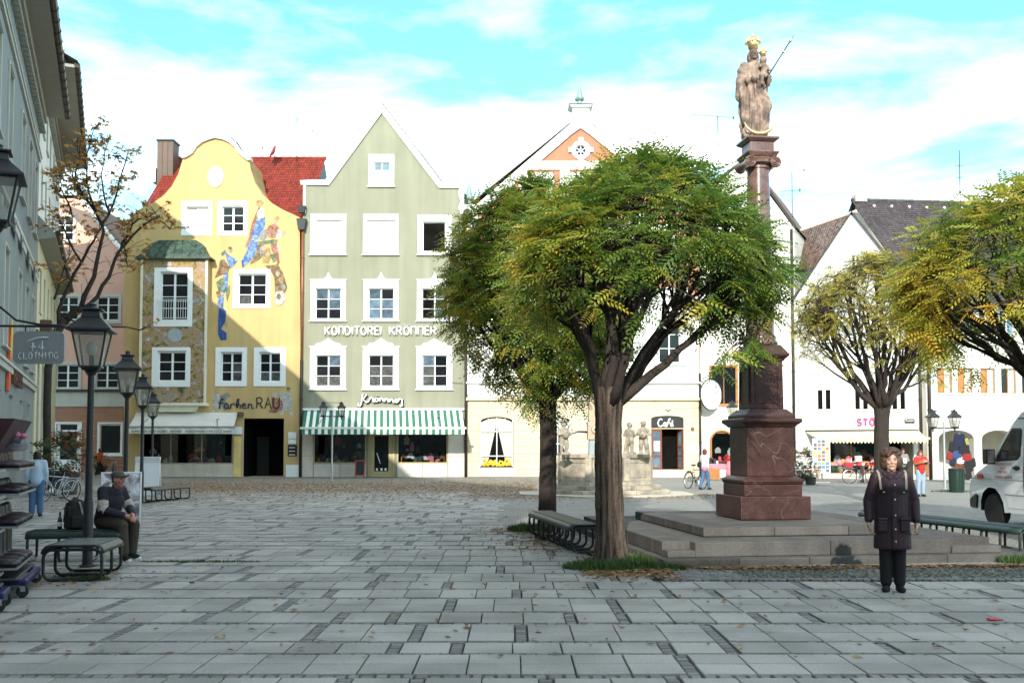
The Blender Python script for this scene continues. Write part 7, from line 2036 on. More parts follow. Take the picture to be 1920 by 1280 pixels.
g = ground(1633, 943); t = thing('manhole_cover', 'round iron manhole cover in the paving behind the steps', 'manhole cover', (gx(1598, 27.6), 27.6, -.004)); mb = MB(); mb.lathe([(.42, 0), (.42, .006), (.38, .008), (.37, .004), (.01, .004)], 28, IRON); mb.build('cover', t)
g = ground(1862, 1163); REDP = M('red_plastic', (.60, .03, .04), .4, .1, 5, .05, 20, .05)
o = fuse('red_litter', [('e', (0, 0, .012), (.05, .03, .012)), ('c', (.03, 0, .012), .012, (.1, .012, .008), .007), ('e', (-.03, .02, .014), (.025, .02, .014))], .006, REDP, None, 1); o.location = g; tag(o, 'small red scrap of litter lying on the slabs at right', 'litter')
# hanging shop sign on its iron bracket
SIGNG = M('grey_sign_panel', (.25, .255, .255), .6, .06, 3, .05, 30, .05); SIGNL = M('sign_lettering_pale', (.62, .62, .60), .6, .05, 5, 0, 10, 0)
YS = 25.0
t = thing('hanging_shop_sign', 'grey rounded hanging sign reading F4 CLOTHING on a long iron bracket', 'sign', (gx(73.5, YS), YS, 0), 0)
a, b = at(25, 682, YS), at(122, 621, YS); cx_ = (a.x+b.x)/2; w, h = (b.x-a.x)/2, (b.z-a.z)/2; cz_ = (a.z+b.z)/2; ox = -gx(73.5, YS)+cx_
out = []
for (sx, sz, a0) in ((1, 1, 0), (-1, 1, 90), (-1, -1, 180), (1, -1, 270)): out += [(ox+sx*(w-.14)+.14*math.cos(R(a0+q)), cz_+sz*(h-.14)+.14*math.sin(R(a0+q))) for q in (0, 30, 60, 90)]
mb = MB(); mb.prism(out, -.035, .035, SIGNG); mb.build('panel', t, bevel=.01)
def sign_st(strokes, px0, py0, px1, py1, r, nm='letter'):
    A_, B_ = at(px0, py1, YS), at(px1, py0, YS); gxo = -gx(73.5, YS)
    k = MB()
    for s_ in strokes: k.tube([(A_.x+gxo+(B_.x-A_.x)*u, -.045, A_.z+(B_.z-A_.z)*v) for u, v in s_], r, 5, SIGNL)
    k.build(nm, t, smooth=True)
sign_st([[(0,0),(.15,.5),(.4,.8),(.7,.95),(1,.95)]], 49, 632, 92, 646, .022, 'emblem_swash')
sign_st([[(.5,1),(.42,0)], [(0,.55),(.95,.55)]], 57, 643, 69, 659, .018); sign_st(G['4'][1], 73, 640, 91, 659, .018)
xs = 36
for ch in 'CLOTHING':
    wd = 7.0; sign_st([[(p[0]/max(G[ch][0], .2), p[1]) for p in s_] for s_ in G[ch][1]], xs + (2.5 if ch == 'I' else 0), 661, xs+(4.5 if ch == 'I' else wd), 673, .013); xs += 9.6
mb = MB(); zb = at(73, 612, YS).z; wallx = wl_(YS)[0]-gx(73.5, YS); e_ = at(121, 612, YS).x-gx(73.5, YS)
mb.tube([(wallx, 0, zb+.02), (e_, 0, zb)], .03, 8, IRON); mb.tube([(wallx, 0, zb+.75), (wallx+.6, 0, zb+.48), (at(30, 600, YS).x-gx(73.5, YS), 0, zb+.16), (at(75, 609, YS).x-gx(73.5, YS), 0, zb+.045), (e_-.05, 0, zb+.02)], .03, 8, IRON)
for u in (-.35, .38): mb.tube([(ox+u, 0, zb), (ox+u, 0, cz_+h-.02)], .02, 6, IRON)
mb.ell((e_, 0, zb), .045, IRON, 8, 6); mb.build('bracket', t)

# ------------------------------------------------------------------ bicycles
def bicycle(loc, rz, label, colm, group='bicycles parked on the square', basket=None, lean=0.0, extra=None):
    t = thing('bicycle', label, 'bicycle', loc, rz, group); t.rotation_euler = (0, R(lean), rz)
    r = .33
    for y in (-.53, .53):
        mb = MB(); mb.tube([(0, y+r*math.cos(R(a)), r+r*math.sin(R(a))) for a in range(0, 360, 15)], .018, 6, RUBBER, closed=True); w = mb.build('wheel', t, smooth=True)
        mb = MB(); mb.tube([(0, y+(r-.025)*math.cos(R(a)), r+(r-.025)*math.sin(R(a))) for a in range(0, 360, 15)], .012, 5, STEEL, closed=True)
        for k in range(18):
            a = R(20*k); mb.tube([((-1)**k*.02, y, r), (0, y+(r-.03)*math.cos(a), r+(r-.03)*math.sin(a))], .0025, 3, STEEL, caps=False)
        mb.tube([(-.04, y, r), (.04, y, r)], .022, 8, STEEL); mb.build('rim', w)
        mb = MB(); mb.tube([(0, y+(r+.035)*math.cos(R(a)), r+(r+.035)*math.sin(R(a))) for a in range(20, 175, 12)], .016, 5, colm); mb.build('mudguard', t)
    bbk = Vector((0, .02, .28)); seat = Vector((0, .22, .82)); hd = Vector((0, -.40, .80)); hd2 = Vector((0, -.43, .66)); rear = Vector((0, .53, r)); front = Vector((0, -.53, r))
    mb = MB()
    for a, b, q in ((bbk, seat, .016), (seat*.86+bbk*.14, hd, .016), (bbk, hd2, .018), (hd, hd2, .02)): mb.tube([a, b], q, 8, colm)
    for sx in (-.06, .06):
        o3 = Vector((sx, 0, 0)); mb.tube([bbk+o3*.5, rear+o3], .010, 6, colm); mb.tube([seat*.85+bbk*.15, rear+o3], .009, 6, colm); mb.tube([hd2, hd2+Vector((sx, -.03, -.06)), front+o3], .011, 6, colm)
    mb.build('frame', t, smooth=True)
    mb = MB(); mb.tube([seat, seat+Vector((0, .02, .1))], .013, 6, STEEL); mb.ell(seat+Vector((0, .05, .13)), (.09, .13, .035), RUBBER, 12, 6); mb.ell(seat+Vector((0, -.07, .13)), (.035, .1, .025), RUBBER, 8, 6); mb.build('saddle', t, smooth=True)
    mb = MB(); h0 = hd+Vector((0, .02, .16)); mb.tube([hd, h0], .013, 6, STEEL)
    mb.tube([h0+Vector((-.29, .18, .02)), h0+Vector((-.26, .05, .04)), h0+Vector((-.12, -.02, .01)), h0, h0+Vector((.12, -.02, .01)), h0+Vector((.26, .05, .04)), h0+Vector((.29, .18, .02))], .013, 6, STEEL); mb.build('handlebar', t, smooth=True)
    mb = MB(); mb.lathe([(.09, -.012), (.095, 0), (.09, .012)], 18, STEEL); o = mb.build('chainring', t); o.location = bbk+Vector((.05, 0, 0)); o.rotation_euler = (0, PI/2, 0)
    mb = MB(); mb.tube([bbk+Vector((.07, 0, 0)), bbk+Vector((.07, .08, -.15))], .009, 6, STEEL); mb.box(bbk+Vector((.07, .04, -.17)), bbk+Vector((.16, .12, -.14)), RUBBER); mb.tube([bbk+Vector((-.07, 0, 0)), bbk+Vector((-.07, -.08, .15))], .009, 6, STEEL); mb.box(bbk+Vector((-.16, -.12, .14)), bbk+Vector((-.07, -.04, .17)), RUBBER); mb.build('pedal', t)
    mb = MB(); mb.tube([(0.09, .05, .26), (.14, .22, .01)], .01, 5, STEEL); mb.build('kickstand', t)
    mb = MB(); mb.box((-.06, .3, .70), (.06, .78, .715), STEEL); mb.tube([(.05, .72, .7), (.05, .53, r)], .007, 5, STEEL); mb.tube([(-.05, .72, .7), (-.05, .53, r)], .007, 5, STEEL); mb.build('rack', t)
    mb = MB(); mb.ell((0, -.47, .78), (.045, .05, .045), BOARD, 8, 6); mb.build('headlamp', t, smooth=True)
    if basket:
        for (y, z) in ((-.62, .74), (.55, .73)):
            mb = MB(); mb.taper((0, y), (.15, .13), (.2, .18), z, z+.24, basket); mb.build('basket', t, bevel=.02)
    return t
BLUEP = M('bike_blue', (.02, .03, .06), .35, .1, 5, 0, 10, 0, coat=.4); SILV = M('bike_silver', (.4, .42, .44), .35, .1, 5, 0, 10, 0, coat=.4); REDBK = M('bike_red', (.42, .03, .03), .35, .1, 5, 0, 10, 0, coat=.4); BLKP = M('bike_black', (.02, .02, .022), .35, .1, 5, 0, 10, 0, coat=.4)
bicycle((gx(103, 31.5), 31.6, 0), R(-28), 'silver bicycle parked by the planter in the left lane, nearest the square', SILV, lean=4)
bicycle((gx(88, 32.3), 32.5, 0), R(-20), 'dark blue bicycle half hidden by the boot rack in the left lane', BLUEP, lean=-4)
bicycle((gx(1303, 41), 41, 0), R(22), 'black bicycle standing left of the woman in white by the cafe', BLKP, lean=6)
bicycle((gx(1612, 47.0), 46.8, 0), R(88), 'bicycle with red baskets parked in front of the yellow awning', BLKP, basket=REDP, lean=3)
bicycle((gx(211, 60), 60, 0), R(30), 'dark bicycle leaning below the pink house window', BLKP, lean=6)

# ------------------------------------------------------------------ planter in the lane
POT = M('dark_planter', (.05, .045, .04), .8, .2, 4, .1, 20, .2); SHRUB = leaf_mat('shrub_leaf', [(0, (.02, .05, .012)), (.6, (.05, .09, .02)), (.8, (.25, .07, .02)), (1, (.45, .10, .03))], .3, .5)
def planter(loc, label, s, seed, name='planter'):
    t = thing(name, label, 'planter', loc, 0); rg = np.random.default_rng(seed)
    mb = MB(); mb.lathe([(.28*s, 0), (.34*s, .05*s), (.4*s, .5*s), (.43*s, .52*s), (.40*s, .56*s), (.33*s, .50*s)], 20, POT); mb.build('pot', t, smooth=True, auto=40)
    n_ = 260; d = rg.normal(0, 1, (n_, 3)); d /= np.linalg.norm(d, axis=1)[:, None]; r = rg.uniform(.3, 1, n_)**.5
    P = d*r[:, None]*np.array([.62, .62, .6])*s + np.array([0, 0, .95*s]); ok = P[:, 2] > .5*s; P, d = P[ok], d[ok]
    place_fronds(P, d+rg.normal(0, .4, d.shape), np.tile([0, 0, 1.], (len(P), 1)) + rg.normal(0, .2, d.shape), rg.uniform(.18, .32, len(P))*s, frond_template(3, 1, .25, .4), np.clip(rg.normal(.35, .28, len(P)) + .35*(P[:, 0] > .2), 0, 1), 'shrub', SHRUB, t)
planter((gx(118, 36), 36, 0), 'planted tub with green and reddish shrub behind the parked bicycles', 1.35, 3)
planter((gx(176, 62), 63, 0), 'small dark tub with red flowers beside the white door', .8, 5)
# white folding chairs, flower pots, tables with goods in front of the shops
def fchair(loc, rz, m, label, group):
    t = thing('folding_chair', label, 'chair', loc, rz, group)
    mb = MB()
    for k in range(5): mb.box((-.2, -.2+.08*k, .44), (.2, -.135+.08*k, .46), m)
    mb.build('seat', t)
    mb = MB()
    for z in (.62, .72, .82): mb.box((-.2, .23+.1*(z-.5), z), (.2, .25+.1*(z-.5), z+.06), m)
    mb.build('backrest', t)
    for sx in (-.21, .21):
        mb = MB(); mb.tube([(sx, .2, .0), (sx, -.19, .45)], .014, 6, m); mb.build('leg', t); mb = MB(); mb.tube([(sx*.93, -.2, 0), (sx*.93, .2, .45), (sx*.93, .28, .9)], .014, 6, m); mb.build('leg', t)
    return t
WCH = M('white_chair', (.75, .75, .73), .5, .05, 5, 0, 10, 0)
c0 = fchair((gx(1505, 46), 46, 0), R(25), WCH, 'white folding chair between dark flower pots left of the card rack', 'white folding chairs')
dup(c0, (gx(1513, 47.2), 47.3, 0), R(-40), 'second white folding chair, set back against the white house wall')
for (pxx, Y, lb, sc) in ((1496, 45.6, 'dark potted shrub left of the white chairs', .62), (1520, 45.3, 'dark potted shrub between the white chairs and the card rack', .62), (1508, 49.5, 'taller dark potted shrub against the white wall', 1.0)): planter((gx(pxx, Y), Y, 0), lb, sc, int(pxx), 'flower_pot')
def table(loc, rz, w, d, h, top, label, legm=DARKPIPE, cloth=None):
    t = thing('display_table', label, 'table', loc, rz)
    mb = MB(); mb.box((-w/2, -d/2, h-.04), (w/2, d/2, h), top); mb.build('tabletop', t, bevel=.01)
    for sx in (-1, 1):
        for sy in (-1, 1): mb = MB(); mb.box((sx*(w/2-.06)-.025, sy*(d/2-.06)-.025, 0), (sx*(w/2-.06)+.025, sy*(d/2-.06)+.025, h-.041), legm); mb.build('leg', t)
    if cloth: mb = MB(); mb.box((-w/2-.01, -d/2-.01, h-.3), (w/2+.01, -d/2-.001, h+.005), cloth); mb.build('cloth', t)
    return t
def heap(t_loc, label, n_, w, z, seed, mats, name='goods_heap', cat='goods'):
    rr = random.Random(seed); t = thing(name, label, cat, t_loc, 0)
    for k in range(n_):
        s = rr.uniform(.06, .15); mb = MB(); x = rr.uniform(-w/2, w/2); y = rr.uniform(-.2, .2); hz = z+s*.8+(rr.random() < .4)*rr.uniform(.05, .3)
        if rr.random() < .5: mb.ell((x, y, hz), (s, s*.8, s), rr.choice(mats), 9, 6)
        else: mb.box((x-s, y-s*.7, z), (x+s, y+s*.7, hz+s*.6), rr.choice(mats))
        mb.build('article', t, smooth=False, bevel=.015)
    return t
Yt = 48.6
table((gx(1578, Yt), Yt, 0), R(-17), 1.9, .8, .8, GOODS[5], 'dark display table under the left part of the yellow awning'); heap((gx(1578, Yt), Yt, 0), 'heap of pink and red trinkets on the dark table under the awning', 26, 1.7, .8, 2, [GOODS[0], GOODS[2], GOODS[1], GOODS[7], GOODS[2]])
table((gx(1640, Yt-.4), Yt-.6, 0), R(-17), 1.3, .7, .8, GOODS[5], 'display table beside the person in red'); heap((gx(1630, Yt-.4), Yt-.6, 0), 'baskets and dolls on the table beside the person in red', 16, 1.1, .8, 6, [GOODS[0], GOODS[6], GOODS[1], GOODS[7], GOODS[2]])
table((gx(1349, 52.5), 52.5, 0), R(-8), 1.1, .7, .82, GOODS[3], 'brown display table before the arched shop window', cloth=GOODS[2]); heap((gx(1349, 52.5), 52.5, 0), 'red and white wares on the brown table before the arched window', 14, 1.0, .82, 8, [GOODS[0], GOODS[0], GOODS[1], GOODS[5]])
t = thing('wooden_crate', 'orange brown wooden crate below the arched shop window', 'crate', (gx(1336, 52.3), 52.4, 0)); mb = MB()
for k in range(4): mb.box((-.35, -.3, .02+.15*k), (.35, -.28, .14+.15*k), TANWOOD); mb.box((-.35, .28, .02+.15*k), (.35, .3, .14+.15*k), TANWOOD)
mb.build('slat', t); mb = MB(); mb.box((-.33, -.279, .03), (.33, .279, .5), TANWOOD); mb.build('box', t)
mb = MB(); t = thing('table_cloth_stand', 'white and pink cloth draped stand right of the brown table', 'stand', (gx(1371, 51.5), 51.5, 0)); mb.lathe([(.28, 0), (.25, .5), (.2, .95), (.05, 1.0)], 12, GOODS[2], wob=lambda a, z: 1+.12*math.sin(6*a)); mb.build('cloth', t, smooth=True); mb = MB(); mb.ell((0, 0, 1.12), (.2, .2, .15), GOODS[0], 10, 6); mb.build('bowl', t)
# postcard rack
YC = 48.2; t = thing('postcard_rack', 'tall white rack full of picture postcards left of the shop window', 'card rack', (gx(1541, YC), YC, 0), R(-10)); 
mb = MB(); mb.box((-.40, .0, .45), (.40, .05, 2.1), WPAINT); mb.tube([(0, .05, 0), (0, .05, .5)], .03, 6, STEEL); mb.box((-.35, -.25, 0), (.35, .3, .04), STEEL); mb.build('frame', t)
rr = random.Random(12); CARDS = [M('card_%d' % k, c, .4, .35, 9, .3, 40, 0) for k, c in enumerate(((.1, .2, .4), (.25, .35, .12), (.5, .4, .2), (.55, .55, .5), (.12, .12, .14), (.4, .15, .1), (.6, .5, .1)))]
for i in range(4):
    for j in range(9):
        mb = MB(); x = -.36+.185*i; z = .5+.175*j; mb.box((x, -.03-.01*rr.random(), z), (x+.155, -.012, z+.135), rr.choice(CARDS)); mb.build('postcard', t)
# backpack and bottle on the bench
t_b = fuse('backpack', [('b', (-.15, -.09, .02), (.15, .10, .34)), ('e', (0, -.01, .2), (.175, .125, .22)), ('b', (-.11, -.16, .03), (.11, -.08, .2)), ('e', (0, .02, .36), (.14, .10, .10)), ('c', (-.09, .14, .38), .025, (-.11, .19, .12), .025), ('c', (.09, .14, .38), .025, (.12, .17, .1), .025), ('c', (-.03, .05, .47), .015, (.03, .05, .47), .015)], .014, RUBBER, None, 2)
t_b.location = (gx(141, 15.1), 15.1, .455); t_b.rotation_euler = (0, 0, R(40)); tag(t_b, 'black backpack resting on the bench beside the lantern post', 'backpack')
mb = MB(); mb.box((.10, -.13, .2), (.13, -.02, .40), GALV); o = mb.build('reflective_strap', t_b, bevel=.008); o.rotation_euler = (0, R(-15), 0)
BOTG = M('bottle_glass', (.02, .015, .006), .08, .1, 5, 0, 10, 0, spec=.7)
t = thing('beer_bottle', 'dark glass bottle with white label standing on the bench by the backpack', 'bottle', (gx(109, 15.05), 15.08, .455)); mb = MB(); mb.lathe([(.032, 0), (.034, .02), (.034, .14), (.028, .165), (.014, .20), (.013, .25), (.016, .252), (.016, .265)], 16, BOTG); mb.build('body', t, smooth=True, auto=50); mb = MB(); mb.lathe([(.0345, .05), (.0347, .055), (.0347, .11), (.0345, .115)], 16, BOARD); mb.build('bottle_label', t, smooth=True)

# ------------------------------------------------------------------ boot rack on castors at the left edge
BOOT = [M('boot_'+k, c, .38, .2, 8, .1, 30, .15) for k, c in (('black', (.022,.02,.022)), ('brown', (.075,.036,.028)), ('grey', (.085,.085,.095)), ('wine', (.12,.025,.035)))]
RK = Vector((gx(29, 11.25), 11.25, 0)); RA = R(19)
SHELF = M('rack_shelf', (.05, .05, .055), .4, .1, 5, .05, 30, .05, metal=.3); RAIL = M('shelf_rail', (.30, .30, .31), .35, .1, 5, .05, 30, .05, metal=.4); WINE = M('wine_panel', (.045, .012, .016), .5, .15, 5, .1, 20, .1); RBLUE = M('blue_castor', (.01, .014, .08), .4, .1, 5, .05, 20, .05)
def rack(loc, label, D=.75, L=1.55, shelves=(1.44, 1.16, .80, .34), top=True):
    t = thing('shoe_rack', label, 'shoe rack', loc, RA, 'shoe racks on castors')
    for z in shelves:
        mb = MB(); mb.box((-D, 0, z-.02), (0.0, L, z), SHELF); o = mb.build('shelf', t, bevel=.005)
        mb = MB(); mb.box((.001, -.01, z-.018), (.012, L+.01, z+.006), RAIL); mb.box((-D, -.012, z-.018), (.0, -.001, z+.006), RAIL); mb.build('edge_rail', o)
    mb = MB(); mb.box((-D-.02, 0, .22), (-D, L, 2.0), WINE); mb.build('back_panel', t)
    for yy in (-.0, L):
        mb = MB(); mb.tube([(-D+.03, yy, .2), (-D+.03, yy, 2.0)], .02, 6, SHELF); mb.build('upright', t)
    if top:
        mb = MB(); mb.add([(-D, 0, 1.44), (-D, L, 1.44), (-.35, L, 1.44), (-.35, 0, 1.44), (-D, 0, 2.0), (-D, L, 2.0), (-.05, L, 2.0), (-.05, 0, 2.0)], [(4,5,6,7), (0,3,7,4), (1,5,6,2), (3,2,6,7)], WINE); mb.build('header', t)
    mb = MB(); mb.box((-D, -.02, .20), (.02, L, .235), SHELF); mb.box((-D, .1, .14), (.05, .2, .199), RBLUE); mb.box((-D, L-.2, .14), (.05, L-.1, .199), RBLUE); mb.box((.02, .1, .13), (.1, L-.1, .20), RBLUE); mb.build('base', t, bevel=.02)
    for (x, y) in ((.05, .15), (.05, L-.15), (-D+.1, .15), (-D+.1, L-.15)):
        mb = MB(); mb.lathe([(.055, -.02), (.065, -.012), (.065, .012), (.055, .02)], 16, RUBBER); o = mb.build('castor', t); o.location = (x, y, .065); o.rotation_euler = (PI/2, 0, R(20))
        mb = MB(); mb.box((-.03, -.028, .0), (.03, -.022, .09), STEEL); mb.box((-.03, .022, 0), (.03, .028, .09), STEEL); q = mb.build('castor_fork', t); q.location = (x, y, .065)
    return t
rk = rack(RK, 'tall rack of dark boots and shoes on castors, cut off by the left edge')
rack(Vector((gx(-22, 10.2), 10.25, 0)), 'second shoe rack of which only a blue castor shows at the lower left corner', D=.75, L=.7)
Mrk = Matrix.Translation(RK) @ Matrix.Rotation(RA, 4, 'Z')
def boot(h, m, kind):
    o = fuse('boot_upper', [('c', (-.19, 0, .05), .036, (-.05, 0, .045), .038), ('c', (-.05, 0, .045), .040, (.06, 0, .035), .030), ('e', (.03, 0, .035), (.07, .042, .03)), ('c', (-.19, 0, .07), .042, (-.20, 0, h), .05 if h > .2 else .045)], .012, m, None, 2)
    return o
boot_src = {}
rr = random.Random(31); bc = 0
for si, (z, n_, h) in enumerate(((1.44, 9, .15), (1.16, 9, .11), (.80, 9, .17), (.34, 8, .34))):
    for k in range(n_):
        mi_ = rr.choice([0, 0, 1, 2]) if si else rr.choice([0, 3, 3, 1]); key = (h, mi_)
        P = Mrk @ Vector((-.08-rr.uniform(0, .02), .10+1.36*k/(n_-1), z+.002))
        if key not in boot_src: boot_src[key] = (boot(h, BOOT[mi_], 0), None)[0]; src = boot_src[key]; me = src.data; KIDS.pop(src.name, None); bpy.data.objects.remove(src); boot_src[key] = me
        _lab = ['dark shoe in the row on the top shelf of the boot rack', 'dark shoe in the row on the second shelf of the boot rack', 'dark ankle boot in the row on the third shelf of the boot rack', 'tall dark boot in the row on the lowest shelf of the boot rack'][si]
        _lab = _lab.replace(' in the row', '').replace(' of the boot rack', ' of the rack') + ', ' + ['nearest the front corner', 'second from front corner', 'third from front corner', 'fourth from front corner', 'in the middle of the row', 'sixth from front corner', 'third from the back end', 'next to last', 'farthest back'][k if n_ == 9 or k < 4 else k+1]
        t = thing('boot' if h > .2 else 'shoe', _lab, 'boot' if h > .2 else 'shoe', P, RA+R(rr.uniform(-6, 6)), ['shoes on the top shelf of the rack', 'shoes on the second shelf of the rack', 'ankle boots on the third shelf of the rack', 'tall boots on the lowest shelf of the rack'][si])
        link_mesh('upper', boot_src[key], t)
        mb = MB(); mb.box((-.225, -.035, 0), (-.15, .035, .03), RUBBER); mb.box((-.15, -.032, 0), (.09, .032, .012), RUBBER); mb.build('sole', t, bevel=.006, seg=1)
P = Mrk @ Vector((-.16, .9, 1.72)); o = fuse('sun_hat', [('e', (0, 0, 0), (.17, .17, .02), (R(20), R(25), 0)), ('e', (-.02, 0, .06), (.10, .10, .08))], .014, BOOT[2], None, 2); o.location = P; tag(o, 'dark brimmed hat with pink bow on top of the boot rack', 'hat')
PINKB = M('pink_bow', (.60, .18, .30), .6, .1, 5, .1, 20, .1); mb = MB(); mb.ell((.04, -.06, .11), (.06, .035, .04), PINKB, 8, 6); mb.ell((.1, .0, .09), (.05, .03, .035), PINKB, 8, 6); mb.build('bow', o, smooth=True)

# ------------------------------------------------------------------ white delivery van
VANW = M('van_white', (.70, .73, .74), .32, .03, 1.5, .03, 40, .02, coat=.5); VBLK = M('van_black_plastic', (.015, .015, .016), .55, .1, 6, .08, 40, .08); VGL = M('van_glass', (.02, .022, .024), .05, .3, 2, .1, 8, 0, spec=.7); VRED = M('van_red_lamp', (.50, .04, .02), .25, .1, 8, 0, 10, 0, coat=.5); HUB = M('wheel_steel', (.06, .06, .065), .5, .15, 10, .1, 40, .1)
YV = 22.6
def van():
    x0 = gx(1812, YV)
    t = thing('delivery_van', 'white delivery van with red lettering on its front door, parked at the right edge', 'van', (x0, YV, 0), R(-84))
    W = 1.93
    # side outline (x back along the van, z): nose to roof
    front = [(.06, .32), (.03, .45), (.03, .66), (.055, .84), (.14, .97), (.50, 1.14), (.90, 1.32), (1.02, 1.42), (1.45, 1.90), (1.80, 2.24), (1.98, 2.38), (2.3, 2.48), (2.8, 2.52), (5.9, 2.52), (6.0, 2.3), (6.02, .45), (5.9, .32)]
    wheelarch = lambda cx, r: [(cx + r*math.cos(R(a)), .36 + r*1.08*math.sin(R(a))) for a in (-6, 20, 45, 70, 90, 110, 135, 160, 186)]
    bottom = [(5.3, .32)] + wheelarch(4.8, .43) + [(4.3, .32), (1.55, .32)] + wheelarch(.98, .44) + [(.46, .34)]
    out = front + bottom
    mb = MB(); ins = lambda z: .10*max(0, (z-1.15)/1.4)**1.3 + .03*max(0, (.7-z)/.4)
    n_ = len(out)
    tris = tessellate_polygon([[Vector((p[0], p[1], 0)) for p in out]])
    nose = lambda x: .09*max(0, 1-x/.6)**2
    def P(i, s): x, z = out[i]; y = ins(z)+nose(x); return (x, y if s == 0 else W-y, z)
    for s in (0, 1):
        fs = []
        for tr in tris:
            a, b, c = (out[i] for i in tr); cr = (b[0]-a[0])*(c[1]-a[1])-(b[1]-a[1])*(c[0]-a[0])
            f = tr if cr > 0 else (tr[0], tr[2], tr[1])
            fs.append(f if s == 0 else f[::-1])
        mb.add([P(i, s) for i in range(n_)], fs, VANW)
    for i in range(n_):
        j = (i+1) % n_
        m = VANW if i < len(front)-1 else VBLK
        mb.face([P(i, 0), P(i, 1), P(j, 1), P(j, 0)], m)
    mb.build('body', t, bevel=.03, seg=2)
    yo = lambda z, x=1.5: ins(z)+nose(x)
    def skin(pts, m, d0=.006, d1=.02, name='trim', parent=None, bevel=.004):
        k = MB(); A_ = [(x, yo(z, x)-d0, z) for x, z in pts]; B_ = [(x, yo(z, x)+d1, z) for x, z in pts]; nn = len(pts)
        k.add(A_+B_, [tuple(range(nn))] + [(i, i+nn, (i+1) % nn+nn, (i+1) % nn) for i in range(nn)], m); return k.build(name, parent or t, bevel=bevel, seg=1)
    door = skin([(.95, 1.14), (2.13, 1.14), (2.13, .42), (1.58, .42), (1.48, .74), (1.28, .92), (1.05, .98)], VANW, .007, name='door')
    skin([(1.12, 1.40), (1.3, 1.38), (1.92, 1.42), (2.02, 1.50), (2.04, 2.02), (2.0, 2.07), (1.70, 2.07), (1.5, 1.86)], VBLK, .008, name='window_seal', parent=door)
    skin([(1.19, 1.43), (1.3, 1.42), (1.90, 1.46), (1.98, 1.53), (2.0, 1.99), (1.96, 2.03), (1.72, 2.03), (1.53, 1.83)], VGL, .012, name='pane', parent=door, bevel=.003)
    skin([(.10, .55), (.05, .50), (.05, .36), (.40, .36), (.46, .62), (.40, .66)], VBLK, .03, name='bumper')
    k = MB(); k.box((-.03, .12, .34), (.10, W-.12, .62), VBLK); k.build('bumper', t, bevel=.04)
    k = MB(); k.add([(1.05, .16, 1.47), (1.05, W-.16, 1.47), (1.76, W-.2, 2.22), (1.76, .2, 2.22)], [(0, 3, 2, 1)], VGL); o = k.build('windscreen', t); o.location = (-.022, 0, .016)
    # seams, rub strip, handle, lamps
    for pts in ([(2.145, .40), (2.145, 1.1), (2.145, 2.1)], [(3.6, .40), (3.6, 1.2), (3.6, 2.15)]):
        k = MB(); k.tube([(x, yo(z, x)-.004, z) for x, z in pts], .010, 5, VBLK); k.build('door_seam', t)
    for z in (1.0, .70): 
        k = MB(); k.tube([(x, yo(z, x)-.004, z) for x in (.34 if z > .9 else 1.5, 1.0 if z > .9 else 1.7, 2, 3, 3.9, 5.8)], .008, 5, M('van_seam_%d' % (z*10), (.28, .30, .31), .5, .1, 5, 0, 10, 0)); k.build('body_crease', t)
    k = MB(); k.tube([(x, yo(2.27, x)-.002, 2.27) for x in (1.9, 2.5, 3, 4, 5.8)], .012, 5, VBLK); k.build('roof_seam', t)
    fr_ = [(2.3, 1.32), (3.5, 1.32), (3.5, 2.08), (2.3, 2.08)]
    k = MB(); k.tube([(x, yo(z)-.003, z) for x, z in fr_], .012, 6, VANW, closed=True); k.build('panel_pressing', t)
    k = MB(); k.box((1.80, yo(1.25)-.035, 1.23), (2.02, yo(1.25)+.0, 1.275), VBLK); k.ell((1.91, yo(1.25)-.01, 1.25), (.1, .012, .05), VBLK, 12, 6); k.build('door_handle', door, bevel=.01)
    skin([(.46, .99), (.66, .99), (.68, 1.08), (.60, 1.11), (.48, 1.08)], VRED, .012, name='indicator_lamp')
    skin([(2.5, .72), (2.64, .72), (2.66, .79), (2.52, .80)], VRED, .012, name='marker_lamp')
    k = MB(); k.box((.16, .2, .78), (.22, .55, 1.0), BOARD); k.box((.16, W-.55, .78), (.22, W-.2, 1.0), BOARD); o = k.build('headlight', t, bevel=.02); o.rotation_euler = (0, R(18), 0); o.location = (-.22, 0, .05)
    k = MB(); k.box((1.10, -.24, 1.32), (1.24, -.05, 1.64), VBLK); k.box((1.242, -.22, 1.35), (1.248, -.07, 1.61), STEEL); k.tube([(1.2, -.1, 1.40), (1.3, .10, 1.42)], .03, 6, VBLK); k.build('mirror', t, bevel=.03)
    for cx in (.98, 4.8):
        for y in (.14, W-.14):
            k = MB(); k.lathe([(.22, -.1), (.33, -.1), (.345, -.07), (.345, .07), (.33, .1), (.22, .1)], 28, RUBBER); w = k.build('wheel', t, smooth=True, auto=40); w.location = (cx, y, .345); w.rotation_euler = (PI/2, 0, 0)
            k = MB(); k.lathe([(.215, -.02), (.22, .085), (.19, .06), (.10, .05), (.08, .085), (.03, .09), (.01, .09)], 24, HUB)
            for q in range(6): k.ell((.14*math.cos(q*PI/3), .14*math.sin(q*PI/3), .06), (.018, .018, .018), STEEL, 6, 4)
            k.build('rim', w, smooth=True, auto=40)
            k = MB(); k.box((cx-.42, y-.12 if y > 1 else y+.11, .36), (cx+.42, y-.11 if y > 1 else y+.12, .85), VBLK); k.build('wheel_housing', t)
    VTXT = M('van_red_lettering', (.45, .03, .05), .5, .1, 5, 0, 10, 0)
    for (txt, x, z, w, h) in (('ALBRECHT', 1.15, 1.30, .60, .055), ('AUTO', 1.34, 1.215, .2, .05), ('MIETEN', 1.28, 1.135, .32, .055), ('WEILHEIM', 1.15, 1.025, .60, .055)):
        font_text(txt, VTXT, door, (x, yo(z, x)-.012, z), w, height=h, ext=.002)
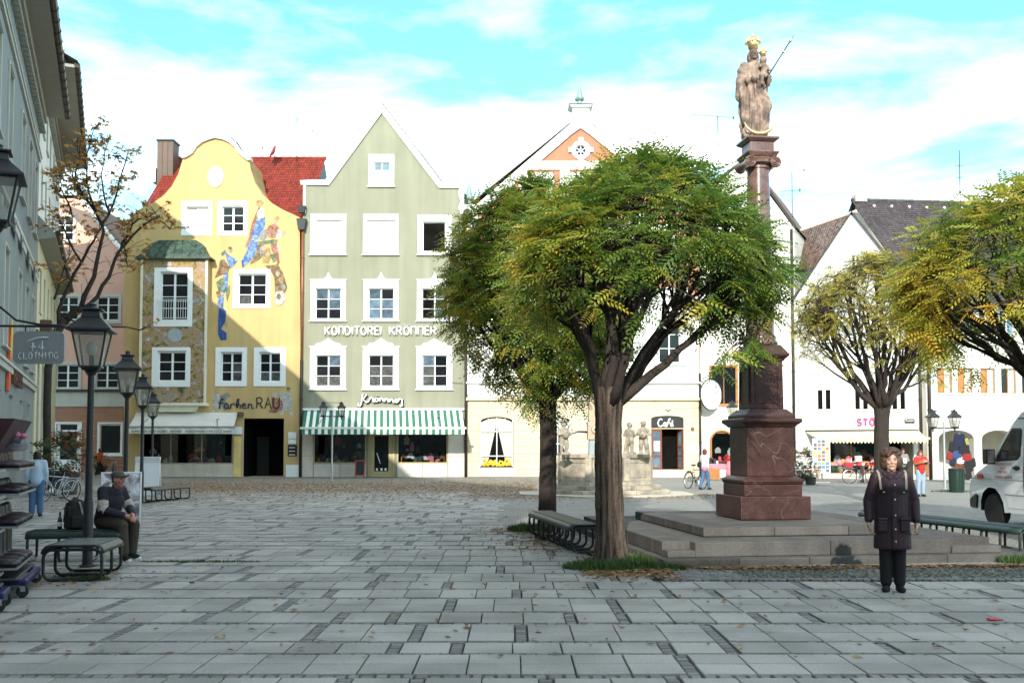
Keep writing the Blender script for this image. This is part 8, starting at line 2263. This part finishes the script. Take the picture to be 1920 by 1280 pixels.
    k = MB(); k.box((1.78, .5, 1.3), (1.95, .95, 1.95), VBLK); k.build('seat', t, bevel=.05)
    return t
van()
# ------------------------------------------------------------------ people
SKIN = M('skin', (.52, .30, .22), .5, .06, 12, .05, 60, .05); SKINR = M('ruddy_skin', (.46, .19, .14), .5, .08, 12, .05, 60, .05)
LIP = M('lip', (.40, .13, .12), .45, .05, 10, 0, 10, 0); EYEM = M('eye_dark', (.03, .02, .018), .2, .1, 10, 0, 10, 0)
def hand(w, d, n_, s, k, curl=.5):
    """palm, four bent fingers of unequal length and a thumb leaving the side of the palm; w wrist, d finger direction, n palm normal, s thumb side"""
    w, d, n_, s = Vector(w), Vector(d).normalized(), Vector(n_).normalized(), Vector(s).normalized()
    pr = [('c', w, .024*k, w+d*.03*k, .026*k)]
    for i, L in enumerate((.068, .078, .072, .056)):
        o = w + s*(.027-.018*i)*k
        b = o + d*.085*k
        pr.append(('c', w+s*(.016-.011*i)*k+d*.02*k, .016*k, b, .0115*k))
        m = b + (d*math.cos(curl*.6)+n_*math.sin(curl*.6))*L*.5*k
        pr += [('c', b, .0095*k, m, .009*k), ('c', m, .009*k, m+(d*math.cos(curl*1.6)+n_*math.sin(curl*1.6))*L*.5*k, .0075*k)]
    t0 = w+d*.025*k+s*.022*k; t1 = t0+(s*.75+d*.7+n_*.25).normalized()*.042*k
    pr += [('c', t0, .014*k, t1, .011*k), ('c', t1, .0105*k, t1+(d*.9+s*.15+n_*.4).normalized()*.032*k, .0085*k)]
    return pr
STAND = dict(hip=(0, 0, .87), chest=(0, -.01, 1.22), neck=(0, .0, 1.37), head=(0, -.015, 1.525), sl=(-.165, .0, 1.335), sr=(.165, .0, 1.335), el=(-.215, .02, 1.06), er=(.215, .02, 1.06), wl=(-.22, -.05, .83), wr=(.22, -.05, .83),
             hl=(-.085, 0, .86), hr=(.085, 0, .86), kl=(-.09, -.01, .47), kr=(.09, -.01, .47), al=(-.09, .02, .085), ar=(.09, .02, .085), fl=(-.2, -1, 0), fr=(.2, -1, 0), look=(0, -1, 0), hdl=(0, -.2, -1), hdr=(0, -.2, -1))
def person(label, loc, rz, pose, H=1.65, skin=SKIN, hair=None, top=None, topr=1.0, hem=None, hemr=.2, sleeves=True, legs=None, legr=1.0, shoes=RUBBER, vox=.012, group=None, haircut='bob', handcurl=.5, fingers=True, female=True):
    k = H/1.65; J = dict(STAND); J.update(pose); J = {a: Vector(b) for a, b in J.items()}
    t = thing('person', label, 'person', loc, rz, group); t.scale = (k, k, k)
    hd = J['head']; f = J['look'].normalized(); sd_ = f.cross(Vector((0, 0, 1))).normalized(); up = sd_.cross(f).normalized()
    Q = lambda a, b, c: hd + sd_*a + f*b + up*c
    az = math.atan2(f.x, -f.y)
    body = [('e', hd, (.073, .090, .108), (0, 0, az)), ('e', Q(0, .01, -.06), (.058, .068, .065), (0, 0, az)), ('c', J['neck']-Vector((0, 0, .03)), .052, hd-up*.07, .05),
            ('c', Q(0, .086, .012), .011, Q(0, .102, -.018), .015), ('e', Q(0, .078, -.058), (.03, .018, .010), (0, 0, az)), ('e', Q(0, .066, -.09), (.03, .026, .022), (0, 0, az)), ('e', Q(-.034, .072, -.018), (.022, .018, .018)), ('e', Q(.034, .072, -.018), (.022, .018, .018)),
            ('e', Q(0, .074, .035), (.055, .016, .012), (0, 0, az)), ('e', Q(-.074, -.005, -.012), (.012, .022, .034)), ('e', Q(.074, -.005, -.012), (.012, .022, .034)),
            ('c', J['hip'], .13, J['chest'], .125), ('c', J['chest'], .12, J['neck']-Vector((0, 0, .06)), .07)]
    for s in 'lr':
        body += [('c', J['s'+s], .05, J['e'+s], .040), ('c', J['e'+s], .040, J['w'+s], .026), ('c', J['h'+s], .085, J['k'+s], .055), ('c', J['k'+s], .052, J['a'+s], .038), ('c', J['neck']-Vector((0, 0, .05)), .06, J['s'+s], .05)]
        fd = J['f'+s].normalized(); body += [('c', J['a'+s]-Vector((0, 0, .02)), .03, J['a'+s]+fd*.06-Vector((0, 0, .05)), .02)]
        d = J['hd'+s]; sg = -1 if s == 'l' else 1; J['n'+s] = J.get('n'+s, Vector((-sg, 0, 0)))
        if fingers: body += hand(J['w'+s], d, J['n'+s], J.get('t'+s, Vector((0, -1, 0))), 1.0, handcurl)
        else: body += [('c', J['w'+s], .028, J['w'+s]+d.normalized()*.1, .026)] + [('c', J['w'+s]+d.normalized()*.09, .012, J['w'+s]+d.normalized()*.16+Vector((.012*(i-1.5), 0, 0)), .009) for i in range(4)] + [('c', J['w'+s]+d.normalized()*.04, .012, J['w'+s]+d.normalized()*.1+Vector((0, -.035, 0)), .01)]
    fuse('body', body, vox*.72, skin, t, 1)
    for a in (-.031, .031):
        mb = MB(); mb.ell(Q(a, .083, .006), (.0125, .006, .006), EYEM, 8, 6); mb.build('eye', t, smooth=True)
        mb = MB(); mb.tube([Q(a-.018, .088, .028), Q(a, .092, .034), Q(a+.018, .088, .028)], .0045, 5, hair or EYEM); mb.build('eyebrow', t)
    mb = MB(); mb.tube([Q(-.024, .092, -.056), Q(0, .098, -.058), Q(.024, .092, -.056)], [.003, .0065, .003], 6, LIP); mb.build('mouth', t)
    if hair:
        rr = random.Random(int(1000*abs(loc[0])))
        if haircut == 'curly':
            pr = [('e', Q(0, -.03, .045), (.10, .10, .095)), ('e', Q(-.085, -.01, -.02), (.045, .065, .085)), ('e', Q(.085, -.01, -.02), (.045, .065, .085)), ('e', Q(0, -.075, -.05), (.095, .05, .10))]
            for i in range(60):
                a = rr.uniform(0, 2*PI); e_ = rr.uniform(-.55, 1.3); q_ = Q(.112*math.cos(a)*math.cos(e_), .108*math.sin(a)*math.cos(e_)-.022, .045+.105*math.sin(e_))
                if (q_-hd).dot(f) > .045 and (q_-hd).dot(up) < .062: continue
                pr.append(('e', q_, (.026, .026, .024)))
        elif haircut == 'bob': pr = [('e', Q(0, -.022, .035), (.088, .095, .09)), ('e', Q(0, -.05, -.04), (.085, .06, .095)), ('e', Q(-.075, -.02, -.03), (.022, .05, .075)), ('e', Q(.075, -.02, -.03), (.022, .05, .075))]
        else: pr = [('e', Q(0, -.025, .03), (.08, .085, .085)), ('e', Q(0, -.05, -.03), (.07, .05, .06))]
        fuse('hair', pr, .0085 if haircut == 'curly' else vox*.8, hair, t, 1)
    if top:
        r = topr
        pr = [('c', J['hip']+Vector((0, 0, .02)), .145*r, J['chest'], .145*r), ('e', J['chest']+Vector((0, -.03 if female else -.01, .0)), (.165*r, .13*r, .12*r)), ('c', J['chest'], .13*r, J['neck']-Vector((0, 0, .075)), .085*r), ('c', J['neck']-Vector((0, 0, .05)), .068*r, J['neck']+Vector((0, 0, .0)), .062*r)]
        for s in 'lr':
            pr += [('c', J['neck']-Vector((0, 0, .06)), .07*r, J['s'+s], .064*r), ('c', J['s'+s], .066*r, J['e'+s], .056*r)]
            pr += [('c', J['e'+s], .056*r, J['w'+s].lerp(J['e'+s], .16), .044*r)] if sleeves else []
        if hem is not None:
            pr += [('l', [(.10, hem), (hemr, hem), (hemr*1.01, hem+.04), (hemr*.97, .75), (hemr*.93, .95), (hemr*.92, 1.15), (hemr*.90, 1.26), (hemr*.70, 1.33), (.06, 1.36)], (0, 0, 0), .70)]
        o = fuse('coat' if hem is not None else 'jacket', pr, vox, top, t, 3)
    if legs:
        pr = [('e', J['hip'], (.15, .115, .11))]
        for s in 'lr':
            a = J['a'+s]; pr += [('c', J['h'+s], .098*legr, J['k'+s], .074*legr), ('c', J['k'+s], .074*legr, a.lerp(J['k'+s], .08), .066*legr)]
        fuse('trousers', pr, vox, legs, t, 2)
    for s in 'lr':
        fd = J['f'+s].normalized(); a = J['a'+s]
        fuse('shoe', [('c', a-Vector((0, 0, .035)), .045, a+fd*.10-Vector((0, 0, .05)), .036), ('e', a+fd*.06-Vector((0, 0, .06)), (.05, .05, .03)), ('c', a-fd*.04-Vector((0, 0, .05)), .036, a-Vector((0, 0, .0)), .04)], vox*.8, shoes, t, 1)
    return t, J
C = lambda n_, c, r=.85, **kw: M(n_, c, r, .12, 8, .12, 50, .25, **kw)
PLUM = C('plum_coat', (.034, .016, .023), .6); BLKC = C('black_trouser', (.012, .011, .013)); HAIRB = M('brown_hair', (.060, .030, .018), .5, .3, 30, .3, 90, .6); HAIRR = M('auburn_hair', (.13, .028, .015), .5, .3, 30, .2, 90, .4); HAIRD = M('dark_hair', (.018, .010, .008), .5, .3, 30, .2, 90, .4)
JEAN = C('blue_jeans', (.06, .13, .24)); JEANL = C('pale_jeans', (.26, .34, .42)); CREAMC = C('cream_strap', (.62, .54, .44))
# the woman in the long coat, looking at the camera
W0 = ground(1675, 1109)
w, J = person('woman in a long dark plum coat with cream bag straps standing in the foreground', W0, R(-12), dict(el=(-.255, .03, 1.06), er=(.255, .03, 1.06), wl=(-.265, -.04, .80), wr=(.265, -.04, .80), fl=(-.25, -1, 0), fr=(.2, -1, 0), al=(-.075, .02, .085), ar=(.075, .02, .085), kl=(-.078, 0, .47), kr=(.078, 0, .47), hdl=(.1, -.15, -1), hdr=(-.1, -.15, -1)),
              1.645, SKIN, HAIRB, PLUM, 1.12, .50, .21, True, BLKC, 1.02, RUBBER, .011, None, 'curly', .8)
mb = MB()                                # coat front: button placket, pocket flaps, collar
mb.box((-.026, -.175, .52), (.026, -.12, 1.26), PLUM); mb.build('coat_placket', w, bevel=.012)
SN = M('pale_button', (.62, .60, .55), .3, .05, 5, 0, 10, 0, metal=.3)
for z in (1.27, 1.10, .92, .76, .62):
    mb = MB(); mb.ell((.012, -.179, z-.02), (.010, .006, .010), SN, 10, 6); mb.build('button', w)
for sx in (-1, 1):
    mb = MB(); mb.box((sx*.12-.055, -.165, .84), (sx*.12+.055, -.10, .87), PLUM); mb.box((sx*.12-.05, -.158, .71), (sx*.12+.05, -.10, .839), PLUM); mb.build('pocket', w, bevel=.012)
    mb = MB(); mb.box((sx*.11-.010, -.185, 1.16), (sx*.11+.010, -.15, 1.172), SN); mb.build('chest_zip', w)
    mb = MB(); pts = [(sx*.145, .10, 1.34), (sx*.155, .02, 1.405), (sx*.150, -.06, 1.38), (sx*.145, -.125, 1.30), (sx*.14, -.155, 1.20)]
    for a, b in zip(pts[:-1], pts[1:]): mb.add([(a[0]-.012, a[1]-.010, a[2]+.008), (a[0]+.012, a[1]-.010, a[2]+.008), (b[0]+.012, b[1]-.010, b[2]+.008), (b[0]-.012, b[1]-.010, b[2]+.008)], [(0,1,2,3), (3,2,1,0)], CREAMC)
    o = mb.build('bag_strap', w); s_ = o.modifiers.new('s', 'SOLIDIFY'); s_.thickness = .01
fuse('collar', [('c', (-.075, -.05, 1.36), .032, (-.03, -.115, 1.325), .03), ('c', (.075, -.05, 1.36), .032, (.03, -.115, 1.325), .03), ('c', (-.08, -.05, 1.37), .034, (-.05, .06, 1.40), .034), ('c', (.08, -.05, 1.37), .034, (.05, .06, 1.40), .034), ('c', (-.05, .06, 1.40), .034, (.05, .06, 1.40), .034), ('c', (-.08, -.08, 1.33), .022, (-.10, -.12, 1.26), .02), ('c', (.08, -.08, 1.33), .022, (.10, -.12, 1.26), .02)], .01, PLUM, w, 2)
# the man sitting on the bench
NAVY = C('navy_jacket', (.022, .018, .026)); OLIVE = C('olive_trouser', (.055, .042, .028)); CAPM = C('grey_cap', (.085, .075, .062)); BAND = M('woven_band', (.42, .38, .32), .9, .3, 14, .3, 60, .4)
BENCH_MAN = Vector((gx(197, 15.3), 15.3, 0))
SEAT = dict(hip=(0, 0, .54), chest=(0, -.10, .84), neck=(0, -.16, 1.02), head=(0, -.235, 1.155), sl=(-.175, -.11, .985), sr=(.175, -.11, .985), el=(-.25, -.20, .73), er=(.25, -.20, .73), wl=(-.055, -.44, .63), wr=(.055, -.46, .645),
            hl=(-.09, -.03, .53), hr=(.09, -.03, .53), kl=(-.12, -.44, .50), kr=(.13, -.42, .50), al=(-.11, -.47, .085), ar=(.15, -.36, .085), fl=(-.15, -1, 0), fr=(.2, -1, 0), look=(0, -.93, -.22), hdl=(.5, -.7, -.35), hdr=(-.5, -.6, -.3), nl=(.6, .2, -.5), nr=(-.6, .2, -.5), tl=(.3, .1, 1), tr=(-.3, .1, 1))
mn, J = person('man in grey cap and banded jacket sitting on the green bench with clasped hands', BENCH_MAN, R(66), SEAT, 1.72, SKINR, HAIRB, NAVY, 1.16, None, .2, True, OLIVE, 1.05, RUBBER, .012, None, 'short', 1.0, True, False)
hd = J['head']
fuse('cap', [('e', hd+Vector((0, .02, .055)), (.092, .105, .07)), ('e', hd+Vector((0, -.10, .035)), (.07, .085, .012), (R(-14), 0, 0)), ('e', hd+Vector((0, .02, .03)), (.094, .10, .03))], .011, CAPM, mn, 2)
for s in 'lr':
    a, b = J['s'+s], J['e'+s]; p0, p1 = a.lerp(b, .58), b.lerp(J['w'+s], .12)
    mb = MB(); mb.tube([p0, a.lerp(b, .8), b.lerp(a, .04), p1], [.078, .076, .074, .070], 14, BAND); mb.build('sleeve_band', mn, smooth=True)
SOLE = M('white_sole', (.62, .62, .60), .6, .05, 5, 0, 10, 0)
for s in 'lr':
    a = J['a'+s]; fd = J['f'+s].normalized(); mb = MB(); mb.tube([a-fd*.06-Vector((0, 0, .072)), a+fd*.06-Vector((0, 0, .074)), a+fd*.14-Vector((0, 0, .072))], [.034, .040, .028], 8, SOLE); mb.build('shoe_sole', mn, smooth=True)
fuse('shirt_collar', [('c', J['neck']+Vector((-.06, .02, .03)), .03, J['neck']+Vector((0, .07, .045)), .03), ('c', J['neck']+Vector((.06, .02, .03)), .03, J['neck']+Vector((0, .07, .045)), .03)], .011, BOARD, mn, 1)
# the others, farther off
WHITEC = C('white_blouse', (.70, .62, .62)); GREYV = C('grey_blouse', (.20, .18, .165)); TAN = C('tan_jacket', (.30, .15, .07)); REDC = C('red_sweater', (.42, .03, .025)); ORC = C('orange_top', (.60, .11, .02)); LBL = C('light_blue_shirt', (.40, .50, .60)); PINKC = C('pink_hem', (.60, .22, .32)); WTR = C('white_trouser', (.68, .66, .60))
WALK = dict(kl=(-.08, -.10, .47), al=(-.08, -.14, .085), kr=(.08, .03, .47), ar=(.08, .22, .10), el=(-.22, .09, 1.08), wl=(-.2, .04, .86), er=(.22, -.06, 1.08), wr=(.2, -.2, .9))
p = dict(H=1.62, vox=.02, fingers=False)
a, J = person('woman in white and pink top and jeans walking past the cafe with a black bag', (gx(1322, 40.2), 40.2, 0), R(128), WALK, skin=SKIN, hair=HAIRR, top=WHITEC, legs=JEAN, **p)
fuse('shoulder_bag', [('e', (.17, .12, 1.0), (.07, .15, .13)), ('c', (.12, .1, 1.1), .012, (-.05, .08, 1.38), .012)], .02, RUBBER, a, 1); fuse('blouse_hem', [('c', (-.02, 0, .86), .15, (.02, 0, .9), .15)], .02, PINKC, a, 1)
a, J = person('person in grey blouse and dark skirt reading a paper at the shop door', (gx(1694, 46.3), 46.3, 0), R(-8), dict(el=(-.24, -.02, 1.08), wl=(-.07, -.26, 1.08), er=(.24, -.02, 1.08), wr=(.09, -.26, 1.06), hdl=(.4, -.9, 0), hdr=(-.4, -.9, 0), look=(.1, -1, -.3)), skin=SKINR, hair=HAIRD, top=GREYV, topr=1.12, legs=BLKC, legr=1.25, **p)
mb = MB(); mb.box((-.07, -.36, .98), (.09, -.345, 1.2), BOARD); o = mb.build('paper', a)
a, J = person('woman in tan jacket, red top and pale jeans adjusting her jacket behind the foreground woman', (gx(1727, 34.6), 34.6, 0), R(12), dict(el=(-.26, -.06, 1.16), wl=(-.02, -.24, 1.2), er=(.27, -.05, 1.16), wr=(.06, -.24, 1.24), hdl=(1, -.1, .2), hdr=(-1, -.1, .2), look=(-.5, -1, -.55), head=(-.03, -.05, 1.49)), skin=SKIN, hair=HAIRR, top=REDC, legs=JEANL, **p)
fuse('open_jacket', [('c', (-.16, .02, 1.3), .075, (-.25, -.05, 1.15), .068), ('c', (-.25, -.05, 1.15), .066, (-.06, -.2, 1.19), .055), ('c', (.16, .02, 1.3), .075, (.26, -.04, 1.15), .068), ('c', (.26, -.04, 1.15), .066, (.1, -.2, 1.22), .055), ('c', (.12, .03, 1.3), .1, (.17, .04, .78), .10), ('c', (-.1, .06, 1.3), .09, (-.08, .09, .8), .08), ('c', (.05, .08, 1.3), .09, (.1, .1, .78), .09), ('c', (.2, -.06, 1.15), .07, (.26, -.02, .74), .06)], .02, TAN, a, 2)
BEND = dict(hip=(0, .12, .88), chest=(0, -.22, 1.04), neck=(0, -.38, 1.10), head=(0, -.52, 1.12), sl=(-.17, -.34, 1.06), sr=(.17, -.34, 1.06), el=(-.2, -.46, .86), er=(.2, -.46, .86), wl=(-.12, -.66, .84), wr=(.12, -.66, .84), hl=(-.09, .12, .86), hr=(.09, .12, .86), kl=(-.09, .04, .47), kr=(.09, .06, .47), look=(0, -1, -.5))
person('person in red sweater and white trousers bending over the goods tables', (gx(1655, 46.4), 46.3, 0), R(-72), BEND, skin=SKIN, hair=HAIRD, top=REDC, topr=1.1, legs=WTR, **p)
a, J = person('person in orange top and dark trousers walking in front of the pink house', (gx(180, 60), 60.5, 0), R(150), WALK, skin=SKIN, hair=HAIRR, top=ORC, legs=BLKC, **p)
fuse('handbag', [('e', (.24, -.2, .78), (.07, .14, .13)), ('c', (.24, -.2, .88), .015, (.22, -.2, .98), .015)], .025, RUBBER, a, 1)
a, J = person('person in pale blue shirt and jeans half hidden behind the boot rack', (gx(67, 24.6), 24.6, 0), R(200), dict(head=(0, -.05, 1.50)), skin=SKIN, hair=HAIRD, top=LBL, topr=1.12, legs=JEAN, legr=1.1, **p)
